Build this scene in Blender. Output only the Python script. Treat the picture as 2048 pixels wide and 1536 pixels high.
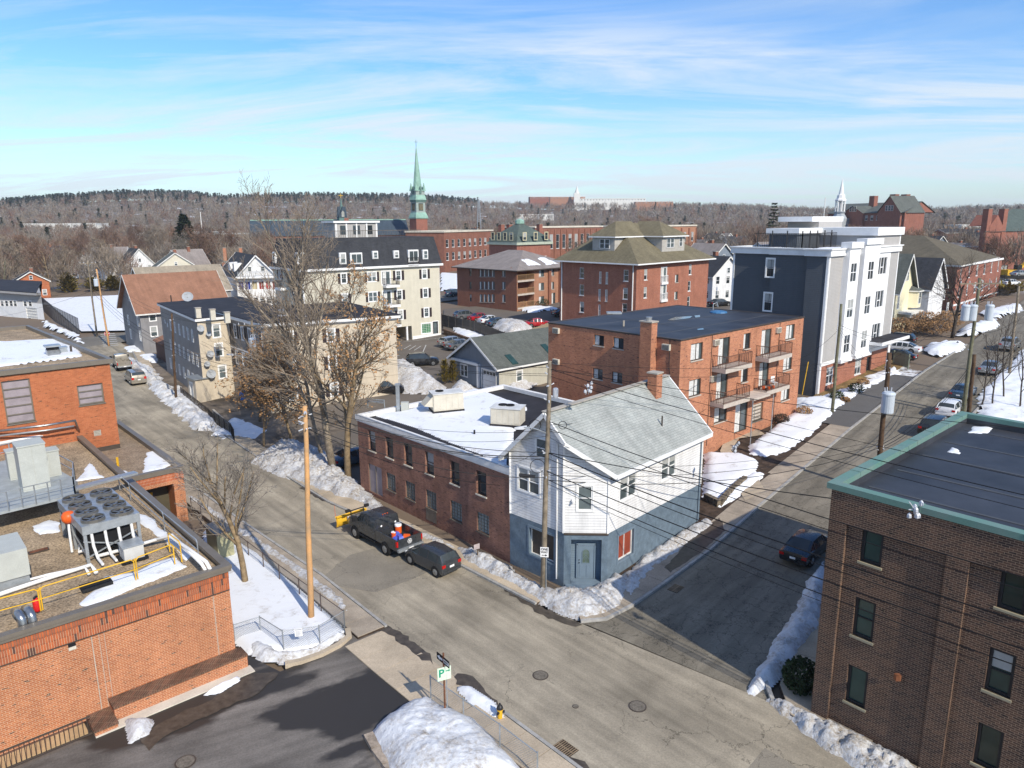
import bpy,bmesh,math,random
import numpy as np
from mathutils import Vector,Matrix,noise as mnoise
for o in list(bpy.data.objects):bpy.data.objects.remove(o)
SC=bpy.context.scene
COL=SC.collection
R=math.radians
random.seed(7);NP=np.random.RandomState(11)
# --- camera
F=1454.0;PT=R(12.576);RO=R(-0.344);CH=21.0
cam=bpy.data.cameras.new('camera');camo=bpy.data.objects.new('camera',cam);COL.objects.link(camo)
cam.sensor_width=36.0;cam.lens=F/2048*36.0;cam.clip_start=.5;cam.clip_end=20000
camo.matrix_world=Matrix.Translation((0,0,CH))@Matrix.Rotation(R(90)-PT,4,'X')@Matrix.Rotation(RO,4,'Z')
SC.camera=camo
# --- sun and sky
SUN_AZ=R(34.5)
SUN_EL=R(38.0)
sun_dir=Vector((math.sin(SUN_AZ)*math.cos(SUN_EL),-math.cos(SUN_AZ)*math.cos(SUN_EL),math.sin(SUN_EL)))
sl=bpy.data.lights.new('sun','SUN');sl.energy=4.7;sl.angle=R(.53);sl.color=(1.0,.915,.775)
so=bpy.data.objects.new('sun',sl);COL.objects.link(so)
so.rotation_euler=(-sun_dir).to_track_quat('-Z','Y').to_euler();so.location=(60,-80,90)
W=bpy.data.worlds.new('World');SC.world=W;W.use_nodes=True
nt=W.node_tree;nt.nodes.clear()
def N(t,ty,**k):
 n=t.nodes.new(ty)
 for a,b in k.items():
  if a=='i':
   for kk,vv in b.items():n.inputs[kk].default_value=vv
  else:setattr(n,a,b)
 return n
def sky_setup():
 L=nt.links.new
 out=N(nt,'ShaderNodeOutputWorld');bg=N(nt,'ShaderNodeBackground',i={1:.135})
 sk=N(nt,'ShaderNodeTexSky',sky_type='NISHITA',sun_disc=False,sun_elevation=SUN_EL,sun_rotation=math.atan2(sun_dir.x,sun_dir.y),altitude=30,air_density=1.0,dust_density=.6,ozone_density=2.2)
 tc=N(nt,'ShaderNodeTexCoord');sx=N(nt,'ShaderNodeSeparateXYZ');L(tc.outputs['Generated'],sx.inputs[0])
 mz=N(nt,'ShaderNodeMath',operation='MAXIMUM',i={1:0.0});L(sx.outputs[2],mz.inputs[0])
 az=N(nt,'ShaderNodeMath',operation='ADD',i={1:.10});L(mz.outputs[0],az.inputs[0])
 dx=N(nt,'ShaderNodeMath',operation='DIVIDE');L(sx.outputs[0],dx.inputs[0]);L(az.outputs[0],dx.inputs[1])
 dy=N(nt,'ShaderNodeMath',operation='DIVIDE');L(sx.outputs[1],dy.inputs[0]);L(az.outputs[0],dy.inputs[1])
 cb=N(nt,'ShaderNodeCombineXYZ');L(dx.outputs[0],cb.inputs[0]);L(dy.outputs[0],cb.inputs[1])
 mp=N(nt,'ShaderNodeMapping',i={'Rotation':(0,0,R(16)),'Scale':(.34,.80,1),'Location':(3.4,1.7,0)});L(cb.outputs[0],mp.inputs[0])
 n1=N(nt,'ShaderNodeTexNoise',i={'Scale':1.15,'Detail':12,'Roughness':.66,'Distortion':1.3});L(mp.outputs[0],n1.inputs['Vector'])
 mp2=N(nt,'ShaderNodeMapping',i={'Rotation':(0,0,R(-12)),'Scale':(.16,.34,1),'Location':(-.4,5.2,0)});L(cb.outputs[0],mp2.inputs[0])
 n2=N(nt,'ShaderNodeTexNoise',i={'Scale':1.0,'Detail':4,'Roughness':.5,'Distortion':.4});L(mp2.outputs[0],n2.inputs['Vector'])
 r1=N(nt,'ShaderNodeMapRange',i={1:.43,2:.64});L(n1.outputs['Fac'],r1.inputs[0])
 r2=N(nt,'ShaderNodeMapRange',i={1:.36,2:.56});L(n2.outputs['Fac'],r2.inputs[0])
 mu=N(nt,'ShaderNodeMath',operation='MULTIPLY');L(r1.outputs[0],mu.inputs[0]);L(r2.outputs[0],mu.inputs[1])
 hz=N(nt,'ShaderNodeMapRange',i={1:.0,2:.16,3:.6,4:0.0});L(sx.outputs[2],hz.inputs[0])
 ad=N(nt,'ShaderNodeMath',operation='ADD',use_clamp=True);L(mu.outputs[0],ad.inputs[0]);L(hz.outputs[0],ad.inputs[1])
 ml=N(nt,'ShaderNodeMath',operation='MULTIPLY',i={1:.86});L(ad.outputs[0],ml.inputs[0])
 hs=N(nt,'ShaderNodeHueSaturation',i={'Hue':.505,'Saturation':1.22,'Value':1.25});L(sk.outputs[0],hs.inputs['Color']);tn_=N(nt,'ShaderNodeMix',data_type='RGBA',blend_type='MULTIPLY',i={0:1.0});tn_.inputs[7].default_value=(.74,.92,1.06,1);L(hs.outputs[0],tn_.inputs[6])
 mix=N(nt,'ShaderNodeMix',data_type='RGBA');mix.inputs[7].default_value=(5.5,6.1,6.7,1)
 L(ml.outputs[0],mix.inputs[0]);L(tn_.outputs[2],mix.inputs[6]);L(mix.outputs[2],bg.inputs[0]);L(bg.outputs[0],out.inputs[0])
sky_setup()
SC.view_settings.view_transform='Standard';SC.view_settings.look='None';SC.view_settings.gamma=1.0
SC.view_settings.exposure=0.12;SC.view_settings.use_curve_mapping=False
SC.render.engine='CYCLES';SC.cycles.max_bounces=5;SC.cycles.diffuse_bounces=3;SC.cycles.glossy_bounces=2
SC.cycles.transmission_bounces=2;SC.cycles.transparent_max_bounces=8
# --- survey helpers: pixel of the photograph <-> place
def ray(px,py):
 X=(px-1024)/F;Y=(py-768)/F;c,s=math.cos(RO),math.sin(RO)
 cx=c*X+s*Y;cd=-s*X+c*Y
 return cx,math.cos(PT)-cd*math.sin(PT),-(math.sin(PT)+cd*math.cos(PT))
def sp(t,k=6.):return k*math.log1p(math.exp(t/k))if t<60 else t
def hh(x,y):
 """street level: the town climbs gently away to the right"""
 S=sp((x-9)*.66+(y-34)*.75-2)
 if S>50:S-=sp(S-110)
 return .05*S
def atz(px,py,z):
 r=ray(px,py);t=(z-CH)/r[2];return Vector((r[0]*t,r[1]*t))
def gnd(px,py,off=0.):
 r=ray(px,py);z=off;x=y=0
 for i in range(30):
  t=(z-CH)/r[2];x,y=r[0]*t,r[1]*t;z=.5*z+.5*(hh(x,y)+off)
 return Vector((x,y,z))
def att(px,py,t):
 r=ray(px,py);return Vector((r[0]*t,r[1]*t,CH+r[2]*t))
def proj(x,y,z):
 z=z-CH;cf=y*math.cos(PT)-z*math.sin(PT);cd=-(y*math.sin(PT)+z*math.cos(PT));c,s=math.cos(RO),math.sin(RO)
 return 1024+F*(c*x-s*cd)/cf,768+F*(s*x+c*cd)/cf
def zat(x,y,py):
 lo,hi=-20.,120.
 for i in range(50):
  m=(lo+hi)/2
  if proj(x,y,m)[1]>py:lo=m
  else:hi=m
 return lo
# --- materials
MATS={}
def newmat(name):
 m=bpy.data.materials.new(name);m.use_nodes=True;t=m.node_tree;t.nodes.clear()
 o=N(t,'ShaderNodeOutputMaterial');b=N(t,'ShaderNodeBsdfPrincipled');t.links.new(b.outputs[0],o.inputs[0])
 MATS[name]=m;return m,t,b
def c4(c):return(c[0],c[1],c[2],1)
def mat(name,col,rough=.8,metal=0.,var=.12,sc=1.5,bump=0.,bsc=20.,spec=.3,col2=None,fine=.06):
 """plain surface with soft blotches, fine grain and optional relief"""
 if name in MATS:return MATS[name]
 m,t,b=newmat(name);L=t.links.new
 b.inputs['Roughness'].default_value=rough;b.inputs['Metallic'].default_value=metal
 b.inputs['Specular IOR Level'].default_value=spec
 tc=N(t,'ShaderNodeTexCoord')
 n=N(t,'ShaderNodeTexNoise',i={'Scale':sc,'Detail':5,'Roughness':.6});L(tc.outputs['Object'],n.inputs['Vector'])
 f=N(t,'ShaderNodeTexNoise',i={'Scale':bsc,'Detail':2});L(tc.outputs['Object'],f.inputs['Vector'])
 c2=col2 or tuple(x*(1-var*1.6)for x in col)
 mr=N(t,'ShaderNodeMapRange',i={1:.32,2:.68});L(n.outputs[0],mr.inputs[0])
 mx=N(t,'ShaderNodeMix',data_type='RGBA');mx.inputs[6].default_value=c4(tuple(min(1,x*(1+var*.5))for x in col));mx.inputs[7].default_value=c4(c2)
 L(mr.outputs[0],mx.inputs[0])
 m2=N(t,'ShaderNodeMix',data_type='RGBA',blend_type='MULTIPLY',i={0:1.0})
 fr=N(t,'ShaderNodeMapRange',i={1:.3,2:.7,3:1-fine,4:1+fine});L(f.outputs[0],fr.inputs[0])
 L(mx.outputs[2],m2.inputs[6]);L(fr.outputs[0],m2.inputs[7]);L(m2.outputs[2],b.inputs['Base Color'])
 if bump:
  bp=N(t,'ShaderNodeBump',i={'Strength':bump,'Distance':.03});L(f.outputs[0],bp.inputs['Height']);L(bp.outputs[0],b.inputs['Normal'])
 return m
def brick(name,c1,c2,mort,bw=.215,bh=.075,ms=.011,dark=None,off=.5,stain=.25,bump=.35,rough=.85):
 if name in MATS:return MATS[name]
 m,t,b=newmat(name);L=t.links.new;b.inputs['Roughness'].default_value=rough;b.inputs['Specular IOR Level'].default_value=.25
 uv=N(t,'ShaderNodeUVMap')
 br=N(t,'ShaderNodeTexBrick',offset=off,i={'Scale':1.0,'Mortar Size':ms*.5,'Mortar Smooth':.2,'Bias':0.0,'Brick Width':bw,'Row Height':bh})
 br.inputs['Color1'].default_value=c4(c1);br.inputs['Color2'].default_value=c4(c2);br.inputs['Mortar'].default_value=c4(mort)
 L(uv.outputs[0],br.inputs['Vector'])
 col=br.outputs['Color']
 if dark:
  mp=N(t,'ShaderNodeMapping',i={'Scale':(1/bw*.5,1/bh*.5,1)});L(uv.outputs[0],mp.inputs[0])
  wn=N(t,'ShaderNodeTexNoise',i={'Scale':1.3,'Detail':1});L(mp.outputs[0],wn.inputs['Vector'])
  gt=N(t,'ShaderNodeMapRange',i={1:.66,2:.70});L(wn.outputs[0],gt.inputs[0])
  inv=N(t,'ShaderNodeMath',operation='SUBTRACT',i={0:1.0});L(br.outputs['Fac'],inv.inputs[1])
  mm=N(t,'ShaderNodeMath',operation='MULTIPLY');L(gt.outputs[0],mm.inputs[0]);L(inv.outputs[0],mm.inputs[1])
  mx=N(t,'ShaderNodeMix',data_type='RGBA');mx.inputs[7].default_value=c4(dark)
  L(mm.outputs[0],mx.inputs[0]);L(col,mx.inputs[6]);col=mx.outputs[2]
 n=N(t,'ShaderNodeTexNoise',i={'Scale':.55,'Detail':6,'Roughness':.65});L(uv.outputs[0],n.inputs['Vector'])
 sm=N(t,'ShaderNodeMapping',i={'Scale':(1.6,.16,1)});L(uv.outputs[0],sm.inputs[0]);n3=N(t,'ShaderNodeTexNoise',i={'Scale':1.,'Detail':7,'Roughness':.7});L(sm.outputs[0],n3.inputs['Vector']);am_=N(t,'ShaderNodeMath',operation='ADD');L(n.outputs[0],am_.inputs[0]);L(n3.outputs[0],am_.inputs[1]);mr=N(t,'ShaderNodeMapRange',i={1:.72,2:1.25,3:1-stain*1.5,4:1+stain*.7});L(am_.outputs[0],mr.inputs[0])
 m2=N(t,'ShaderNodeMix',data_type='RGBA',blend_type='MULTIPLY',i={0:1.0});L(col,m2.inputs[6]);L(mr.outputs[0],m2.inputs[7]);L(m2.outputs[2],b.inputs['Base Color'])
 bp=N(t,'ShaderNodeBump',invert=True,i={'Strength':bump,'Distance':.012});L(br.outputs['Fac'],bp.inputs['Height']);L(bp.outputs[0],b.inputs['Normal'])
 return m
def siding(name,col,pitch=.115,vertical=False,strength=.8,dirt=.1,rough=.55,groove_shade=.35):
 """lapped boards: a saw profile in relief, lap shadow painted as a dark line"""
 if name in MATS:return MATS[name]
 m,t,b=newmat(name);L=t.links.new;b.inputs['Roughness'].default_value=rough;b.inputs['Specular IOR Level'].default_value=.3
 uv=N(t,'ShaderNodeUVMap');sx=N(t,'ShaderNodeSeparateXYZ');L(uv.outputs[0],sx.inputs[0])
 dv=N(t,'ShaderNodeMath',operation='DIVIDE',i={1:pitch});L(sx.outputs[0 if vertical else 1],dv.inputs[0])
 fr=N(t,'ShaderNodeMath',operation='FRACT');L(dv.outputs[0],fr.inputs[0])
 n=N(t,'ShaderNodeTexNoise',i={'Scale':.7,'Detail':6,'Roughness':.65});L(uv.outputs[0],n.inputs['Vector'])
 sm=N(t,'ShaderNodeMapping',i={'Scale':(2.2,.14,1)});L(uv.outputs[0],sm.inputs[0]);n3=N(t,'ShaderNodeTexNoise',i={'Scale':1.,'Detail':6,'Roughness':.7});L(sm.outputs[0],n3.inputs['Vector']);am_=N(t,'ShaderNodeMath',operation='ADD');L(n.outputs[0],am_.inputs[0]);L(n3.outputs[0],am_.inputs[1]);mr=N(t,'ShaderNodeMapRange',i={1:.72,2:1.2,3:1-dirt*1.9,4:1.0+dirt*.2});L(am_.outputs[0],mr.inputs[0])
 ed=N(t,'ShaderNodeMapRange',i={1:.0,2:.14,3:1-groove_shade,4:1.0});L(fr.outputs[0],ed.inputs[0])  # shade along each board edge painted into the colour
 mm=N(t,'ShaderNodeMath',operation='MULTIPLY');L(mr.outputs[0],mm.inputs[0]);L(ed.outputs[0],mm.inputs[1])
 mx=N(t,'ShaderNodeMix',data_type='RGBA',blend_type='MULTIPLY',i={0:1.0});mx.inputs[6].default_value=c4(col)
 L(mm.outputs[0],mx.inputs[7]);L(mx.outputs[2],b.inputs['Base Color'])
 bp=N(t,'ShaderNodeBump',invert=True,i={'Strength':strength,'Distance':.02});L(fr.outputs[0],bp.inputs['Height']);L(bp.outputs[0],b.inputs['Normal'])
 return m
def shingle(name,c1,c2,bw=.35,bh=.16,rough=.95,seam=None):
 return brick(name,c1,c2,seam or tuple(x*.55 for x in c1),bw=bw,bh=bh,ms=.02,stain=.18,bump=.4,rough=rough)
def glass(name,col,rough=.08,spec=.6,coat=.0):
 if name in MATS:return MATS[name]
 m,t,b=newmat(name);b.inputs['Base Color'].default_value=c4(col);b.inputs['Roughness'].default_value=rough
 b.inputs['Specular IOR Level'].default_value=spec
 tc=N(t,'ShaderNodeTexCoord');n=N(t,'ShaderNodeTexNoise',i={'Scale':1.4,'Detail':2});t.links.new(tc.outputs['Object'],n.inputs['Vector'])
 mx=N(t,'ShaderNodeMix',data_type='RGBA');mx.inputs[6].default_value=c4(tuple(x*.55 for x in col));mx.inputs[7].default_value=c4(tuple(min(1,x*1.5)for x in col))
 oi=N(t,'ShaderNodeObjectInfo');ad=N(t,'ShaderNodeMath',operation='ADD');t.links.new(n.outputs[0],ad.inputs[0]);t.links.new(oi.outputs['Random'],ad.inputs[1]);mr=N(t,'ShaderNodeMapRange',i={1:.5,2:1.5});t.links.new(ad.outputs[0],mr.inputs[0]);t.links.new(mr.outputs[0],mx.inputs[0]);t.links.new(mx.outputs[2],b.inputs['Base Color'])
 bp=N(t,'ShaderNodeBump',i={'Strength':.05,'Distance':.05});t.links.new(n.outputs[0],bp.inputs['Height']);t.links.new(bp.outputs[0],b.inputs['Normal'])
 return m
def paint(name,col,rough=.25,metal=.3):
 if name in MATS:return MATS[name]
 m,t,b=newmat(name);b.inputs['Roughness'].default_value=rough;b.inputs['Metallic'].default_value=metal
 b.inputs['Coat Weight'].default_value=.6;b.inputs['Coat Roughness'].default_value=.08
 tc=N(t,'ShaderNodeTexCoord');n=N(t,'ShaderNodeTexNoise',i={'Scale':1.8,'Detail':6,'Roughness':.7});t.links.new(tc.outputs['Object'],n.inputs['Vector'])
 g=N(t,'ShaderNodeMix',data_type='RGBA');g.inputs[6].default_value=c4(col);g.inputs[7].default_value=c4(tuple(.82*x+.18*.25 for x in col))
 mr=N(t,'ShaderNodeMapRange',i={1:.5,2:.75});t.links.new(n.outputs[0],mr.inputs[0]);t.links.new(mr.outputs[0],g.inputs[0]);t.links.new(g.outputs[2],b.inputs['Base Color'])
 rr=N(t,'ShaderNodeMapRange',i={1:.4,2:.8,3:rough,4:rough+.3});t.links.new(n.outputs[0],rr.inputs[0]);t.links.new(rr.outputs[0],b.inputs['Roughness'])
 return m
def snowmat(name,dirt=.3,dcol=(.30,.25,.19),sc=.9,bump=.5):
 if name in MATS:return MATS[name]
 m,t,b=newmat(name);L=t.links.new;b.inputs['Roughness'].default_value=.65;b.inputs['Specular IOR Level'].default_value=.25
 tc=N(t,'ShaderNodeTexCoord')
 n=N(t,'ShaderNodeTexNoise',i={'Scale':sc,'Detail':9,'Roughness':.68,'Distortion':.5});L(tc.outputs['Object'],n.inputs['Vector'])
 n2=N(t,'ShaderNodeTexNoise',i={'Scale':6.5,'Detail':6,'Roughness':.7});L(tc.outputs['Object'],n2.inputs['Vector'])
 mr=N(t,'ShaderNodeMapRange',i={1:.57-dirt*.42,2:.75-dirt*.3,3:0.,4:1.});L(n.outputs[0],mr.inputs[0])
 mr2=N(t,'ShaderNodeMapRange',i={1:.35,2:.62});L(n2.outputs[0],mr2.inputs[0])
 mu=N(t,'ShaderNodeMath',operation='MULTIPLY');L(mr.outputs[0],mu.inputs[0]);L(mr2.outputs[0],mu.inputs[1])
 mx=N(t,'ShaderNodeMix',data_type='RGBA');mx.inputs[6].default_value=(.76-.24*dirt,.785-.25*dirt,.82-.26*dirt,1);mx.inputs[7].default_value=c4(dcol)
 L(mu.outputs[0],mx.inputs[0]);L(mx.outputs[2],b.inputs['Base Color'])
 ad=N(t,'ShaderNodeMath',operation='ADD');L(n.outputs[0],ad.inputs[0]);L(n2.outputs[0],ad.inputs[1])
 bp=N(t,'ShaderNodeBump',i={'Strength':bump,'Distance':.12});L(ad.outputs[0],bp.inputs['Height']);L(bp.outputs[0],b.inputs['Normal'])
 return m
def asphalt(name,col,crack=.5,wet=None,wear=.2,csc=.35,streak=None,rough=.9,cpow=.012):
 if name in MATS:return MATS[name]
 m,t,b=newmat(name);L=t.links.new;b.inputs['Specular IOR Level'].default_value=.3
 tc=N(t,'ShaderNodeTexCoord')
 big=N(t,'ShaderNodeTexNoise',i={'Scale':.22,'Detail':6,'Roughness':.6});L(tc.outputs['Object'],big.inputs['Vector'])
 fin=N(t,'ShaderNodeTexNoise',i={'Scale':14.,'Detail':3,'Roughness':.8});L(tc.outputs['Object'],fin.inputs['Vector'])
 mr=N(t,'ShaderNodeMapRange',i={1:.3,2:.7,3:1-wear,4:1+wear});L(big.outputs[0],mr.inputs[0])
 m2=N(t,'ShaderNodeMapRange',i={1:.25,2:.75,3:.74,4:1.26});L(fin.outputs[0],m2.inputs[0])
 mu=N(t,'ShaderNodeMath',operation='MULTIPLY');L(mr.outputs[0],mu.inputs[0]);L(m2.outputs[0],mu.inputs[1])
 fac=mu.outputs[0]
 if streak:
  mp=N(t,'ShaderNodeMapping',vector_type='TEXTURE',i={'Rotation':(0,0,R(streak)),'Scale':(7.,.8,1)});L(tc.outputs['Object'],mp.inputs[0])
  s=N(t,'ShaderNodeTexNoise',i={'Scale':1.,'Detail':5,'Roughness':.6});L(mp.outputs[0],s.inputs['Vector'])
  s2=N(t,'ShaderNodeMapRange',i={1:.33,2:.70,3:.70,4:1.22});L(s.outputs[0],s2.inputs[0])
  k=N(t,'ShaderNodeMath',operation='MULTIPLY');L(fac,k.inputs[0]);L(s2.outputs[0],k.inputs[1]);fac=k.outputs[0]
 if crack:
  wv=N(t,'ShaderNodeTexNoise',i={'Scale':1.2,'Detail':5,'Roughness':.7});L(tc.outputs['Object'],wv.inputs['Vector'])
  va=N(t,'ShaderNodeMix',data_type='RGBA',blend_type='LINEAR_LIGHT',i={0:.75});L(tc.outputs['Object'],va.inputs[6]);L(wv.outputs[1],va.inputs[7])
  vo=N(t,'ShaderNodeTexVoronoi',feature='DISTANCE_TO_EDGE',i={'Scale':csc});L(va.outputs[2],vo.inputs['Vector'])
  cr=N(t,'ShaderNodeMapRange',i={1:0.0,2:cpow,3:1.,4:0.});L(vo.outputs['Distance'],cr.inputs[0])
  ms=N(t,'ShaderNodeTexNoise',i={'Scale':.16,'Detail':3});L(tc.outputs['Object'],ms.inputs['Vector'])
  mk=N(t,'ShaderNodeMapRange',i={1:.62-crack*.25,2:.70-crack*.2});L(ms.outputs[0],mk.inputs[0])
  q=N(t,'ShaderNodeMath',operation='MULTIPLY');L(cr.outputs[0],q.inputs[0]);L(mk.outputs[0],q.inputs[1])
  q2=N(t,'ShaderNodeMapRange',i={1:0.,2:1.,3:1.,4:.25});L(q.outputs[0],q2.inputs[0])
  k=N(t,'ShaderNodeMath',operation='MULTIPLY');L(fac,k.inputs[0]);L(q2.outputs[0],k.inputs[1]);fac=k.outputs[0]
 mx=N(t,'ShaderNodeMix',data_type='RGBA',blend_type='MULTIPLY',i={0:1.0});mx.inputs[6].default_value=c4(col);L(fac,mx.inputs[7])
 col_o=mx.outputs[2];rgh=None
 if wet:
  wm=N(t,'ShaderNodeMapping',vector_type='TEXTURE',i={'Rotation':(0,0,R(28)),'Scale':(2.2,1.,1)});L(tc.outputs['Object'],wm.inputs[0]);wn=N(t,'ShaderNodeTexNoise',i={'Scale':.2,'Detail':8,'Roughness':.5});L(wm.outputs[0],wn.inputs['Vector'])
  wr=N(t,'ShaderNodeMapRange',i={1:wet,2:wet+.035});L(wn.outputs[0],wr.inputs[0])
  m3=N(t,'ShaderNodeMix',data_type='RGBA');m3.inputs[7].default_value=c4(tuple(x*.25 for x in col));L(wr.outputs[0],m3.inputs[0]);L(col_o,m3.inputs[6]);col_o=m3.outputs[2]
  rr=N(t,'ShaderNodeMapRange',i={3:rough,4:.45});L(wr.outputs[0],rr.inputs[0]);rgh=rr.outputs[0]
 L(col_o,b.inputs['Base Color'])
 if rgh:L(rgh,b.inputs['Roughness'])
 else:b.inputs['Roughness'].default_value=rough
 bp=N(t,'ShaderNodeBump',i={'Strength':.25,'Distance':.02});L(fin.outputs[0],bp.inputs['Height']);L(bp.outputs[0],b.inputs['Normal'])
 return m
# --- mesh builder
class MB:
 def __init__(s):s.v=[];s.f=[];s.mi=[];s.m=0
 def a(s,vs,fs):
  o=len(s.v);s.v.extend([tuple(p)for p in vs]);s.f.extend([tuple(i+o for i in f)for f in fs]);s.mi.extend([s.m]*len(fs));return s
 def poly(s,pts):return s.a(pts,[tuple(range(len(pts)))])
 def box(s,x0,y0,z0,x1,y1,z1):
  return s.a([(x0,y0,z0),(x1,y0,z0),(x1,y1,z0),(x0,y1,z0),(x0,y0,z1),(x1,y0,z1),(x1,y1,z1),(x0,y1,z1)],[(0,3,2,1),(4,5,6,7),(0,1,5,4),(1,2,6,5),(2,3,7,6),(3,0,4,7)])
 def hexa(s,lo,hi):
  """4 bottom + 4 top points, both counter-clockwise"""
  return s.a(list(lo)+list(hi),[(0,3,2,1),(4,5,6,7),(0,1,5,4),(1,2,6,5),(2,3,7,6),(3,0,4,7)])
 def beam(s,p,q,w,h,up=(0,0,1)):
  p=Vector(p);q=Vector(q);d=(q-p);
  if d.length<1e-6:return s
  d.normalize();u=Vector(up);sd=d.cross(u)
  if sd.length<1e-3:sd=d.cross(Vector((1,0,0)))
  sd.normalize();u=sd.cross(d).normalized();a=sd*w/2;b=u*h/2
  return s.hexa([p-a-b,p+a-b,q+a-b,q-a-b],[p-a+b,p+a+b,q+a+b,q-a+b])
 def prism(s,pts,z0,z1):
  n=len(pts);vs=[(p[0],p[1],z0)for p in pts]+[(p[0],p[1],z1)for p in pts]
  return s.a(vs,[tuple(range(n-1,-1,-1)),tuple(range(n,2*n))]+[(i,(i+1)%n,n+(i+1)%n,n+i)for i in range(n)])
 def cyl(s,p,q,r0,r1=None,n=8,caps=True):
  r1=r0 if r1 is None else r1;p=Vector(p);q=Vector(q);d=(q-p)
  if d.length<1e-7:return s
  d.normalize();a=d.orthogonal().normalized();b=d.cross(a);vs=[]
  for c,r in((p,r0),(q,r1)):
   for i in range(n):
    t=2*math.pi*i/n;vs.append(c+a*(r*math.cos(t))+b*(r*math.sin(t)))
  fs=[(i,(i+1)%n,n+(i+1)%n,n+i)for i in range(n)]
  if caps:fs+=[tuple(range(n-1,-1,-1)),tuple(range(n,2*n))]
  return s.a(vs,fs)
 def tube(s,pts,r,n=6,r1=None):
  pts=[Vector(p)for p in pts];k=len(pts);vs=[];ref=None
  for i,p in enumerate(pts):
   d=(pts[min(i+1,k-1)]-pts[max(i-1,0)]).normalized()
   a=d.orthogonal().normalized()if ref is None else(ref-d*ref.dot(d)).normalized()
   ref=a;b=d.cross(a);rr=r if r1 is None else r+(r1-r)*i/(k-1)
   for j in range(n):
    t=2*math.pi*j/n;vs.append(p+a*(rr*math.cos(t))+b*(rr*math.sin(t)))
  fs=[(i*n+j,i*n+(j+1)%n,(i+1)*n+(j+1)%n,(i+1)*n+j)for i in range(k-1)for j in range(n)]
  fs+=[tuple(range(n-1,-1,-1)),tuple(range((k-1)*n,k*n))]
  return s.a(vs,fs)
 def lathe(s,c,prof,n=16):
  """prof: (r, z) pairs round a vertical axis at c"""
  vs=[]
  for r,z in prof:
   for j in range(n):
    t=2*math.pi*j/n;vs.append((c[0]+r*math.cos(t),c[1]+r*math.sin(t),c[2]+z))
  k=len(prof)
  fs=[(i*n+j,i*n+(j+1)%n,(i+1)*n+(j+1)%n,(i+1)*n+j)for i in range(k-1)for j in range(n)]
  fs+=[tuple(range(n-1,-1,-1)),tuple(range((k-1)*n,k*n))]
  return s.a(vs,fs)
 def mesh(s,name,mats,smooth=False,uv=True):
  me=bpy.data.meshes.new(name);me.from_pydata([tuple(v)for v in s.v],[],s.f)
  for m in(mats if isinstance(mats,(list,tuple))else[mats]):me.materials.append(m)
  if any(s.mi):me.polygons.foreach_set('material_index',s.mi)
  if smooth:me.polygons.foreach_set('use_smooth',[True]*len(s.f))
  if uv and len(s.f):autouv(me)
  me.update();return me
 def obj(s,name,mats,parent=None,smooth=False,uv=True):
  return link(name,s.mesh(name,mats,smooth,uv),parent)
def autouv(me):
 n=len(me.polygons);nl=len(me.loops)
 co=np.empty(len(me.vertices)*3);me.vertices.foreach_get('co',co);co=co.reshape(-1,3)
 li=np.empty(nl,np.int32);me.loops.foreach_get('vertex_index',li)
 nr=np.empty(n*3);me.polygons.foreach_get('normal',nr);nr=nr.reshape(-1,3)
 lt=np.empty(n,np.int32);me.polygons.foreach_get('loop_total',lt)
 pn=np.repeat(nr,lt,axis=0);p=co[li]
 h=np.hypot(pn[:,0],pn[:,1]);flat=h<.12
 hs=np.where(flat,1,h);t=np.stack([-pn[:,1]/hs,pn[:,0]/hs,np.zeros(nl)],1)
 t[flat]=(1,0,0);b=np.cross(pn,t);b[flat]=(0,1,0)
 uvs=np.stack([(p*t).sum(1),(p*b).sum(1)],1)
 l=me.uv_layers.new(name='UVMap');l.data.foreach_set('uv',uvs.astype(np.float32).ravel())
def link(name,me,parent=None,loc=None,rz=None):
 o=bpy.data.objects.new(name,me);COL.objects.link(o)
 if parent:o.parent=parent
 if loc is not None:o.location=loc
 if rz is not None:o.rotation_euler=(0,0,rz)
 return o
def tag(o,label=None,cat=None,group=None,kind=None):
 if label:o['label']=label
 if cat:o['category']=cat
 if group:o['group']=group
 if kind:o['kind']=kind
 return o
def thing(name,loc,label,cat,group=None,rz=0):
 o=bpy.data.objects.new(name,None);COL.objects.link(o);o.location=loc;o.rotation_euler=(0,0,rz);o.empty_display_size=.3
 return tag(o,label,cat,group)
def struct(mb_or_me,name,m=None,smooth=False):
 me=mb_or_me if isinstance(mb_or_me,bpy.types.Mesh)else mb_or_me.mesh(name,m,smooth)
 o=link(name,me);o['kind']='structure';return o
def copy_tree(o,parent=None):
 c=o.copy();COL.objects.link(c)
 if parent:c.parent=parent
 for ch in list(o.children):copy_tree(ch,c)
 return c
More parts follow.
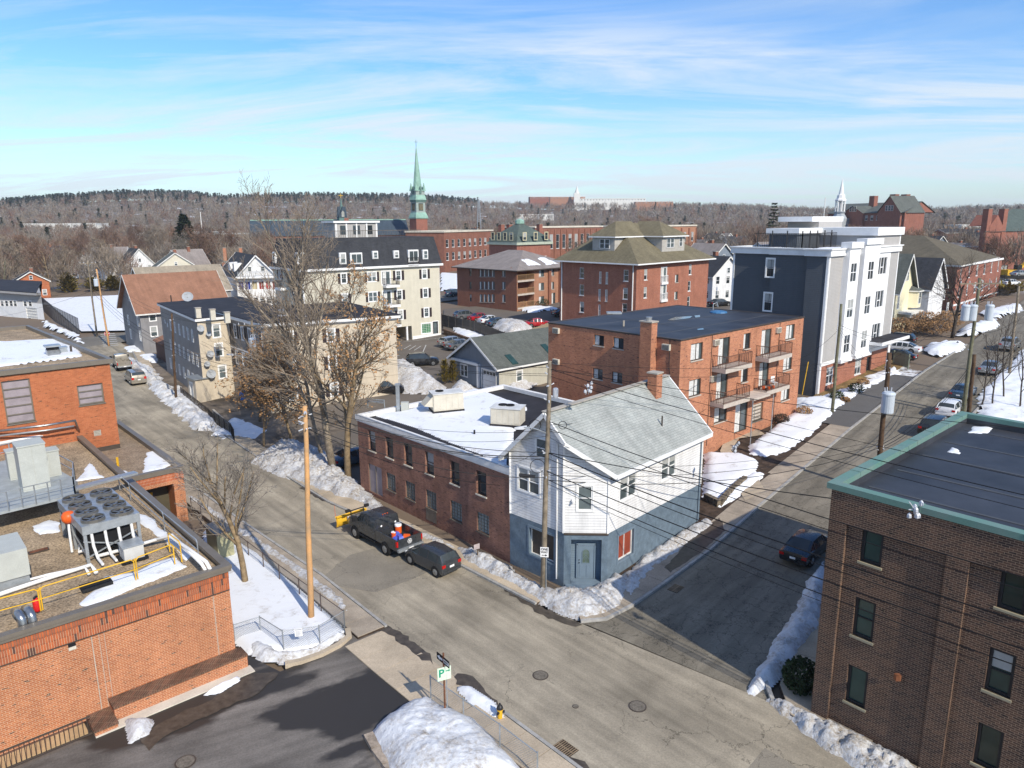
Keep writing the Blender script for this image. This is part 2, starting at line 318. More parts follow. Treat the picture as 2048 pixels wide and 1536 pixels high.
# --- building helpers
def V2(p):return Vector((p[0],p[1]))
def offset(pts,d):
 """convex ccw polygon moved outward by d"""
 n=len(pts);out=[]
 for i in range(n):
  a,b,c=V2(pts[i-1]),V2(pts[i]),V2(pts[(i+1)%n])
  u=(b-a).normalized();v=(c-b).normalized();n1=Vector((u.y,-u.x));n2=Vector((v.y,-v.x))
  k=n1+n2;k=k/(k.dot(n1))if k.dot(n1)>.2 else n1;out.append(b+k*d)
 return out
WCACHE={}
def wmeshes(st,w,h):
 key=(st['id'],round(w,2),round(h,2))
 if key in WCACHE:return WCACHE[key]
 w,h=key[1],key[2];rec=st.get('rec',.1);fw=st.get('fw',.06);K=st['kind'];out=[]
 f=MB();y0=rec-.05;y1=rec+.03
 def bar(x0,z0,x1,z1,d=0.):f.box(x0,y0+d,z0,x1,y1,z1)
 bar(0,0,w,fw);bar(0,h-fw,w,h);bar(0,fw,fw,h-fw);bar(w-fw,fw,w,h-fw)
 b=.025
 if K in('dh','dhg'):
  bar(fw,h*.5-b,w-fw,h*.5+b,.01)
  if K=='dhg':
   bar(w*.5-.012,h*.5+b,w*.5+.012,h-fw,.03)
   bar(fw,h*.74-.012,w*.5-.012,h*.74+.012,.03);bar(w*.5+.012,h*.74-.012,w-fw,h*.74+.012,.03)
 elif K=='slider':bar(w*.5-b,fw,w*.5+b,h-fw,.01)
 elif K=='pair':
  bar(w*.5-.06,fw,w*.5+.06,h-fw,-.01);bar(fw,h*.5-b,w*.5-.06,h*.5+b,.01);bar(w*.5+.06,h*.5-b,w-fw,h*.5+b,.01)
 elif K=='four':bar(w*.5-.035,fw,w*.5+.035,h-fw,.01);bar(fw,h*.5-.035,w*.5-.035,h*.5+.035,.01);bar(w*.5+.035,h*.5-.035,w-fw,h*.5+.035,.01)
 elif K=='triple':
  for x in(w/3,2*w/3):bar(x-.06,fw,x+.06,h-fw,-.01)
  bar(w/3+.06,h*.42-.05,2*w/3-.06,h*.42+.05)
 elif K=='block':
  for i in range(1,4):bar(w*i/4-.01,fw,w*i/4+.01,h-fw,.02)
  for i in range(1,6):
   for j in range(4):bar(max(fw,w*j/4+.01),h*i/6-.01,min(w-fw,w*(j+1)/4-.01),h*i/6+.01,.02)
 elif K=='bars':
  for i in range(1,st.get('n',5)):bar(fw,h*i/st.get('n',5)-.04,w-fw,h*i/st.get('n',5)+.04,-.02)
 elif K=='doors':bar(w*.5-.03,fw,w*.5+.03,h-fw,.01)
 out.append(('window',f.mesh('window',st['fm']),0,None))
 g=MB();g.poly([(fw,y1-.02,fw),(w-fw,y1-.02,fw),(w-fw,y1-.02,h-fw),(fw,y1-.02,h-fw)])
 out.append(('pane',g.mesh('pane',st['gm']),1,None))
 if st.get('cm'):
  c=MB();x=fw;n=5
  c0,c1=st.get('cr',(0,.6));xs=[fw+(w-2*fw)*(c0+(c1-c0)*i/n)for i in range(n+1)]
  for i in range(n):c.poly([(xs[i],y1-.035+(.012 if i%2 else 0),fw),(xs[i+1],y1-.035+(0 if i%2 else .012),fw),(xs[i+1],y1-.035+(0 if i%2 else .012),h-fw),(xs[i],y1-.035+(.012 if i%2 else 0),h-fw)])
  out.append(('curtain',c.mesh('curtain',st['cm']),1,None))
 if st.get('sill'):
  s=MB();sw=st.get('sw',.06);s.box(-sw,-.07,-.09,w+sw,rec,0);out.append(('sill',s.mesh('sill',st['sill']),1,None))
 if st.get('trim'):
  tw=st.get('tw',.1);t=MB();p=-.035
  t.box(-tw,p,-tw*.9,w+tw,-.002,0);t.box(-tw,p,h,w+tw,-.002,h+tw*1.25);t.box(-tw,p,0,0,-.002,h);t.box(w,p,0,w+tw,-.002,h)
  out.append(('trim',t.mesh('trim',st['trim']),1,None))
 if st.get('shut'):
  tw=st.get('tw',.0)+.02;sw=st.get('shw',.38);s=MB();s.box(0,-.05,-.03,sw,-.004,h+.03)
  for i in range(9):s.box(.05,-.06,.05+(h-.1)*i/9,sw-.05,-.05,.05+(h-.1)*(i+.55)/9)
  me=s.mesh('shutter',st['shut']);out.append(('shutter',me,1,-tw-sw));out.append(('shutter',me,1,w+tw))
 WCACHE[key]=out;return out
def place_window(st,w,h,parent,loc,rz):
 root=None
 for nm,me,lvl,dx in wmeshes(st,w,h):
  if lvl==0:root=link(nm if not st.get('nm')else st['nm'],me,parent,loc,rz)
  else:
   o=link(nm,me,root);
   if dx is not None:o.location=(dx,0,0)
 if root and st['kind']in('dh','dhg','pair','four')and random.random()<.5:
  k=('bl',round(w,1),round(h,1),st.get('rec',.1),random.choice((.3,.45,.6)))
  if k not in WCACHE:y=k[3]-.0;WCACHE[k]=MB().poly([(.05,y,k[2]*(1-k[4])),(k[1]-.05,y,k[2]*(1-k[4])),(k[1]-.05,y,k[2]-.05),(.05,y,k[2]-.05)]).mesh('blind',M_blind)
  link('blind',WCACHE[k],root)
 return root
class Bd:
 def __init__(s,name,label,cat,pts,z0,group=None):
  s.P=[V2(p)for p in pts];s.z0=z0;s.O=s.P[0].copy()
  s.root=thing(name,(s.O.x,s.O.y,z0),label,cat,group)
  s.L=[p-s.O for p in s.P];s.n=len(pts);s.holes={i:[]for i in range(s.n)}
 def edge(s,i):
  a=s.L[i];b=s.L[(i+1)%s.n];u=(b-a).normalized();return a,u,Vector((-u.y,u.x)),(b-a).length
 def fu(s,i,px,py,dd=0.):
  """pixel -> (distance along facade i, height above the base)"""
  a,u,n,L=s.edge(i);A=s.O+a+n*dd;r=ray(px,py);den=r[0]*n.x+r[1]*n.y
  t=(A.x*n.x+A.y*n.y)/den;p=Vector((r[0]*t,r[1]*t))-A
  return p.dot(u),CH+r[2]*t-s.z0
 def pt(s,i,u,h,dd=0.):
  a,uu,n,L=s.edge(i);p=a+uu*u+n*dd;return Vector((p.x,p.y,h))
 def win(s,i,u,h,w,ht,st,hole=True):
  """u centre, h sill height"""
  a,uu,n,L=s.edge(i);x0=u-w/2
  if hole:s.holes[i].append((x0,h,x0+w,h+ht,st.get('rec',.1)))
  p=a+uu*x0;return place_window(st,w,ht,s.root,(p.x,p.y,h),math.atan2(uu.y,uu.x))
 def wpx(s,i,px,py,w,ht,st,h=None,hole=True):
  """window whose centre shows at a surveyed point"""
  u,hc=s.fu(i,px,py);return s.win(i,u,hc-ht/2 if h is None else h,w,ht,st,hole)
 def wall(s,i,h0,h1,m,name='wall',dd=0.,u0=0.,u1=None,parent=None):
  a,uu,n,L=s.edge(i);u1=L if u1 is None else u1
  H=[q for q in s.holes[i]if q[3]>h0 and q[1]<h1 and q[2]>u0 and q[0]<u1]
  H=[(max(q[0],u0),max(q[1],h0),min(q[2],u1),min(q[3],h1),q[4])for q in H]
  us=sorted(set([u0,u1]+[q[0]for q in H]+[q[2]for q in H]));vs=sorted(set([h0,h1]+[q[1]for q in H]+[q[3]for q in H]))
  b=MB();P=lambda u,v,d=0.:s.pt(i,u,v,dd+d)
  for j in range(len(us)-1):
   for k in range(len(vs)-1):
    uc=(us[j]+us[j+1])/2;vc=(vs[k]+vs[k+1])/2
    if us[j+1]-us[j]<1e-5 or vs[k+1]-vs[k]<1e-5:continue
    if any(q[0]<uc<q[2]and q[1]<vc<q[3]for q in H):continue
    b.poly([P(us[j],vs[k]),P(us[j+1],vs[k]),P(us[j+1],vs[k+1]),P(us[j],vs[k+1])])
  for q in H:
   d=q[4]+.03
   for(p1,p2)in(((q[0],q[1]),(q[2],q[1])),((q[2],q[1]),(q[2],q[3])),((q[2],q[3]),(q[0],q[3])),((q[0],q[3]),(q[0],q[1]))):
    b.poly([P(*p1),P(*p1,d),P(*p2,d),P(*p2)])
  return b.obj(name,m,parent or s.root)
 def walls(s,h0,h1,m,skip=()):
  for i in range(s.n):
   if i not in skip:s.wall(i,h0,h1,m)
 def ring(s,h0,h1,out,inn,m,name='coping'):
  o=offset(s.L,out);q=offset(s.L,-inn);b=MB()
  for i in range(s.n):
   j=(i+1)%s.n;c=[q[i],q[j]];d=[o[i],o[j]]
   b.hexa([(d[0].x,d[0].y,h0),(d[1].x,d[1].y,h0),(c[1].x,c[1].y,h0),(c[0].x,c[0].y,h0)],[(d[0].x,d[0].y,h1),(d[1].x,d[1].y,h1),(c[1].x,c[1].y,h1),(c[0].x,c[0].y,h1)])
  return b.obj(name,m,s.root)
 def flat(s,h,m,inn=0.,name='roof',t=.12):
  q=offset(s.L,-inn)if inn else s.L;return MB().prism([(p.x,p.y)for p in q],h-t,h).obj(name,m,s.root)
 def fbox(s,i,u0,u1,h0,h1,o,m,name,inn=0.,parent=None):
  p=[s.pt(i,u0,0,-o),s.pt(i,u1,0,-o),s.pt(i,u1,0,inn),s.pt(i,u0,0,inn)]
  return MB().prism([(k.x,k.y)for k in p],h0,h1).obj(name,m,parent or s.root)
 def grid4(s):
  Np,Rr,B,L=s.L[:4];a=(Rr-Np);b=(L-Np);return Np,a.normalized(),b.normalized(),a.length,b.length
 def gable(s,ridge,he,hr,m,wm=None,oe=.35,orr=.3,t=.16,tm=None,gi=True):
  """ridge 0: parallel to edge 0; 1: parallel to edge 1/3"""
  Np,a,b,w,d=s.grid4()
  if ridge==1:a,b,w,d=b,a,d,w
  Q=lambda x,y,z:(Np.x+a.x*x+b.x*y,Np.y+a.y*x+b.y*y,z)
  sl=(hr-he)/(d/2);lo=he-sl*oe;r=MB()
  for y0,y1 in((-oe,d/2),(d+oe,d/2)):
   ps=[Q(-orr,y0,lo),Q(w+orr,y0,lo),Q(w+orr,y1,hr),Q(-orr,y1,hr)]
   r.a(ps+[(p[0],p[1],p[2]+t)for p in ps],[(0,1,2,3),(4,5,6,7),(0,1,5,4),(1,2,6,5),(2,3,7,6),(3,0,4,7)])
  ro=r.obj('roof',m,s.root);fixn(ro.data)
  if tm:
   f=MB()
   for x in(-orr-.03,w+orr+.03):
    for y0 in(-oe,d+oe):f.beam(Q(x,y0,lo+t*.3),Q(x,d/2,hr+t*.3),.05,.24)
   for y in(-oe-.03,d+oe+.03):f.beam(Q(-orr,y,lo+t*.3),Q(w+orr,y,lo+t*.3),.06,.2)
   f.obj('fascia',tm,s.root)
  if wm and gi:
   for x in(0,w):MB().poly([Q(x,0,he),Q(x,d,he),Q(x,d/2,hr)]).obj('gable',wm,s.root)
  return Q,sl,ro
 def hip(s,he,hr,r0,r1,m,oe=.45,axis=0,tm=None,t=.15):
  """ridge from r0 to r1 metres along the axis"""
  Np,a,b,w,d=s.grid4()
  if axis==1:a,b,w,d=b,a,d,w
  Q=lambda x,y,z:(Np.x+a.x*x+b.x*y,Np.y+a.y*x+b.y*y,z)
  k=MB();c=[Q(-oe,-oe,he),Q(w+oe,-oe,he),Q(w+oe,d+oe,he),Q(-oe,d+oe,he)];e=[Q(r0,d/2,hr),Q(r1,d/2,hr)]
  k.poly([c[0],c[1],e[1],e[0]]);k.poly([c[2],c[3],e[0],e[1]]);k.poly([c[1],c[2],e[1]]);k.poly([c[3],c[0],e[0]]);k.poly(c[::-1])
  ro=k.obj('roof',m,s.root);fixn(ro.data)
  if tm:
   f=MB();c=[Vector(p)for p in c]
   for i in range(4):f.beam(c[i]-Vector((0,0,.09)),c[(i+1)%4]-Vector((0,0,.09)),.1,.2)
   f.obj('gutter',tm,s.root)
  return Q,ro
def fixn(me):
 bm=bmesh.new();bm.from_mesh(me);bmesh.ops.recalc_face_normals(bm,faces=bm.faces);bm.to_mesh(me);bm.free()
def quad(N_,R_,L_):N_,R_,L_=V2(N_),V2(R_),V2(L_);return[N_,R_,R_+L_-N_,L_]
def yquad(o,yaw,w,d,flip=False):
 """near corner o, w along away-right, d along away-left"""
 o=V2(o);a=Vector((math.cos(R(yaw)),math.sin(R(yaw))));b=Vector((-a.y,a.x))
 return[o,o+a*w,o+a*w+b*d,o+b*d]
# --- draped sheets and mounds
def sheet_mesh(pts,off,cell=4.,name='sheet',zf=None):
 bm=bmesh.new();vs=[bm.verts.new((p[0],p[1],0))for p in pts];bm.faces.new(vs)
 xs=[p[0]for p in pts];ys=[p[1]for p in pts]
 for ax,lo,hi in((0,min(xs),max(xs)),(1,min(ys),max(ys))):
  k=math.ceil(lo/cell)*cell
  while k<hi:
   co=[0,0,0];no=[0,0,0];co[ax]=k;no[ax]=1
   bmesh.ops.bisect_plane(bm,geom=bm.verts[:]+bm.edges[:]+bm.faces[:],plane_co=co,plane_no=no,dist=1e-5);k+=cell
 bmesh.ops.triangulate(bm,faces=bm.faces[:])
 for v in bm.verts:v.co.z=(zf or hh)(v.co.x,v.co.y)+off
 bmesh.ops.recalc_face_normals(bm,faces=bm.faces)
 if bm.faces and sum(f.normal.z for f in bm.faces)<0:bmesh.ops.reverse_faces(bm,faces=bm.faces[:])
 me=bpy.data.meshes.new(name);bm.to_mesh(me);bm.free();return me
def sheet(name,pts,m,off,cell=4.,zf=None):
 me=sheet_mesh(pts,off,cell,name,zf);me.materials.append(m);autouv(me);o=link(name,me);o['kind']='structure';return o
def G(*pp):return[gnd(*p)[:2]for p in pp]
def pdist(px,py,poly):
 """signed distance (inside > 0) of many points to a polygon, numpy"""
 n=len(poly);d=np.full(px.shape,1e9);ins=np.zeros(px.shape,bool)
 for i in range(n):
  x0,y0=poly[i][0],poly[i][1];x1,y1=poly[(i+1)%n][0],poly[(i+1)%n][1]
  ex,ey=x1-x0,y1-y0;l2=ex*ex+ey*ey+1e-12;t=np.clip(((px-x0)*ex+(py-y0)*ey)/l2,0,1)
  d=np.minimum(d,np.hypot(px-x0-t*ex,py-y0-t*ey))
  c=((y0>py)!=(y1>py))&(px<(x1-x0)*(py-y0)/(y1-y0+1e-12)+x0);ins^=c
 return np.where(ins,d,-d)
def mound(name,poly,hgt,m,res=.35,edge=.8,rough=.35,rsc=1.2,base=None,kind='structure',ragged=.35,seed=0,off=0.,parent=None):
 """heap or field of snow: height rises from an uneven edge"""
 xs=[p[0]for p in poly];ys=[p[1]for p in poly];x=np.arange(min(xs)-.6,max(xs)+.6,res);y=np.arange(min(ys)-.6,max(ys)+.6,res)
 X,Y=np.meshgrid(x,y);D=pdist(X,Y,poly);Z=np.zeros(X.shape)
 for i in range(X.shape[0]):
  for j in range(X.shape[1]):
   if D[i,j]<-.7:continue
   p=Vector((X[i,j],Y[i,j],seed*3.1));D[i,j]+=ragged*(mnoise.noise(p*rsc*.9)+.5*mnoise.noise(p*rsc*2.6))
   if D[i,j]>-.35:
    e=math.tanh(1.15*max(D[i,j],0)/max(hgt,.25));nz=.75*mnoise.noise(p*rsc*.7)+.5*(abs(mnoise.noise(p*rsc*2.3))-.2)+.7*(mnoise.cell(p*rsc*3.1+Vector((mnoise.noise(p*3),mnoise.noise(p*3.3),0))*.5)-.5)*rough+.3*mnoise.noise(p*rsc*7.)
    Z[i,j]=hgt*e*(1+rough*nz)if D[i,j]>0 else-.06
    bz=(base(X[i,j],Y[i,j])if base else hh(X[i,j],Y[i,j]));Z[i,j]+=bz+off
 b=MB();idx=-np.ones(X.shape,int)
 for i in range(X.shape[0]-1):
  for j in range(X.shape[1]-1):
   q=[(i,j),(i,j+1),(i+1,j+1),(i+1,j)]
   if all(D[k]>-.35 for k in q)and any(D[k]>0 for k in q):
    for k in q:
     if idx[k]<0:idx[k]=len(b.v);b.v.append((X[k],Y[k],Z[k]))
    b.f.append(tuple(idx[k]for k in q));b.mi.append(0)
 if not b.f:return None
 o=link(name,b.mesh(name,m,smooth=True,uv=False),parent)
 if kind:o['kind']=kind
 return o
# --- materials
M_orange=brick('orange brick',(.46,.17,.072),(.36,.12,.052),(.60,.43,.29),dark=(.12,.07,.05),stain=.14,bw=.23,bh=.085,ms=.014)
M_orange2=brick('far orange brick',(.44,.145,.062),(.35,.105,.045),(.45,.24,.13),dark=(.16,.07,.04),stain=.12,bw=.25,bh=.09,ms=.008)
M_soldier=mat('soldier brick',(.40,.12,.055),.85,var=.35,sc=3.)
M_mortar=mat('mortar',(.60,.45,.33),.95)
M_ware=brick('warehouse brick',(.30,.15,.105),(.21,.10,.075),(.31,.22,.17),dark=(.06,.03,.025),stain=.25,bw=.22,bh=.078,ms=.01)
M_balc=brick('apartment brick',(.50,.215,.115),(.38,.15,.085),(.42,.28,.2),dark=(.10,.045,.04),stain=.15,bw=.24,bh=.085,ms=.01)
M_darkb=brick('dark brick',(.13,.072,.048),(.055,.036,.03),(.34,.24,.165),dark=(.022,.018,.017),stain=.12,bw=.235,bh=.085,ms=.016)
M_hipb=brick('red brown brick',(.37,.15,.095),(.29,.11,.07),(.34,.22,.17),stain=.15,bw=.24,bh=.09,ms=.008)
M_tanb=brick('tan brown brick',(.40,.20,.12),(.33,.16,.10),(.34,.22,.15),stain=.12,bw=.24,bh=.09,ms=.008)
M_brownb=brick('brown brick',(.27,.115,.07),(.22,.09,.058),(.26,.16,.12),stain=.12,bw=.24,bh=.09,ms=.008)
M_schoolb=brick('school brick',(.27,.115,.075),(.21,.085,.06),(.25,.16,.12),stain=.2,bw=.3,bh=.1,ms=.008)
M_redb=brick('bright red brick',(.31,.125,.085),(.24,.09,.065),(.28,.18,.14),stain=.15,bw=.3,bh=.1,ms=.008)
M_white=siding('white clapboard',(.78,.78,.78),.17,dirt=.16,groove_shade=.55)
M_whitep=mat('white paint',(.80,.80,.79),.5,var=.05)
M_offw=mat('aged white paint',(.70,.69,.65),.6,var=.12)
M_blue=mat('blue grey stucco',(.135,.185,.235),.8,var=.16,sc=2.5,bump=.4,bsc=9)
M_blued=mat('blue grey trim',(.16,.215,.27),.6,var=.06)
M_blues=siding('blue grey clapboard',(.16,.215,.27),.15)
M_navy=siding('charcoal siding',(.078,.088,.103),.2,dirt=.05,strength=1.)
M_greys=siding('warm grey siding',(.40,.385,.37),.15,dirt=.05)
M_boardw=siding('white board and batten',(.82,.82,.82),.42,vertical=True,dirt=.04,groove_shade=.12,strength=.5)
M_cream=siding('cream siding',(.60,.56,.45),.13,dirt=.06)
M_beige=siding('beige siding',(.58,.50,.385),.12,dirt=.07)
M_graybshade=siding('shade toned grey beige siding',(.27,.25,.235),.12,dirt=.12)  # grey siding set darker: shade of the beige house's street side in its colour
M_yellow=siding('pale yellow siding',(.80,.73,.50),.12,dirt=.05)
M_slate=siding('slate blue siding',(.20,.235,.28),.13)
M_sage=siding('sage siding',(.52,.50,.42),.13)
M_taupe=siding('taupe siding',(.26,.255,.26),.12,dirt=.15)
M_black=mat('black frame',(.022,.022,.024),.5,var=.1)
M_bronze=mat('dark bronze frame',(.07,.055,.045),.5)
M_shut=mat('black shutter',(.035,.024,.026),.6)
M_coping=mat('brown metal coping',(.19,.165,.135),.45,metal=.2,var=.08)
M_copper=mat('green copper coping',(.15,.225,.20),.6,metal=.1,var=.18,sc=.9,col2=(.12,.24,.20))
M_verd=mat('verdigris copper',(.27,.44,.36),.7,var=.18,sc=.5)
M_verdd=mat('dark verdigris',(.11,.19,.17),.7,var=.2,sc=.8)
M_epdm=mat('black membrane roof',(.040,.043,.052),.55,var=.35,sc=.35,spec=.4)
M_tar=mat('tar roof',(.030,.028,.032),.8,var=.3,sc=.6)
M_gravel=mat('roof gravel',(.36,.27,.175),.95,var=.25,sc=.7,bump=1.,bsc=11,fine=.5)
M_gravel2=mat('mossy roof gravel',(.17,.125,.085),.95,var=.5,sc=.8,bump=1.,bsc=11,fine=.4,col2=(.30,.23,.16))
M_conc=mat('concrete',(.42,.38,.32),.9,var=.15,sc=.8,bump=.3)
M_concl=mat('pale foundation',(.60,.55,.46),.9,var=.12,sc=.8)
M_concd=mat('balcony concrete',(.50,.44,.38),.9,var=.12)
M_curb=mat('granite kerb',(.36,.35,.33),.85,var=.2,sc=2)
M_walk=mat('concrete walk',(.46,.38,.28),.92,var=.16,sc=.5,bump=.2,bsc=14,fine=.12)
M_walk2=mat('worn concrete walk',(.38,.32,.25),.92,var=.22,sc=.5,bump=.2,bsc=14,fine=.14)
M_galv=mat('galvanised steel',(.42,.45,.47),.4,metal=.55,var=.12,sc=3)
M_steelw=mat('dull duct steel',(.36,.37,.38),.3,metal=.85,var=.15,sc=4)
M_fan=mat('fan guard steel',(.26,.245,.22),.35,metal=.7)
M_unit=mat('grey green cabinet',(.44,.455,.42),.55,var=.06)
M_unitb=mat('beige unit',(.58,.54,.45),.6,var=.08)
M_pipew=mat('white pipe lagging',(.75,.74,.72),.5,var=.08)
M_yel=mat('yellow paint',(.72,.42,.03),.45,var=.12)
M_oran=mat('orange paint',(.75,.12,.02),.4)
M_red=mat('red paint',(.60,.02,.02),.4)
M_dark=mat('dark hole',(.012,.012,.014),.9)
M_rub=mat('rubber',(.02,.02,.021),.75,spec=.2)
M_rim=mat('alloy rim',(.42,.43,.44),.3,metal=.8)
M_sh_light=shingle('pale grey shingle',(.37,.385,.365),(.31,.33,.315),seam=(.20,.21,.20),bw=.45,bh=.16)
M_sh_dark=shingle('charcoal shingle',(.055,.058,.065),(.04,.042,.05))
M_sh_brown=shingle('brown shingle',(.155,.13,.088),(.115,.098,.065))
M_sh_olive=shingle('olive shingle',(.19,.165,.105),(.145,.125,.08))
M_sh_green=shingle('grey green shingle',(.13,.14,.125),(.10,.11,.10))
M_sh_taup=shingle('taupe shingle',(.27,.235,.215),(.24,.21,.195))
M_sh_rust=shingle('rust brown shingle',(.30,.155,.10),(.27,.14,.09))
M_sh_tan=shingle('tan shingle',(.34,.29,.22),(.29,.25,.19))
M_slater=shingle('green slate',(.10,.13,.115),(.075,.095,.085),bw=.5,bh=.25)
M_navyslate=shingle('blue slate',(.055,.08,.105),(.045,.062,.085),bw=.5,bh=.25)
M_wood=mat('old pole wood',(.25,.205,.15),.9,var=.3,sc=2.5,bump=.4)
M_woodo=mat('fresh pole wood',(.56,.30,.12),.85,var=.3,sc=1.6,bump=.4,col2=(.38,.25,.14))
M_woodd=mat('dark pole wood',(.10,.06,.035),.9,var=.3,sc=2.5,bump=.4)
M_woodg=mat('greenish pole wood',(.17,.165,.105),.9,var=.25,sc=2.)
M_fencew=mat('weathered fence board',(.15,.13,.11),.9,var=.3,sc=2)
M_bark=mat('grey bark',(.29,.24,.18),.95,var=.35,sc=3,bump=.5)
M_bark2=mat('brown bark',(.30,.22,.13),.95,var=.3,sc=3,bump=.5)
M_barkd=mat('dark bark',(.085,.068,.055),.95,var=.3,sc=3)
M_twig=mat('twigs',(.25,.20,.15),.95,var=.3,sc=.7)
M_twigr=mat('reddish twigs',(.20,.125,.09),.95,var=.3,sc=.4)
M_twigg=mat('grey twigs',(.25,.215,.18),.95,var=.3,sc=.5)
M_leafb=mat('dry brown leaves',(.42,.24,.11),.9,var=.4,sc=1.5)
M_pine=mat('pine needles',(.075,.092,.045),.95,var=.4,sc=.6)
M_cedar=mat('yellow green arborvitae',(.22,.165,.03),.95,var=.4,sc=1.2)
M_shrub=mat('evergreen shrub',(.03,.045,.015),.95,var=.3,sc=2)
M_straw=mat('straw brush',(.33,.19,.09),.95,var=.4,sc=1)
M_snow=snowmat('clean snow',.05,bump=.25)
M_snowd=snowmat('dirty snow',.62,sc=1.0,bump=.8)
M_snowm=snowmat('road snow',.42,bump=.6)
M_wire=mat('black cable',(.012,.012,.013),.6,spec=.2)
M_ins=mat('grey insulator',(.50,.52,.56),.35)
M_glass=glass('dark window glass',(.035,.045,.052))
M_glassg=glass('green tinted glass',(.022,.05,.042))
M_glassb=glass('glass block',(.20,.235,.235),rough=.35)
M_glassm=glass('mid window glass',(.075,.095,.10),rough=.12)
M_glassc=glass('pale curtain glass',(.34,.35,.33),rough=.25)
M_carg=glass('car glass',(.03,.038,.042),rough=.05)
M_curt=mat('white curtain',(.62,.62,.60),.8,var=.15,sc=6)
M_purp=mat('faded lilac panel',(.30,.26,.28),.6,var=.12)
M_brownd=mat('dark brown boards',(.10,.045,.03),.8)
M_dirt=mat('mulch',(.075,.05,.035),.95,var=.4,sc=2,bump=.6,bsc=9,fine=.3)
M_grass=mat('dormant grass',(.25,.17,.07),.95,var=.4,sc=1.2,bump=.6,bsc=9,fine=.3)
M_signw=mat('white sign sheeting',(.78,.78,.78),.4,var=.03)
M_signk=mat('black sign ink',(.012,.012,.013),.5)
M_green=mat('green sign ink',(.01,.28,.17),.5)
M_road=asphalt('worn street asphalt',(.30,.262,.20),.6,wear=.3,streak=132)
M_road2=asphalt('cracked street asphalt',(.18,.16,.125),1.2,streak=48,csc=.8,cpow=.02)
M_lot=asphalt('dark drive asphalt',(.155,.14,.125),0,wet=.50,wear=.4,streak=28)
M_lot2=asphalt('back lot asphalt',(.135,.115,.095),.3,wear=.15)
M_patch=asphalt('newer asphalt patch',(.22,.195,.155),.9,csc=.6)
M_path=asphalt('dark path asphalt',(.105,.1,.095),0,wear=.12)
M_lines=mat('worn white paint line',(.55,.55,.52),.8,var=.3,sc=5)
M_blind=mat('window blind',(.36,.37,.36),.5,var=.1,sc=3)
S={}
def style(id,kind,fm,gm,**k):k.update(id=id,kind=kind,fm=fm,gm=gm);S[id]=k;return k
style('ware_up','dh',M_bronze,M_glass,rec=.2,fw=.05,sill=M_concl)
style('ware_blk','block',M_coping,M_glassb,rec=.12,fw=.03,sill=M_coping)
style('house_pair','pair',M_whitep,M_glassm,rec=.05,fw=.07,trim=M_whitep,tw=.09)
style('house_dh','dh',M_whitep,M_glassm,rec=.05,fw=.07,trim=M_whitep,tw=.09)
style('house_shop','fixed',M_offw,M_bronze,rec=.22,fw=.05,trim=M_blued,tw=.12)
style('house_red','slider',M_offw,mat('dull red blind',(.27,.055,.03),.7),rec=.18,fw=.07,trim=M_blued,tw=.12)
style('dark','fixed',M_black,M_glassg,rec=.14,fw=.11,sill=mat('stone sill',(.36,.32,.22),.8))
style('dark2','dh',M_black,M_glassg,rec=.14,fw=.11,sill=MATS['stone sill'])
style('balc_s','slider',M_bronze,M_glass,rec=.12,fw=.06,sill=M_concd,cm=M_curt,cr=(0,.45))
style('balc_f','slider',M_bronze,M_glassm,rec=.12,fw=.06,sill=M_concd,cm=M_curt,cr=(0,.8))
style('balc_d','doors',M_bronze,M_glassm,rec=.12,fw=.07,cm=M_curt,cr=(.0,.5))
style('balc_n','slider',M_bronze,M_glass,rec=.12,fw=.06,sill=M_concd,cm=M_curt,cr=(0,.42))
style('gray4','four',M_whitep,M_glass,rec=.06,fw=.06)
style('gray3','triple',M_whitep,M_glass,rec=.06,fw=.06,trim=M_whitep,tw=.1)
style('gray_dh','dh',M_whitep,M_glass,rec=.06,fw=.06,trim=M_whitep,tw=.12)
style('gray_b','four',M_whitep,M_glass,rec=.1,fw=.06,sill=M_whitep)
style('shut','dhg',M_whitep,M_glassm,rec=.05,fw=.07,trim=M_whitep,tw=.13,shut=M_shut,shw=.42)
style('shut_pair','pair',M_whitep,M_glassm,rec=.05,fw=.07,trim=M_whitep,tw=.1,shut=M_shut,shw=.36)
style('plain','dh',M_whitep,M_glassm,rec=.05,fw=.07,trim=M_whitep,tw=.12)
style('plain_n','dh',M_whitep,M_glass,rec=.05,fw=.06,trim=M_whitep,tw=.06)
style('mans','dh',M_whitep,M_glassm,rec=.03,fw=.08,trim=M_whitep,tw=.12)
style('fdoor','doors',M_whitep,M_glassm,rec=.06,fw=.08,trim=M_whitep,tw=.1,cm=M_curt,cr=(.1,.5))
style('brk','dh',M_whitep,M_glass,rec=.1,fw=.07,sill=M_whitep)
style('tan','slider',M_bronze,M_glassm,rec=.1,fw=.05,cm=M_curt,cr=(0,.5),sill=M_concd)
style('tan_n','dh',M_bronze,M_glass,rec=.1,fw=.05)
style('louv','bars',M_coping,M_purp,rec=.16,fw=.09,n=5,sill=M_coping)
style('far','dh',M_offw,M_glass,rec=.08,fw=.10)
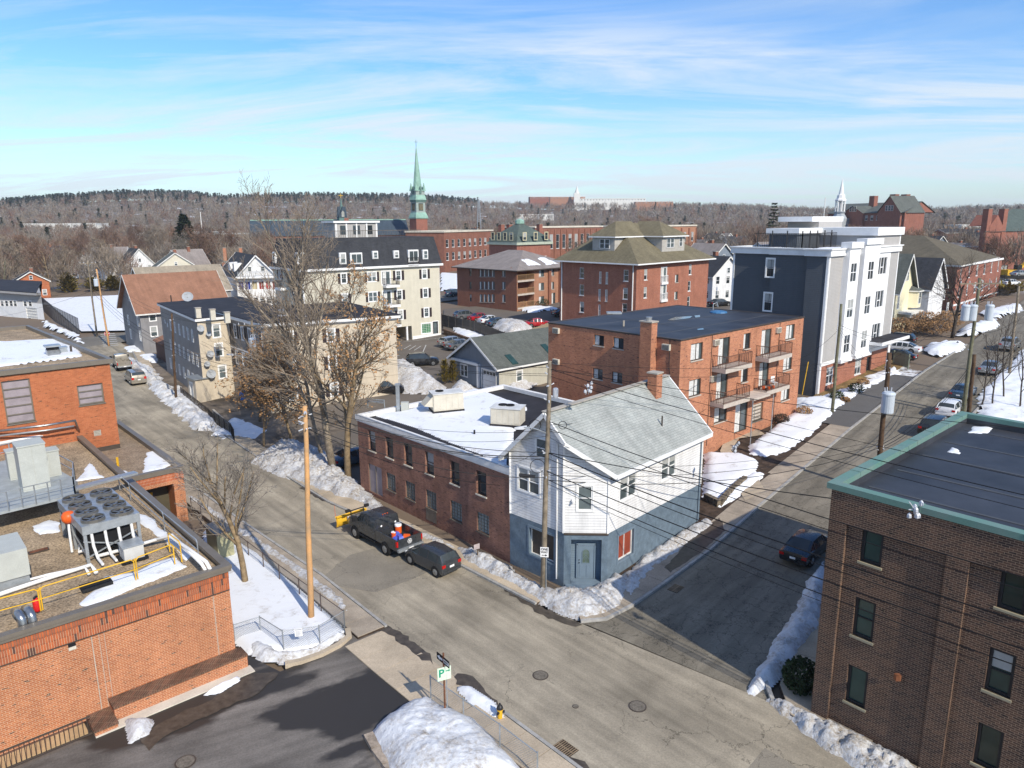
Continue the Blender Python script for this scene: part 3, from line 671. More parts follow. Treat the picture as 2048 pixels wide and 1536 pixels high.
# --- terrain
RIDGE=[(-700,398),(0,402),(60,398),(130,393),(250,386),(330,384),(400,385),(470,393),(560,390),(700,390),(790,391),(860,393),(950,400),(1080,404),(1200,403),(1300,403),(1420,405),(1520,409),(1600,412),(1700,414),(1800,414),(1900,411),(2048,406),(2700,400)]
def ridge_z(az,Rr):
 px=1024+F*math.tan(max(-1.2,min(1.2,az)));py=float(np.interp(px,[a for a,b in RIDGE],[b for a,b in RIDGE]))
 x=Rr*math.sin(az);y=Rr*math.cos(az)
 return zat(x,y,py)if abs(az)<1.1 else 40.
RT={i:ridge_z(R(i),1500.)-15 for i in range(-62,63)}
def zfar(x,y):
 r=math.hypot(x,y)
 if r<150:return hh(x,y)
 az=math.degrees(math.atan2(x,y));a=max(-61.9,min(61.9,az));i=math.floor(a);rz=RT[i]+(RT[i+1]-RT[i])*(a-i)
 t=min(1,max(0,(r-520)/980.));t=t*t*(3-2*t);b=min(5.5,hh(x,y))if y>0 else 0
 z=b+(rz-b)*t+2.2*mnoise.noise(Vector((x/160,y/160,0)))*min(1,(r-150)/300)
 if r>1500:z-=(r-1500)*.02
 return max(z,-60)
def terrain():
 rad=[0,4,8,12,16,20,24,28,32,36,40,45,50,55,60,66,72,80,88,96,105,115,125,137,150,165,180,200,225,250,280,320,360,420,480,560,640,740,840,940,1040,1140,1240,1340,1420,1500,1600,1800,2200,3000,4500]
 na=288;b=MB();b.v.append((0,0,hh(0,0)-.3))
 for r in rad[1:]:
  for k in range(na):
   a=2*math.pi*k/na;x,y=r*math.sin(a),r*math.cos(a);b.v.append((x,y,zfar(x,y)-(.3 if r<200 else .3*max(0,1-(r-200)/60))))
 for k in range(na):b.f.append((0,1+(k+1)%na,1+k));b.mi.append(0)
 for i in range(len(rad)-2):
  for k in range(na):
   a0=1+i*na;a1=a0+na;k2=(k+1)%na;b.f.append((a0+k,a0+k2,a1+k2,a1+k));b.mi.append(0)
 m,t,bb=newmat('winter ground');L=t.links.new;bb.inputs['Roughness'].default_value=.95
 tc=N(t,'ShaderNodeTexCoord');n=N(t,'ShaderNodeTexNoise',i={'Scale':.035,'Detail':8,'Roughness':.65});L(tc.outputs['Object'],n.inputs['Vector'])
 n2=N(t,'ShaderNodeTexNoise',i={'Scale':.9,'Detail':6,'Roughness':.7});L(tc.outputs['Object'],n2.inputs['Vector'])
 ad=N(t,'ShaderNodeMath',operation='ADD');L(n.outputs[0],ad.inputs[0]);mm=N(t,'ShaderNodeMath',operation='MULTIPLY',i={1:.3});L(n2.outputs[0],mm.inputs[0]);L(mm.outputs[0],ad.inputs[1])
 mr=N(t,'ShaderNodeMapRange',i={1:.75,2:.79});L(ad.outputs[0],mr.inputs[0])
 mx=N(t,'ShaderNodeMix',data_type='RGBA');mx.inputs[6].default_value=(.155,.115,.08,1);mx.inputs[7].default_value=(.62,.64,.67,1);L(mr.outputs[0],mx.inputs[0]);L(mx.outputs[2],bb.inputs['Base Color'])
 o=struct(b.mesh('ground',m,True,uv=False),'ground');fixn(o.data)
terrain()
# --- streets
NE=[(22,4),(2.56,24.6),(-4.5,32.4),(-11.6,40.7),(-19.4,48.9),(-27.4,57.7),(-36,68.5),(-53.5,87.2),(-69.5,113.5),(-75,121)]
FE=[(-68.5,126),(-62.8,118.4),(-46.9,91.8),(-30.8,72.4),(-19.9,59.0),(-14.2,52.3),(-8.4,46.9),(-3.3,41.6),(1.2,36.9),(3.6,35.0)]
RL=[(3.6,35.0),(5.0,35.2),(6.6,36.5),(8.9,38.9),(12.5,42.75),(17.3,48.6),(31.7,65.4),(49.8,85.6),(62.7,98.7),(82,120),(104,147)]
RR=[(112,141),(88,114),(68.6,92.8),(55.4,80.2),(37.3,60.2),(22.9,43.6),(18.1,37.7),(14.1,33.6),(11.6,30.3),(11.4,28.4),(12.6,26.6),(24,14)]
sheet('main_street',NE+FE+[(11.4,28.4),(12.6,26.6),(30,6)],M_road,0.)
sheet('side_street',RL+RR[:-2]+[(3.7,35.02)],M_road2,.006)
sheet('cross_street',[(-75,121),(-68.5,126),(-40,147),(10,176),(6,184),(-45,156),(-78,133),(-115,108),(-160,70),(-154,62),(-110,98)],asphalt('cross street asphalt',(.16,.145,.12),.3),.008)
sheet('street_far_side',[(11.4,28.4),(12.6,26.6),(30,6),(60,6),(60,60),(14.1,33.6)],M_walk2,-.02)if 0 else None
sheet('asphalt_patch',G((632,1165),(700,1110),(812,1080),(890,1128),(822,1160),(750,1185)),M_patch,.012)
sheet('asphalt_patch',G((1530,1496),(1485,1550),(1640,1640),(1700,1600)),M_patch,.012)
sheet('asphalt_patch',G((1860,790),(1893,770),(1935,778),(1905,800)),M_patch,.014)
sheet('driveway',G((497,1310),(560,1342),(640,1310),(688,1262),(700,1235),(760,1250),(790,1290),(890,1350),(1000,1425))+[(3,22),(-2,14),(-28,12),(-28,25),(-24,25.5),(-15,33)],M_lot,-.03)
def band(line,w0,w1,off_pts=None):
 """strip running beside a polyline at lateral distances w0..w1 (positive: left of travel)"""
 a=[];b=[]
 for i,p in enumerate(line):
  d=(V2(line[min(i+1,len(line)-1)])-V2(line[max(i-1,0)])).normalized();n=Vector((-d.y,d.x));a.append(V2(p)+n*w0);b.append(V2(p)+n*w1)
 return a,b
def kerb(name,line,w,h,m,label=None,side=1,z0=-.1):
 a,b=band(line,0,w*side);k=MB()
 for i in range(len(line)-1):
  q=[a[i],a[i+1],b[i+1],b[i]]
  k.hexa([(p.x,p.y,hh(p.x,p.y)+z0)for p in q],[(p.x,p.y,hh(p.x,p.y)+h)for p in q])
 o=k.obj(name,m);fixn(o.data);o['kind']='structure';return o
def resample(line,step):
 out=[V2(line[0])];acc=0
 for i in range(len(line)-1):
  a,b=V2(line[i]),V2(line[i+1]);L=(b-a).length;k=max(1,round(L/step))
  for j in range(1,k+1):out.append(a+(b-a)*j/k)
 return out
def slabs(name,line,w0,w1,h,step,m,jitter=.012,gap=.025):
 """walk of separate cast slabs; every slab is a part of the walk"""
 ln=resample(line,step);a,b=band(ln,w0,w1);root=None
 base=MB()
 for i in range(len(ln)-1):
  q=[a[i],a[i+1],b[i+1],b[i]];base.hexa([(p.x,p.y,hh(p.x,p.y)-.15)for p in q],[(p.x,p.y,hh(p.x,p.y)+h-.05)for p in q])
 root=base.obj(name,M_dirt);fixn(root.data);root['kind']='structure'
 for i in range(len(ln)-1):
  c=(a[i]+a[i+1]+b[i+1]+b[i])/4;q=[]
  for p in(a[i],a[i+1],b[i+1],b[i]):q.append(p+(c-p).normalized()*gap)
  dz=random.uniform(-jitter,jitter);k=MB()
  k.hexa([(p.x,p.y,hh(p.x,p.y)+h-.10)for p in q],[(p.x,p.y,hh(p.x,p.y)+h+dz+random.uniform(-.004,.004))for p in q]);o=k.obj('slab',m,root);fixn(o.data)
 return root
NW=[NE[i]for i in range(2,8)]
kerb('kerb',[(-6.7,34.9)]+NE[3:8],.16,.13,M_curb,side=1)
slabs('sidewalk',[(-6.7,34.9),(-11.6,40.7),(-19.4,48.9),(-27.4,57.7),(-36,68.5),(-53.5,87.2)],.18,1.75,.125,1.5,M_walk2)
slabs('drive_apron',[(-1.3,28.9),(-4.6,32.5),(-6.6,34.8)],.0,2.6,.02,1.75,M_walk)
kerb('kerb',[(8,18.7),(2.56,24.6),(-1.2,28.8)],.16,.13,M_curb,side=1)
slabs('sidewalk',[(8,18.7),(2.56,24.6),(-1.2,28.8)],.18,1.75,.125,1.5,M_walk)
kerb('kerb',[(-62.8,118.4),(-46.9,91.8),(-30.8,72.4),(-19.9,59.0),(-14.2,52.3),(-8.4,46.9),(-3.3,41.6),(1.2,36.9)],.16,.13,M_curb,side=1)
slabs('sidewalk',[(-62.8,118.4),(-46.9,91.8),(-30.8,72.4),(-19.9,59.0),(-14.2,52.3),(-8.4,46.9),(-3.3,41.6),(1.2,36.9)],.18,1.6,.125,1.6,M_walk)
kerb('kerb',resample(RL[:9],3.),.18,.15,M_curb,side=1)
slabs('sidewalk',[(3.6,35.0),(5.0,35.2),(6.6,36.5),(8.9,38.9),(12.5,42.75),(17.3,48.6),(22,54.1)],.2,1.75,.14,1.55,M_walk2)
a_,b_=band([(22,54.1),(31.7,65.4),(40.5,75.4)],.2,2.0);sheet('sidewalk',list(a_)+list(b_)[::-1],M_walk2,.13)
a_,b_=band([(31.9,65.6),(40.5,75.4),(47,82.6)],.2,3.2);sheet('path',list(a_)+list(b_)[::-1],M_path,.145)
kerb('kerb',resample(RR[2:10][::-1],3.),.18,.15,M_curb,side=-1)
slabs('sidewalk',[(13.4,24.9),(11.7,27.4),(12.0,29.6),(14.3,33.2),(18.3,37.4),(23.1,43.3)],-.2,-1.55,.14,1.6,M_walk)
slabs('sidewalk',[(26,10.2),(13.4,24.9)],-.2,-1.35,.15,1.9,M_walk)
kerb('kerb',[(26,10.2),(12.9,25.6)],.18,.16,M_curb,side=-1)
sheet('yard',G((700,1005),(560,960),(430,862),(300,770),(262,712),(430,700),(560,700),(640,760),(730,775),(715,830)),mat('bare yard',(.19,.155,.12),.95,var=.4,sc=.5),-.08)
sheet('back_lot',[(-12.6,56.2),(-20.5,66),(-16,72),(-20,78),(-33,93),(-33,118),(-12,125),(2,105),(4,92),(-3,84),(8,76),(3,68),(-4,62)],M_lot2,-.02)
sheet('back_lot',[(2,106),(-12,126),(-14,150),(30,165),(55,140),(40,120),(20,108)],M_lot2,.0)
sheet('yard',[(5.6,39.6),(4.5,35.6),(7.6,38.9),(12,43.9),(17,49.8),(30.5,65.8),(28.9,71),(13.8,57.3),(8.5,62),(8,53),(13.2,47.6)],M_dirt,.06)
sheet('yard',[(30.9,66.0),(28.9,71.4),(33.2,77.3),(49.5,93),(51,91),(38.8,77.5)],M_grass,.10)
sheet('yard',[(24,44),(37.8,59.8),(55.8,79.8),(90,115),(120,95),(60,40),(30,38)],mat('brown yard',(.17,.13,.09),.95,var=.4,sc=.6),.02)
sheet('front_walk',G((1455,868),(1500,850),(1530,872),(1478,880),(1462,905),(1510,950),(1530,985),(1490,1005),(1462,960),(1440,905)),M_walk,.16)
sheet('tennis_court',G((86,598),(262,590),(330,640),(262,662),(163,664)),M_snow,.15)
def stripe(name,a,b,w,off=.012,m=M_lines):
 a,b=V2(a),V2(b);d=(b-a).normalized();n=Vector((-d.y,d.x))*w/2
 return sheet(name,[a-n,b-n,b+n,a+n],m,off,cell=6)
for p,q in(((196,682),(200,676)),):pass
for i in range(7):
 y=669+3.9*i;k=gnd(201+1.0*i,y)[:2];k2=gnd(230+1.2*i,y-2.2)[:2];stripe('crosswalk_bar',k,k2,.55,.022)
for x0,y0,x1,y1 in((822,690,808,698),(832,691,818,700),(842,692,828,701),(852,690,846,704),(806,684,880,676),(735,700,800,712),(760,735,820,722)):
 stripe('bay_line',gnd(x0,y0)[:2],gnd(x1,y1)[:2],.14,.012)
for i in range(16):
 a=V2((14.2+3.2*i*.66,39.3+3.2*i*.75));
 if i>5:stripe('road_seam',a+Vector((2.3,-1.0)),a+Vector((2.3+.66*1.2,-1.0+.75*1.2)),.07,.02,M_tar)
M_wet=mat('wet stain',(.085,.07,.055),.4,var=.3,sc=3)
def stain(pp,off=.02,jag=.12):
 q=resample(G(*pp)+[gnd(*pp[0])[:2]],.35)[:-1];sheet('wet_stain',[p+Vector((random.uniform(-jag,jag),random.uniform(-jag,jag)))for p in q],M_wet,off,cell=2)
stain(((655,1165),(690,1195),(752,1240),(800,1262),(862,1310),(868,1330),(845,1320),(780,1270),(735,1245),(690,1212)),.022)
stain(((912,1345),(945,1352),(985,1395),(1020,1440),(1060,1480),(1040,1470),(990,1425),(950,1395),(915,1368)),.022)
stain(((280,1478),(330,1440),(420,1400),(505,1345),(560,1345),(520,1385),(430,1425),(340,1465),(300,1500)),.0,.08)
stain(((1130,1510),(1170,1525),(1190,1560),(1150,1545)),.022);stain(((1010,1175),(1110,1228),(1165,1252),(1150,1256),(1090,1232),(1015,1188)),.022);stain(((600,975),(640,975),(735,1020),(700,1022),(640,1000)),.022)
stain(((1400,1060),(1440,1040),(1450,1065),(1400,1110),(1340,1150),(1330,1140)),.16,.06)
# --- snow
mound('snow_bank',G((912,1098),(960,1105),(1012,1130),(1060,1165),(1110,1180),(1180,1180),(1228,1150),(1262,1165),(1245,1215),(1175,1245),(1110,1222),(1020,1170),(935,1128)),.7,M_snowd,res=.13,edge=.55,rough=.45,rsc=1.5,ragged=.18,seed=1)
mound('snow_bank',G((1230,1165),(1290,1110),(1360,1065),(1415,1035),(1432,1052),(1370,1098),(1300,1150),(1262,1200)),.42,M_snowd,res=.14,edge=.45,rough=.6,rsc=1.6,ragged=.2,seed=2)
mound('snow_bank',G((500,925),(560,890),(600,890),(650,905),(730,985),(735,1010),(690,1000),(600,968),(540,945)),.95,M_snowd,res=.2,edge=.9,rough=.55,rsc=1.,ragged=.3,seed=3)
mound('snow_bank',G((700,985),(735,985),(780,1030),(840,1065),(905,1090),(915,1104),(860,1085),(800,1062),(740,1025)),.35,M_snowd,res=.16,edge=.4,rough=.5,ragged=.16,seed=4)
mound('snow_bank',G((258,715),(300,735),(345,782),(380,810),(432,842),(430,862),(392,862),(345,822),(300,775),(262,735)),.7,M_snowm,res=.25,edge=.8,rough=.6,rsc=.9,ragged=.5,seed=5)
mound('snow_patch',G((352,770),(380,795),(440,850),(452,880),(425,862),(395,835),(355,800)),.35,M_snowm,res=.3,edge=.5,ragged=.4,seed=6)
mound('snow_bank',G((1530,1400),(1560,1398),(1650,1445),(1780,1500),(1900,1580),(1800,1600),(1700,1530),(1600,1462)),.6,M_snowd,res=.11,edge=.5,rough=.55,rsc=1.9,ragged=.15,seed=7)
mound('snow_bank',G((1648,1122),(1650,1195),(1640,1250),(1600,1310),(1530,1378),(1508,1392),(1490,1385),(1540,1290),(1590,1220),(1620,1150)),.45,M_snowm,res=.16,edge=.5,rough=.5,ragged=.18,seed=8)
mound('snow_yard',G((420,1150),(410,1060),(448,1058),(520,1110),(690,1262),(640,1288),(560,1308),(500,1306),(440,1260)),.22,M_snow,res=.2,edge=.25,rough=.12,rsc=.5,ragged=.08,seed=9)
mound('snow_bank',G((486,1292),(530,1284),(560,1306),(620,1300),(684,1262),(690,1272),(640,1300),(570,1325),(520,1318)),.38,M_snowm,res=.12,edge=.3,rough=.4,rsc=2.,ragged=.1,seed=10)
mound('snow_bank',G((372,985),(420,1015),(520,1078),(610,1140),(690,1200),(702,1232),(680,1222),(560,1128),(440,1045),(372,998)),.3,M_snowd,res=.14,edge=.35,rough=.5,rsc=1.6,ragged=.16,seed=11)
mound('snow_heap',G((742,1470),(765,1440),(810,1408),(862,1396),(895,1420),(950,1440),(1010,1500),(1060,1560),(900,1640),(790,1580)),1.0,snowmat('heap snow',.32,bump=.6),res=.1,edge=1.0,rough=.17,rsc=1.1,ragged=.08,seed=12)
mound('snow_patch',G((915,1378),(940,1377),(985,1405),(1010,1440),(990,1440),(940,1408)),.2,M_snow,res=.1,edge=.2,ragged=.06,seed=13,off=.12)
mound('snow_patch',G((402,1392),(440,1368),(478,1352),(480,1362),(440,1385)),.3,M_snow,res=.08,edge=.2,ragged=.06,seed=14)
mound('snow_patch',G((250,1440),(305,1438),(300,1470),(258,1488)),.4,M_snowm,res=.1,edge=.3,ragged=.08,seed=15)
mound('snow_field',G((1500,895),(1540,862),(1600,820),(1660,800),(1665,830),(1620,870),(1570,905),(1530,915),(1500,910)),.3,M_snow,res=.25,edge=.4,rough=.2,ragged=.25,seed=16,off=.1)
mound('snow_field',G((1590,800),(1650,795),(1740,760),(1790,735),(1780,755),(1700,800),(1660,830),(1600,850)),.22,M_snow,res=.3,edge=.4,rough=.3,ragged=.6,seed=17,off=.1)
mound('snow_field',G((1410,910),(1480,912),(1516,925),(1510,948),(1470,975),(1440,1000),(1408,995)),.35,M_snow,res=.2,edge=.4,rough=.15,ragged=.15,seed=18,off=.12)
mound('snow_bank',G((1448,985),(1500,950),(1528,948),(1520,965),(1470,1000),(1440,1018),(1425,1012)),.3,M_snow,res=.15,edge=.3,rough=.3,ragged=.12,seed=19,off=.05)
mound('snow_heap',G((738,752),(770,738),(830,742),(870,762),(895,782),(880,790),(800,785),(740,778)),2.6,M_snowd,res=.35,edge=1.6,rough=.4,rsc=.55,ragged=.5,seed=20)
mound('snow_heap',G((905,772),(935,765),(950,780),(925,790),(900,785)),1.2,M_snowm,res=.3,edge=.8,ragged=.3,seed=21)
mound('snow_heap',G((1000,770),(1090,735),(1102,745),(1060,775),(1010,790)),1.5,M_snowd,res=.25,edge=1.2,rough=.35,ragged=.25,seed=22)
mound('snow_heap',G((985,650),(1020,648),(1065,655),(1058,666),(1020,672),(985,665)),1.6,M_snowd,res=.4,edge=2.,rough=.3,ragged=.4,seed=23)
mound('snow_patch',G((895,650),(960,668),(1000,690),(980,692),(920,672)),.5,M_snow,res=.4,edge=.6,ragged=.4,seed=24)
mound('snow_patch',G((1030,618),(1080,614),(1120,618),(1060,626)),.5,M_snow,res=.5,edge=.6,ragged=.4,seed=25)
mound('snow_patch',G((880,545),(918,548),(918,578),(882,582)),.2,M_snow,res=.8,edge=.6,ragged=.4,seed=26)
mound('snow_field',G((1855,690),(1925,685),(1932,700),(1880,712),(1850,705)),.6,M_snow,res=.4,edge=.8,rough=.4,ragged=.4,seed=27)
mound('snow_field',G((1925,655),(1990,638),(2000,655),(1940,672),(1915,670)),.7,M_snow,res=.4,edge=.8,rough=.4,ragged=.4,seed=28)
mound('snow_field',G((1960,790),(2048,700),(2140,740),(2100,850),(1960,850)),.4,M_snow,res=.4,edge=.8,rough=.4,ragged=.8,seed=29)
mound('snow_field',G((1960,625),(2035,608),(2048,622),(1990,640)),.5,M_snow,res=.6,edge=.8,rough=.4,ragged=.6,seed=30)
mound('snow_patch',G((248,695),(280,692),(285,706),(258,704)),.3,M_snow,res=.3,edge=.5,ragged=.3,seed=31)
mound('snow_patch',G((276,712),(310,708),(312,725),(290,722)),.3,M_snow,res=.3,edge=.5,ragged=.3,seed=32)
mound('snow_patch',G((86,640),(110,650),(160,672),(165,690),(130,668),(90,655)),.5,M_snow,res=.6,edge=.6,ragged=.5,seed=33)
mound('snow_patch',G((425,870),(470,835),(530,860),(500,880)),.25,M_snow,res=.3,edge=.4,ragged=.4,seed=34)
mound('snow_patch',G((1728,755),(1790,735),(1800,748),(1760,765)),.3,M_snow,res=.3,edge=.4,ragged=.3,seed=35)
# === BUILDINGS
# ---- white and blue-grey corner house
A_=V2((-.19,42.5));wd=Vector((.714,-.700));sd=Vector((.674,.739))
P0=A_+wd*4.43;P1=A_+wd*6.39+sd*1.72;P2_=A_+wd*6.39+sd*12.8;P3_=A_+sd*12.8
hs=Bd('corner_house','white clapboard two-storey corner house over a blue-grey ground floor with pale shingle roof','house',[P0,P1,P2_,P3_,A_],.15)
E3,EV,RG=3.15,7.15,10.15
sl_=(RG-EV)/3.2
hP0=RG-sl_*(4.43-3.2)
u,h=hs.fu(4,1057,962);hs.win(4,4.43-(4.43-u)if 0 else u,h-.75,1.75,1.5,S['house_pair'])
u,h=hs.fu(4,1083,1075);hs.win(4,u,.95,2.0,1.75,S['house_shop'])
u,h=hs.fu(1,1256,972);hs.win(1,u,h-.75,1.75,1.45,S['house_pair'])
u2,h2=hs.fu(1,1337,938);hs.win(1,u2,h-.75,1.75,1.45,S['house_pair'])
u,h1=hs.fu(1,1252,1081);hs.win(1,u,.95,1.65,1.65,S['house_red'])
u,h=hs.fu(0,1170,995);hs.win(0,u,h-.8,.85,1.5,S['house_dh'])
hs.holes[0].append((.42,-.2,2.2,2.75,.55))
for i in range(5):
 hs.wall(i,-.6,E3,M_blue,'ground_floor_wall');hs.wall(i,E3,EV,siding('white clapboard',(1,1,1)),'upper_wall')
MB().poly([hs.pt(4,0,EV),hs.pt(4,4.43,EV),hs.pt(4,4.43,hP0),hs.pt(4,3.2,RG),hs.pt(4,0,EV+.01)]).obj('gable',M_white,hs.root)
MB().poly([hs.pt(0,0,EV),hs.pt(0,hs.edge(0)[3],EV),hs.pt(0,0,hP0)]).obj('gable',M_white,hs.root)
MB().poly([hs.pt(2,0,EV),hs.pt(2,6.39,EV),hs.pt(2,3.2,RG)]).obj('gable',M_white,hs.root)
def hq(s_,t_,up=0.):
 p=A_+sd*s_+wd*t_-hs.O;return Vector((p.x,p.y,RG-sl_*abs(t_-3.2)+.12+up))
def slab(b,ps,t=.13):
 n=len(ps);lo=[p-Vector((0,0,t))for p in ps]
 b.a([tuple(p)for p in ps]+[tuple(p)for p in lo],[tuple(range(n)),tuple(range(2*n-1,n-1,-1))]+[(i,n+i,n+(i+1)%n,(i+1)%n)for i in range(n)])
b=MB();slab(b,[hq(-.4,3.2),hq(-.4,4.75),hq(1.75,6.85),hq(13.1,6.85),hq(13.1,3.2)]);o=b.obj('roof',M_sh_light,hs.root);fixn(o.data)
b=MB();slab(b,[hq(-.4,3.2),hq(13.1,3.2),hq(13.1,-.5),hq(-.4,-.5)]);o=b.obj('roof',M_sh_light,hs.root);fixn(o.data)
b=MB()
for p,q in((hq(-.43,3.2),hq(-.43,4.75)),(hq(-.43,4.75),hq(1.75,6.9)),(hq(1.75,6.9),hq(13.1,6.9)),(hq(-.43,3.2),hq(-.43,-.5)),(hq(-.4,-.53),hq(13.1,-.53)),(hq(13.13,-.5),hq(13.13,3.2)),(hq(13.13,3.2),hq(13.13,6.85))):
 b.beam(p-Vector((0,0,.12)),q-Vector((0,0,.12)),.09,.24)
b.obj('fascia',M_whitep,hs.root)
b=MB();b.beam(hq(-.4,3.2,.03),hq(13.1,3.2,.03),.42,.05);b.obj('ridge_cap',M_conc,hs.root)
for p in((4,4.43-.05),(0,hs.edge(0)[3]-.02),(1,11.0),(4,.06)):
 q=hs.pt(p[0],p[1],0);b=MB();b.box(q.x-.06,q.y-.06,E3,q.x+.06,q.y+.06,EV-.05 if p[0]!=4 or p[1]<1 else hP0-.2);b.obj('corner_board',M_whitep,hs.root)
b=MB();q=hs.pt(4,3.92,0,-.06);b.cyl((q.x,q.y,.1),(q.x,q.y,hP0-.5),.045,n=8);b.obj('downspout',M_whitep,hs.root)
b=MB();q=hs.pt(1,10.75,0,-.07);b.cyl((q.x,q.y,.1),(q.x,q.y,EV),.04,n=8);b.obj('downspout',M_blued,hs.root)
style('proud','dh',M_whitep,M_glassm,rec=-.04,fw=.07)
u,h=hs.fu(4,1085,878);hs.win(4,u,7.35,.95,1.2,S['proud'],hole=False)
L0=hs.edge(0)[3];a,uu,nn,L=hs.edge(0)
b=MB();p=[hs.pt(0,.42,0,.55),hs.pt(0,2.2,0,.55)]
b.poly([(p[0].x,p[0].y,-.2),(p[1].x,p[1].y,-.2),(p[1].x,p[1].y,2.75),(p[0].x,p[0].y,2.75)]);b.obj('door_recess',M_blues,hs.root)
rz=math.atan2(uu.y,uu.x);q=hs.pt(0,.85,.08,.47)
d=MB();d.box(0,0,0,.95,.06,2.1)
for x0,z0,x1,z1 in((.1,.12,.44,.85),(.51,.12,.85,.85)):d.box(x0,-.025,z0,x1,0,z1)
door=link('door',d.mesh('door',M_blued),hs.root,q,rz)
g=MB();g.lathe((0,0,0),[(0.0,0)],3)if 0 else None
pts=[(.26,.98)]+[(.69,.98)]+[(.475+.215*math.cos(t),1.62+.24*math.sin(t))for t in np.linspace(0,math.pi,9)]
g.poly([(x,-.012,z)for x,z in pts]);link('door_glass',g.mesh('door_glass',glass('leaded glass',(.16,.22,.18),.2)),door)
g=MB();g.tube([(x,-.02,z)for x,z in pts+[pts[0]]],.018,5);g.tube([(.475,-.02,.98),(.475,-.02,1.86)],.01,4);g.tube([(.26,-.02,1.2),(.475,-.02,1.5),(.69,-.02,1.2)],.012,4);g.tube([(.26,-.02,1.62),(.69,-.02,1.62)],.01,4);link('glass_leading',g.mesh('glass_leading',M_blued),door)
g=MB();g.cyl((.08,-.06,1.0),(.08,0,1.0),.035,n=8);link('door_handle',g.mesh('door_handle',M_black),door);g=MB();g.cyl((.08,-.05,1.18),(.08,0,1.18),.03,n=8);link('lock',g.mesh('lock',M_black),door)
f=MB();f.box(-.09,-.04,0,-.01,.03,2.2);f.box(.96,-.04,0,1.04,.03,2.2);f.box(-.09,-.04,2.12,1.04,.03,2.25);link('door_frame',f.mesh('door_frame',M_blued),door)
f=MB();f.box(.02,-.02,2.1,.93,.0,2.12);link('threshold',f.mesh('threshold',M_whitep),door)
b=MB();b.poly([hs.pt(0,.42,.0,-.02),hs.pt(0,2.2,.0,-.02),hs.pt(0,2.2,.0,.56),hs.pt(0,.42,.0,.56)])
def step(o,h0,h1,w0,w1):
 p=[hs.pt(0,w0,0,-o),hs.pt(0,w1,0,-o),hs.pt(0,w1,0,.55),hs.pt(0,w0,0,.55)];return MB().prism([(k.x,k.y)for k in p],h0,h1).obj('step',M_blued,hs.root)
step(.0,-.3,.06,.44,2.18);step(.55,-.45,-.07,.1,2.5)
hs.fbox(0,-.02,L0+.02,E3-.10,E3+.02,.06,M_bronze,'trim_band')
def chimney(parent,loc,w,d,h0,h1,m,rz,cap=M_conc,pot=False):
 b=MB();b.box(-w/2,-d/2,h0,w/2,d/2,h1);c=link('chimney',b.mesh('chimney',m),parent,loc,rz)
 k=MB();k.box(-w/2-.06,-d/2-.06,h1,w/2+.06,d/2+.06,h1+.09);link('chimney_cap',k.mesh('chimney_cap',cap),c)
 if pot:k=MB();k.cyl((0,0,h1+.09),(0,0,h1+.35),.2,n=12);k.cyl((0,0,h1+.35),(0,0,h1+.42),.27,n=12);link('flue',k.mesh('flue',M_galv),c)
 return c
q=hq(10.3,3.9);chimney(hs.root,(q.x,q.y,0),.7,.7,q.z-1,q.z+1.35,M_balc,math.atan2(sd.y,sd.x))
q=hq(8.6,5.6);b=MB();b.cyl((q.x,q.y,q.z-.2),(q.x,q.y,q.z+.65),.05,n=8);b.obj('vent_pipe',M_bronze,hs.root)
q=hs.pt(0,.5,5.1,-.12);b=MB();b.box(q.x-.08,q.y-.05,q.z,q.x+.08,q.y+.12,q.z+.16);b.cyl((q.x,q.y-.16,q.z+.04),(q.x,q.y,q.z+.08),.06,n=8);b.obj('security_camera',M_whitep,hs.root)
# ---- red brick warehouse row along main street
wh=Bd('brick_warehouse','long two-storey dull red brick workshop with snow-covered flat roof and glass block windows','building',[A_,A_+Vector((math.cos(R(42.4)),math.sin(R(42.4))))*15.5,V2((-12.24,55.47))+Vector((math.cos(R(42.4)),math.sin(R(42.4))))*15.5,V2((-12.24,55.47))],.15)
ZR=5.75
for p in((743.5,873.5),(778.5,888.8),(816,904),(858.7,921),(909.5,942),(962.5,966.5)):
 u,h=wh.fu(3,*p);wh.win(3,u,3.55,1.0,1.6,S['ware_up'])
for p,hh_ in(((782.2,968.5),1.25),((820.9,989),1.25),((862.7,1008),1.25),((912.5,1033),1.2),((966,1061),1.15)):
 u,h=wh.fu(3,*p);wh.win(3,u,.95,1.2,1.35,S['ware_blk'])
u,h=wh.fu(3,751.6,975);wh.win(3,u,.05,1.9,2.35,dict(style('lil','doors',M_coping,M_purp,rec=.1,fw=.04),nm='door'))
for i in range(4):wh.wall(i,-.4,ZR,M_ware)
q=wh.fu(3,862.7,1030)[0];wh.fbox(3,q-.6,q+.6,.0,.92,.02,M_steelw,'panel')
wh.flat(ZR-.05,M_tar,inn=.05)
wh.ring(ZR,ZR+.34,.12,.25,M_pipew,'coping');wh.ring(ZR-.14,ZR,.06,.0,M_pipew,'fascia')
wh.fbox(3,0,wh.edge(3)[3]-.0,ZR+.34,ZR+.37,.13,M_galv,'coping_flashing',inn=-.0)
zr=.15+ZR
def rp(px,py,z=None,B=wh):p=atz(px,py,zr if z is None else z);return p
mound('roof_snow',[atz(*p,zr+.1)for p in((752,827),(800,822),(850,808),(905,790),(950,775),(1000,792),(1055,812),(1032,850),(1012,905),(1008,930),(965,905),(900,880),(830,850))],.16,M_snow,res=.16,edge=.25,rough=.15,ragged=.12,base=lambda x,y:zr,kind='stuff',seed=40,rsc=.6)
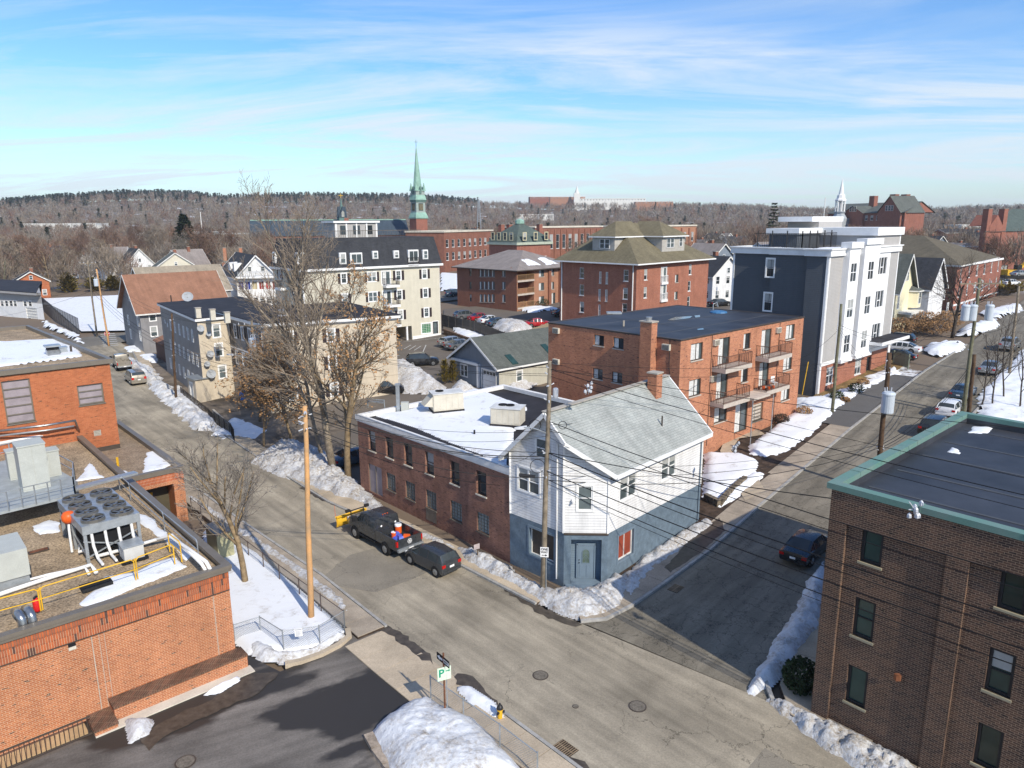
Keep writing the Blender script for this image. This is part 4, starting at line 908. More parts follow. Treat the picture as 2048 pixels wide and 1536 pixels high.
# ---- dark brown brick apartment block, right foreground
C1=V2((12.95,27.69));ax=Vector((.739,.674));bx=Vector((.656,-.755))
db=Bd('dark_brick_building','dark brown brick three-storey block with green copper coping and black membrane roof','building',[C1+bx*17,C1+bx*17+ax*15.9,C1+ax*15.9,C1],.1)
ZD=10.35
WN=[]
for px,py in((1743,1088),(1728,1239),(1713,1373)):
 u,h=db.fu(3,px,py);WN.append((u,h));
uu_=sum(k[0]for k in WN)/3
for(u,h),st in zip(WN,('dark','dark2','dark')):db.win(3,uu_,h-.85,.82,1.7,S[st])
dU=db.fu(3,1943,1118)[0]-db.fu(3,1696,1046)[0]
for k in(1,2):
 for(u,h),st in zip(WN,('dark','dark2','dark')):db.win(3,uu_+dU*k+.35*k,h-.85,.82,1.7,S[st])
ur=[db.fu(3,1696,1046)[0],db.fu(3,1897,1102)[0]];hr_=db.fu(3,1696,1046)[1]
rd=.15;keep=db.holes[3];db.holes[3]=[(q[0],q[1],q[2],q[3],q[4])for q in keep]
db.wall(3,-.5,ZD,M_darkb,'inner_wall',dd=0.0)
db.holes[3]=[(ur[0]+dU*k,-.6,ur[1]+dU*k,hr_,rd-.03)for k in range(3)]
db.wall(3,-.5,ZD,M_darkb,'wall',dd=-rd);db.holes[3]=[]
for i in range(3):db.wall(i,-.5,ZD,M_darkb)
MB().poly([db.pt(3,0,-.5,-rd),db.pt(3,0,ZD,-rd),db.pt(3,0,ZD,.01),db.pt(3,0,-.5,.01)]).obj('wall_return',M_darkb,db.root)
db.flat(ZD-.3,M_epdm,inn=.05)
db.ring(ZD,ZD+.24,.2,.22,M_copper,'coping')
db.ring(ZD-.35,ZD,-.02,.24,M_epdm,'parapet')
for i in(2,3):
 a,uu,nn,L=db.edge(i);k=1.0 if i==2 else 3.3
 while k<L:
  db.fbox(i,k-.03,k+.03,ZD+.02,ZD+.262,.215,M_copper,'coping_seam',inn=.23);k+=2.15 if i==2 else 3.3
b=MB()
for k in np.arange(2.0,15,3.05):b.m=0;p,q=db.pt(2,15.9-k,ZD-.29,.6),db.pt(2,15.9-k,ZD-.29,16);b.beam(p,q,.14,.02)
b.obj('roof_seam',mat('membrane seam',(.075,.078,.082),.6),db.root)
u,h=db.fu(3,1800,1350);q=db.pt(3,u,h,-rd-.08);b=MB();b.box(q.x-.1,q.y-.08,q.z-.12,q.x+.1,q.y+.1,q.z+.12);b.obj('vent_hood',mat('copper hood',(.30,.12,.06),.5,metal=.3),db.root)
for s_,pp in((41,((1937,862),(1945,849),(1990,850),(1975,864))),(42,((1893,900),(1905,890),(1920,897),(1922,905)))):
 mound('roof_snow',[atz(*p,.1+ZD-.2)for p in pp],.07,M_snow,res=.06,edge=.08,ragged=.08,base=lambda x,y:.1+ZD-.3,kind='stuff',seed=s_,rsc=2.)
nb=Bd('low_brick_house','low flat-roofed brick house standing behind the green-edged roof','building',yquad(C1+ax*21.5+bx*2.2,42.3,13,4,)if 0 else[C1+ax*21.3+bx*13,C1+ax*34+bx*13,C1+ax*34+bx*2.6,C1+ax*21.3+bx*2.6],1.0)
nb.walls(-1,6.2,M_hipb);nb.flat(6.2,M_tar)
# ---- three-storey brick apartment house with balconies
bl=Bd('balcony_apartment_block','three-storey orange-red brick apartment block with four railed balconies and black flat roof','building',quad((13.54,57.53),(28.8,71.29),(3.49,68.39)),.9)
ZB=10.75
rows={0:bl.fu(0,1391,704)[1]-.7,1:bl.fu(0,1388,776)[1]-.7}
fl=rows[0]-rows[1];rows[2]=rows[1]-fl
for k,(px,py)in enumerate(((1393.5,704),(1389.8,775.8))):bl.wpx(0,px,py,1.7,1.42,S['balc_f'],h=rows[k])
for k,(px,py)in enumerate(((1493.8,682.8),(1488.7,755.3))):bl.wpx(0,px,py,1.15,1.42,S['balc_n'],h=rows[k])
for k,(px,py)in enumerate(((1580.2,666.6),(1575,730.4),(1570,796.3))):bl.wpx(0,px,py,1.7,1.42,S['balc_f'],h=rows[k])
ud=[bl.fu(0,1448,702)[0],bl.fu(0,1532,687)[0]]
dh_={0:rows[0]-.92,1:rows[1]-.92}
for k in(0,1):
 for u in ud:bl.win(0,u,dh_[k],1.75,2.35,S['balc_d'])
u,h=bl.fu(0,1441,832);bl.win(0,u,rows[2],2.0,1.42,S['balc_s'])
u,h=bl.fu(0,1482,836);bl.win(0,u,max(-.3,rows[2]-1.6),2.1,2.9,dict(S['balc_d'],id='entry',nm='door'))
u,h=bl.fu(0,1515,825);bl.win(0,u,rows[2]-1.1,1.9,1.7,dict(S['louv'],id='gr',gm=M_concd))
for(px,py)in((1198,678),(1236.8,683),(1195.5,744),(1234.2,751)):
 bl.wpx(3,px,py,1.15,.95,S['balc_s'],h=(rows[0]+.45 if py<700 else rows[1]+.45))
bl.walls(-1.2,ZB,M_balc)
bl.flat(ZB+.03,M_epdm,inn=-.02,t=.1);bl.ring(ZB-.02,ZB+.07,.07,.2,M_bronze,'roof_edge')
def ac_unit(B,i,px,py,w=.75,h=.5,o=.22,hgt=None):
 u,hc=B.fu(i,px,py);hc=hgt or hc;a=B.fbox(i,u-w/2,u+w/2,hc-h/2,hc+h/2,o,M_unitb,'air_conditioner')
 for k in range(4):B.fbox(i,u-w/2+.06,u+w/2-.06,hc-h/2+.06+k*.1,hc-h/2+.11+k*.1,o+.02,M_bronze,'grille_slat',inn=-o-.001,parent=None).parent=a
for p in((1113.6,661),(1113.6,723),(1333.9,694)):ac_unit(bl,3,*p)
for p in((1430.5,684.5),(1555,660),(1424,757)):ac_unit(bl,0,*p)
def balcony(B,i,u0,u1,h,out,rail_m,slab_m):
 a,uu,nn,L=B.edge(i);rz=math.atan2(uu.y,uu.x);q=B.pt(i,u0,h);w=u1-u0
 r=link('balcony',MB().box(0,-out,-.36,w,0,0).mesh('balcony',slab_m),B.root,q,rz)
 k=MB();z1=1.05
 for p,e in(((.05,-.0),(.05,-out+.05)),((.05,-out+.05),(w-.05,-out+.05)),((w-.05,-out+.05),(w-.05,0))):
  k.beam((*p,z1),(*e,z1),.05,.05);k.beam((*p,.12),(*e,.12),.03,.03)
  n=max(2,int(round(math.dist(p,e)/.16)))
  for j in range(n+1):
   x=p[0]+(e[0]-p[0])*j/n;y=p[1]+(e[1]-p[1])*j/n;t=.045 if j in(0,n,n//2)else .022;k.box(x-t/2,y-t/2,0,x+t/2,y+t/2,z1)
 link('railing',k.mesh('railing',rail_m),r);return r
u0a=bl.fu(0,1423.5,735)[0];u1a=bl.fu(0,1504.8,722,-1.35)[0];u0b=bl.fu(0,1510.6,716)[0];u1b=bl.fu(0,1584.6,706,-1.35)[0]
M_railr=mat('rusty rail',(.13,.065,.045),.7)
BAL=[balcony(bl,0,u0a,u1a,dh_[0]-.03,1.35,M_railr,M_concd),balcony(bl,0,u0b,u1b,dh_[0]-.03,1.35,M_railr,M_concd),balcony(bl,0,u0a,u1a,dh_[1]-.03,1.35,M_railr,M_concd),balcony(bl,0,u0b,u1b,dh_[1]-.03,1.35,M_railr,M_concd)]
bl.fbox(0,u1a+.01,u0b-.01,dh_[1]-.32,dh_[1]-.12,1.75,M_concd,'canopy')
for u in(u1a-.1,u0b+.6):
 q=bl.pt(0,u,0,-1.72);MB().cyl((q.x,q.y,-.4),(q.x,q.y,dh_[1]-.33),.05,n=8).obj('canopy_post',M_galv,bl.root)
bl.fbox(0,ud[0]+1.6,u0b+.7,-.5,.12,2.4,M_walk,'stoop')
b=MB()
for k in(3.2,6.9,10.6):b.beam(bl.pt(0,.3,ZB+.035,k),bl.pt(0,20.2,ZB+.035,k),.16,.012)
for k in(6.5,13.4):b.beam(bl.pt(0,k,ZB+.036,.3),bl.pt(0,k,ZB+.036,14.5),.14,.012)
b.obj('roof_seam',MATS['membrane seam'],bl.root)['kind']='stuff'
uc0=bl.fu(3,1279.3,700,-.75)[0];uc1=uc0+1.15
ch=bl.fbox(3,uc0,uc1,-1.2,ZB+1.25,.78,M_balc,'chimney')
bl.fbox(3,uc0-.08,uc1+.08,ZB+1.25,ZB+1.36,.86,M_conc,'chimney_cap',inn=.08).parent=ch
q=bl.pt(3,(uc0+uc1)/2,ZB+1.36,-.39);o=MB().cyl(q,q+Vector((0,0,.3)),.2,.26,12).obj('flue',M_galv,ch);o.parent=ch
b=MB();q=bl.pt(3,uc1+1.3,0,-.03);b.tube([(q.x,q.y,ZB),(q.x+.02,q.y,8.4),(q.x+.12,q.y-.1,7.6),(q.x+.1,q.y-.08,5.)],.03,5);b.obj('cable',M_black,bl.root)
for u in(bl.fu(0,1423,700)[0],bl.fu(0,1559,660)[0]):q=bl.pt(0,u,0,-.025);MB().tube([(q.x,q.y,ZB),(q.x,q.y,1.)],.025,5).obj('cable',M_black,bl.root)
zb=.9+ZB+.05
q=atz(1228,627,zb)-bl.O;MB().box(q.x-.75,q.y-.5,ZB+.04,q.x+.75,q.y+.5,ZB+.22).obj('roof_hatch',M_galv,bl.root)
q=atz(1247,652,zb)-bl.O;MB().cyl((q.x,q.y,ZB),(q.x,q.y,ZB+.55),.09,n=8).obj('vent_pipe',M_conc,bl.root)
q=atz(1437,625,zb)-bl.O;b=MB();b.lathe((q.x,q.y,ZB+.04),[(.9,0),(.85,.12),(.55,.2)],12);b.obj('roof_vent',mat('blue membrane',(.05,.16,.32),.5),bl.root)
q=atz(1426,622,zb)-bl.O;MB().tube([(q.x,q.y,ZB),(q.x,q.y,ZB+.8),(q.x+.35,q.y,ZB+.95),(q.x+.5,q.y,ZB+.5)],.06,6).obj('vent_pipe',M_galv,bl.root)
M_pud=mat('blue reflecting puddle',(.02,.03,.05),.06,spec=.9,var=.05,fine=0)
for i_,pp in enumerate((((1335,640),(1350,634),(1385,632),(1380,636),(1345,641)),((1389,631),(1400,630),(1400,634),(1391,635)),((1394,658),(1406,656),(1408,659),(1396,660)))):
 pl=[atz(*p,zb)-bl.O for p in pp];MB().prism([(p.x,p.y)for p in pl],ZB+.045,ZB+.052).obj('puddle',M_pud,bl.root)
# ---- mechanical building, left foreground
ex=Vector((math.cos(R(42)),math.sin(R(42))));ey=Vector((-ex.y,ex.x))
MR=V2((-13.62,31.94));MN=MR-ex*15
mb=Bd('mechanical_building','low orange brick plant building with gravel roof full of cooling machinery','building',[MN,MR,MR+ey*30.6,MR+ey*30.6-ex*15],0.)
ZM=4.85;HB=3.88
mb.wall(0,-.4,4.9,M_orange);mb.wall(1,-.4,4.9,M_orange);mb.wall(2,-.4,4.9,M_orange);mb.wall(3,-.4,4.9,M_orange)
mb.flat(ZM-.1,M_gravel);mb.ring(ZM-.4,ZM+.12,0.02,.12,M_coping,'parapet');mb.ring(ZM+.12,ZM+.30,.16,.22,M_coping,'coping');mb.ring(ZM-.02,ZM+.12,.13,.0,M_coping,'coping_drip')
mb.fbox(0,0,15,HB,ZM-.02,.012,M_mortar,'mortar_bed');mb.fbox(1,0,6.4,HB,ZM-.02,.012,M_mortar,'mortar_bed')
bm_=MB();bm_.box(0,-.03,0,.076,.0,.30);bme=bm_.mesh('brick',M_soldier);bme2=bm_.mesh('brick',mat('burnt brick',(.10,.05,.04),.85));bme3=bm_.mesh('brick',mat('soldier brick pale',(.50,.135,.05),.85,var=.3))
a,uu,nn,L=mb.edge(0);rz0=math.atan2(uu.y,uu.x)
for r_ in range(3):
 for k in range(100):
  u=15-.08-.0935*k;q=mb.pt(0,u,HB+.012+.317*r_,-.012+random.uniform(-.003,.003));link('brick',random.choice([bme,bme,bme,bme3,bme3,bme3,bme2 if random.random()<.4 else bme]),mb.root,q,rz0)
def joint(B,i,u,h0,h1,m,w=.035):B.fbox(i,u-w/2,u+w/2,h0,h1,.006,m,'expansion_joint')
for px,m_ in((432,M_conc),(179,M_conc)):joint(mb,0,mb.fu(0,px,1250)[0],.1,HB,m_)
u_=mb.fu(0,206,1330)[0];joint(mb,0,u_,.1,HB,M_conc,.02);joint(mb,0,u_+.2,.1,HB,M_conc,.02)
mb.fbox(0,0,15,HB-.06,HB,.02,M_bronze,'dark_course')  # dark bronze strip along the foot of the soldier band
u,h=mb.fu(0,144,1292);mb.fbox(0,u-.14,u+.14,h-.02,h+.14,.03,M_dark,'wall_vent');mb.fbox(0,u-.14,u+.14,h-.16,h-.02,.05,M_concl,'vent_sill')
u1=mb.fu(0,214,1430)[0];hf=mb.fu(0,100,1475)[1];mb.fbox(0,0,u1,-.3,hf,.02,M_concl,'foundation')
u0,h0=mb.fu(0,232,1409,-.55);uR,hR=mb.fu(0,492,1303,-.75);hA=(h0+hR)/2
aw=mb.fbox(0,u1+.15,uR,-.3,hA-.1,.85,M_orange,'area_wall');mb.fbox(0,u1+.12,uR+.03,hA-.1,hA,.88,brick('worn brick coping',(.17,.085,.055),(.11,.065,.045),(.30,.24,.16),bw=.1,bh=.4,stain=.4),'brick_coping').parent=aw
mb.fbox(0,u1-.75,u1+.13,-.3,hA-.5,1.35,M_orange,'area_wall');mb.fbox(0,u1-.78,u1+.16,hA-.5,hA-.4,1.38,MATS['worn brick coping'],'brick_coping')
mb.fbox(0,u1-.75,uR+.1,-.1,.03,1.42,M_concl,'footing',inn=-.8)
b=MB();A=lambda u,h,o:mb.pt(0,u,h,-o)
for z in(.95,.15):b.beam(A(u1-5,z,1.2),A(u1-.82,z,1.2),.06,.06)
for k in range(24):b.beam(A(u1-.95-k*.17,.15,1.2),A(u1-.95-k*.17,.95,1.2),.022,.022)
o=b.obj('area_railing',M_bronze,mb.root)
mb.fbox(0,u1-4.5,u1-.9,-.3,.04,.9,mat('tan concrete ramp',(.46,.33,.18),.9),'ramp')
for s_,pp in enumerate((((60,1050),(100,1035),(118,1042),(118,1060),(80,1066)),((160,1205),(210,1150),(270,1140),(300,1125),(350,1110),(375,1130),(300,1160),(240,1185),(170,1210)),((270,1020),(300,1030),(385,1108),(372,1118),(330,1080),(285,1050)),((195,940),(210,952),(150,960),(165,945),(178,922),(185,926)))):
 mound('roof_snow',[atz(*p,ZM)for p in pp],.08,M_snow,res=.1,edge=.12,ragged=.14,base=lambda x,y:ZM-.1,kind='stuff',seed=50+s_,rsc=1.)
EN=V2((-27.05,47.1));ER=V2((-23.83,50.0))
en=Bd('entrance_wing','low brick entrance wing with deep doorway between plant building and street','building',[EN,ER,ER+ey*16.8,EN+ey*16.8],0.)
Le=en.edge(0)[3];en.holes[0].append((Le-3.1,-.4,Le-.75,2.75,1.5))
en.wall(0,-.4,3.75,M_orange);en.wall(1,-.4,3.75,M_orange);en.wall(2,-.4,3.75,M_orange)
en.flat(3.6,M_gravel2,inn=.02);en.ring(3.6,3.95,.08,.30,M_coping,'coping');en.fbox(0,0,Le,3.0,3.58,.012,brick('soldier course',(.46,.11,.035),(.38,.085,.03),(.60,.45,.33),bw=.09,bh=.2,ms=.014,off=0),'soldier_course')
en.fbox(0,Le-3.1,Le-.75,-.3,2.75,-1.45,mat('bronze door wall',(.085,.075,.05),.5),'door_wall',inn=1.52)
en.fbox(0,Le-2.6,Le-1.6,0,2.1,-1.40,M_bronze,'door',inn=1.47)
en.fbox(0,Le-2.2,Le-1.9,1.2,1.6,-1.38,M_signw,'notice',inn=1.41);en.fbox(0,Le-2.1,Le-1.85,1.7,2.0,-1.38,M_yel,'notice',inn=1.41)
mound('roof_snow',[atz(*p,3.65)for p in((282,955),(292,905),(310,900),(345,928),(330,935),(240,965),(222,945),(250,940))],.1,M_snow,res=.12,edge=.15,ragged=.15,base=lambda x,y:3.6,kind='stuff',seed=60)
b=MB();q=atz(236,930,3.7);b.beam((q.x,q.y,3.6),(q.x,q.y,4.3),.12,.12);tag(b.obj('roof_stake',M_yel),'short orange stake standing in snow on the low entrance roof','stake')
# ---- tall orange brick block behind it
OR_=V2((-31.25,55.5));ox=Vector((math.cos(R(40.6)),math.sin(R(40.6))));oy=Vector((-.70,.714))
ob=Bd('orange_brick_building','bright orange brick block with gravel and snow roof at left edge','building',[OR_-ox*20,OR_,OR_+oy*27,OR_+oy*27-ox*20],0.)
ZO=10.5
u,h=ob.fu(0,37,803);ob.win(0,u,h-1.6,1.75,3.2,S['louv'])
u,h=ob.fu(0,182,789);ob.win(0,u,h-.75,1.75,1.55,dict(style('louv3','bars',M_coping,M_purp,rec=.16,fw=.1,n=3,sill=M_coping)))
u,h=ob.fu(0,195,866);ob.win(0,u,h-.22,.5,.45,style('louvs','bars',M_conc,M_dark,rec=.06,fw=.04,n=4))
ob.walls(-.4,ZO,M_orange2);ob.flat(ZO,M_gravel,inn=-.0);ob.ring(ZO-.02,ZO+.34,.2,.12,M_coping,'coping')
ob.fbox(0,5,20,3.4,3.95,.05,M_bronze,'base_flashing')
zo=ZO+.02
mound('roof_snow',[atz(*p,zo)for p in((-160,680),(20,683),(60,680),(115,679),(145,690),(172,712),(60,726),(-160,750))],.12,M_snow,res=.35,edge=.25,ragged=.4,base=lambda x,y:zo,kind='stuff',seed=61,rsc=.4)
def boxunit(name,label,cat,p,yaw,w,d,h,z,m,parts=()):
 t=thing(name,(p[0],p[1],z),label,cat,rz=R(yaw));MB().box(-w/2,-d/2,0,w/2,d/2,h).obj('housing',m,t)
 for nm,bx_,mm in parts:MB().box(*bx_).obj(nm,mm,t)
 return t
q=atz(107,712,zo);t=boxunit('roof_fan','grey louvred fan housing on the orange building roof','fan',q,41,.9,.9,.55,zo,M_steelw,(('hood',(-.55,-.55,.8,.55,.55,.92),M_galv),('louvre',(-.4,-.4,.55,.4,.4,.8),M_dark)))
q=atz(122,707,zo);boxunit('roof_curb','pale grey box beside the fan on the orange building roof','roof box',q,41,.9,.7,.5,zo,M_galv,(('lid',(-.5,-.4,.5,.5,.4,.56),M_galv),))
q=atz(143,706,zo);b=MB();b.cyl((q.x,q.y,zo-.1),(q.x,q.y,zo+.6),.09,n=8);tag(b.obj('vent_pipe',M_bronze),'short dark pipe sticking up at right of the grey fan','vent pipe')
# ---- mid beige three-storey house with black shutters
bg=Bd('beige_apartment_house','beige clapboard three-storey house with black shutters and flat dark roof behind the leafy tree','house',[(-26.8,78.2),(-13.6,84.9),(-23.0,99.0),(-36.05,89.3)],.45)
HG=9.65
def win_rows(B,i,xs,hs_,w,ht,st):
 for k in hs_:
  for u in xs:B.win(i,u,k,w,ht,S[st]if isinstance(st,str)else st)
ws=[bg.fu(0,p,700)[0]for p in(580.6,664,702)]
r1=[bg.fu(0,581,677)[1]-.72,bg.fu(0,585,733)[1]-.72];r1.append(2*r1[1]-r1[0])
win_rows(bg,0,[ws[0],ws[1]],r1,.8,1.45,'shut')
for px in(457,471,485,499):bg.win(3,bg.fu(3,px,665)[0],r1[0],.75,1.45,S['shut'])
for px in(462,475,488,502):bg.win(3,bg.fu(3,px,720)[0],r1[1],.75,1.45,S['shut'])
for B_,px in((bg,527),):bg.win(3,bg.fu(3,px,683)[0],r1[0],.75,1.45,S['shut']);bg.win(3,bg.fu(3,px+2,740)[0],r1[1],.75,1.45,S['shut'])
bg.wall(0,-1,HG,M_beige);bg.wall(1,-1,HG,M_beige);bg.wall(2,-1,HG,M_beige);bg.wall(3,-1,HG,M_graybshade)  # street side gets the darker siding, its shade put into the colour
bg.flat(HG+.42,M_tar,inn=-.45,t=.1);bg.ring(HG,HG+.32,.42,.3,M_whitep,'cornice');bg.ring(HG-.2,HG,.1,.0,M_whitep,'frieze')
for i in(0,3):
 for z in(r1[1]+1.75,r1[2]+1.75):bg.fbox(i,0,bg.edge(i)[3],z,z+.14,.04,M_whitep if i==3 else M_beige,'belt_course')
for px in(462,500):u=bg.fu(3,px,700)[0];bg.fbox(3,u-2.0,u+2.0,r1[1]-.9,r1[0]+1.8,.0,M_graybshade,'bay_panel',inn=.01)
q=atz(562,625,HG+.9)-bg.O;b=MB();b.lathe((q.x,q.y,HG+.42),[(.5,0),(.5,.2),(.25,.4)],10);b.obj('roof_vent',M_galv,bg.root)
for i_,pp in enumerate((((555,629),(583,629),(583,632),(556,632)),((598,631),(612,631),(610,634),(600,634)))):
 mound('roof_snow',[atz(*p,HG+.9)for p in pp],.08,M_snow,res=.12,edge=.1,ragged=.15,base=lambda x,y:HG+.86,kind='stuff',seed=70+i_)
b=MB()
for u in(0,):pass
# ---- next one: grey and beige house with dishes
g3=Bd('grey_apartment_house','three-storey house, grey street front and beige side wall with satellite dishes','house',[(-36.6,84.2),(-28.6,92.2),(-41.0,109.5),(-49.1,101.5)],.4)
HH=9.5
g3.wpx(0,433,662,.85,1.5,S['plain']);g3.wpx(0,438,700,.85,1.5,S['plain']);g3.wpx(0,445,744,.85,1.5,S['plain'])
for row,y0 in((0,655),(1,690),(2,728)):
 for k in range(7):
  px=342+8.6*k;uu_,h_=g3.fu(3,px,y0+k*3.1)
  if 1<uu_<g3.edge(3)[3]-1:g3.win(3,uu_,(6.7,3.9,1.1)[row],.7,1.35,S['plain_n'])
g3.wall(0,-1,HH,M_beige);g3.wall(1,-1,HH,M_beige);g3.wall(2,-1,HH,M_beige);g3.wall(3,-1,HH,M_graybshade)
g3.flat(HH+.38,M_tar,inn=-.3,t=.1);g3.ring(HH,HH+.3,.3,.3,M_whitep,'cornice')
for px,py in((396,625),(425,628),(454,634)):
 q=atz(px,py,HH+1.4)-g3.O;chimney(g3.root,(q.x,q.y,0),.55,.55,HH+.35,HH+1.5,M_unitb,R(36))
def dish(B,loc,aim,r=.4,name='satellite_dish',m=mat('dish grey',(.34,.36,.38),.6,var=.1),mast=None):
 b=MB();aim=Vector(aim).normalized();c=Vector(loc);u=aim.orthogonal().normalized();v=aim.cross(u);n=14;vs=[c-aim*.12*r]
 for k in(1,2,3):
  for j in range(n):
   t=2*math.pi*j/n;rr=r*k/3;vs.append(c+(u*math.cos(t)+v*math.sin(t))*rr+aim*(r*.28*(k/3)**2-.12*r))
 fs=[(0,1+j,1+(j+1)%n)for j in range(n)]+[(1+k*n+j,1+(k+1)*n+j,1+(k+1)*n+(j+1)%n,1+k*n+(j+1)%n)for k in range(2)for j in range(n)]
 b.a(vs,fs);b.a([p-aim*.012 for p in vs],[tuple(reversed(f))for f in fs])
 o=b.obj(name,m,B,uv=False);a=MB();a.tube([c-v*r*.8,c+aim*r*.9],.015,4);a.tube([c-aim*.05,mast or c-aim*.3-Vector((0,0,.3))],.03,5);a.obj('dish_arm',M_bronze,o);return o
for px,py,r_ in((401,657,.42),(417,668,.3),(420,708,.42),(414,728,.34),(422,748,.55)):
 u,h=g3.fu(0,px,py,-.3);q=g3.pt(0,u,h,-.35);dish(g3.root,q,(.55,-.75,.45),r_,mast=g3.pt(0,u+.15,h-.2,0))
q=atz(376,601,HH+1.)-g3.O;dish(g3.root,(q.x,q.y,HH+1.1),(.3,-.8,.5),.75,mast=Vector((q.x,q.y,HH+.3)))
b=MB()
for px,py in((331,643),(342,646),(336,650),(345,651),(375,658),(385,662)):
 u,h=g3.fu(3,px,py)
 for k in range(4):p=g3.pt(3,u,h,-.05);t=k*math.pi/4;d=Vector((math.cos(t)*g3.edge(3)[1].x,math.cos(t)*g3.edge(3)[1].y,math.sin(t)))*.32;b.beam(p-d,p+d,.1,.03)
b.obj('wall_star',M_whitep,g3.root)['kind']='stuff'
pc=Bd('beige_porch','small beige entry porch with white door at foot of the grey apartment house','porch',[(-38.9,85.2),(-37.2,83.4),(-36.0,84.6),(-37.7,86.4)],.45)
pc.win(0,1.1,.1,.9,2.0,dict(S['fdoor'],nm='door'));pc.walls(-.5,2.6,M_beige);pc.flat(2.75,M_galv,inn=-.2)
# ---- brown roofed grey house
br=Bd('brown_roof_house','grey two-and-a-half-storey house with broad rust-brown gable roof','house',quad((-59.4,115.8),(-49.0,125.2),(-67.2,125.4)),.75)
for k,(px,py)in enumerate(((305,632),(308,663))):br.wpx(0,px,py,1.0,1.6,S['house_dh'])
for px,py in((257,640),(276,643),(262,668),(281,672)):br.wpx(3,px,py,.9,1.5,S['plain'])
for px,py in((259,594),(265,597)):br.wpx(3,px,py,.9,1.3,S['proud'],hole=False)
br.walls(-1,6.6,M_taupe);br.gable(0,6.6,12.0,M_sh_rust,M_taupe,oe=.6,orr=.7,tm=M_offw)
q=atz(342,596,9.3)-br.O;MB().cyl((q.x,q.y,7.6),(q.x,q.y,9.0),.09,n=6).obj('vent_pipe',M_black,br.root)
dk=Bd('brown_porch','dark brown timber porch with rusty lean-to roof beside the grey house','porch',quad((-52.0,107.5),(-48.6,110.5),(-55.4,111.8)),.5)
dk.walls(-.5,2.9,M_brownd);dk.gable(1,2.9,3.7,M_sh_rust,M_brownd,oe=.3,orr=.3)
# ---- little far houses right behind
tb=Bd('tan_roof_house','house with tan shingle roof and brick chimney behind the rust-brown roof','house',quad((-70.5,140.5),(-58.0,151.0),(-78.5,150.0)),1.2)
tb.walls(-1,6.6,M_graybshade);tb.gable(0,6.6,11.3,M_sh_tan,M_graybshade,tm=M_offw);q=atz(354,548,10)-tb.O;chimney(tb.root,(q.x,q.y,0),1.6,1.,5,10.2,M_brownb,R(42))
# ---- white three-decker with coloured porch doors
wp=Bd('white_porch_house','white three-storey gabled house with rows of porch windows and coloured doors','house',[(-59.3,158.0),(-51.0,159.5),(-62.0,178.5),(-70.3,177.0)],2.6)
HW=7.1
c_=[(.01,.03,.30),(.02,.05,.35),(.45,.38,.22),(.25,.03,.03),(.35,.03,.03),(.20,.03,.03)]
for k in range(6):
 u=.85+1.4*k;wp.win(0,u,4.35,1.05,1.75,dict(style('pd%d'%k,'slider',M_whitep,mat('porch door %d'%k,c_[k],.6),rec=.25,fw=.06),nm='door'))
 wp.win(0,u,1.3,1.05,1.35,S['plain_n'])
for k in(2.9,5.6):wp.win(0,k,8.3,.8,1.0,S['proud'],hole=False)
for px,py in((444,574),(453,577),(461,580),(444,600),(454,602)):wp.wpx(3,px,py,.8,1.4,S['plain_n'])
wp.walls(-1.5,HW,M_whitep);wp.gable(1,HW,11.6,M_sh_dark,M_white,oe=.5,orr=.5,tm=M_whitep)
wp.fbox(0,0,wp.edge(0)[3],HW-.12,HW+.05,1.2,M_whitep,'porch_deck');wp.fbox(0,0,wp.edge(0)[3],-1,.95,.03,M_slate,'skirt')
balcony(wp,0,.4,8.0,HW+.1,1.15,M_galv,M_whitep)
for y_ in(5.5,11.0):
 a,uu,nn,L=wp.edge(3);b=MB();p=wp.pt(3,L-y_,0,.5);
 q0=Vector((p.x,p.y,8.0));b.a([q0-nn.to_3d()*0-uu.to_3d()*1.,q0+uu.to_3d()*1.,q0+uu.to_3d()*1.+Vector((0,0,1.7)),q0-uu.to_3d()*1.+Vector((0,0,1.7)),q0+nn.to_3d()*2.6-uu.to_3d()*1.+Vector((0,0,1.9)),q0+nn.to_3d()*2.6+uu.to_3d()*1.+Vector((0,0,1.9))],[(0,1,2,3),(3,2,5,4),(0,3,4),(1,5,2)]);b.obj('dormer',M_whitep,wp.root)
for px,py in((450,508),(482,508)):q=atz(px,py,12.5)-wp.O;chimney(wp.root,(q.x,q.y,0),.8,.8,8,11.6,M_balc,R(10))
# ---- cream four-storey block with charcoal mansard
cr=Bd('mansard_apartment_block','cream four-storey apartment block with charcoal mansard roof and white balconies','building',quad((-30.6,107.2),(-11.95,121.7),(-37.4,115.7)),2.4)
HC=zat(-12.0,121.7,530)-2.4;HT=HC+4.6
fl_=[cr.fu(0,849,548)[1],cr.fu(0,851,586)[1],cr.fu(0,853,625)[1]]
for k,c in enumerate(fl_):
 cr.win(0,cr.fu(0,849+k*2,548+38*k)[0],c-.72,.85,1.45,S['shut'])
 cr.win(0,cr.fu(0,797+k*2,552+38*k)[0],c-.72,.85,1.45,S['shut'])
 cr.win(0,cr.fu(0,744+k*2,557+38*k)[0],c-.72,1.5,1.45,S['shut_pair'])
 cr.win(0,cr.fu(0,688+k*2,560+38*k)[0],c-.72,.85,1.45,S['shut'])
 cr.win(0,cr.fu(0,772+k*2,556+38*k)[0],c-1.35,1.5,2.1,S['fdoor'])
u0,u1=cr.fu(0,765,560)[0],cr.fu(0,790,560)[0]
HG0=cr.fu(0,790,655)[1]
u,h=cr.fu(0,853,658);cr.win(0,u,h-.75,1.9,1.7,style('stain','block',M_whitep,glass('coloured glass',(.06,.22,.10),.2),rec=.06,fw=.1,trim=M_whitep,tw=.12))
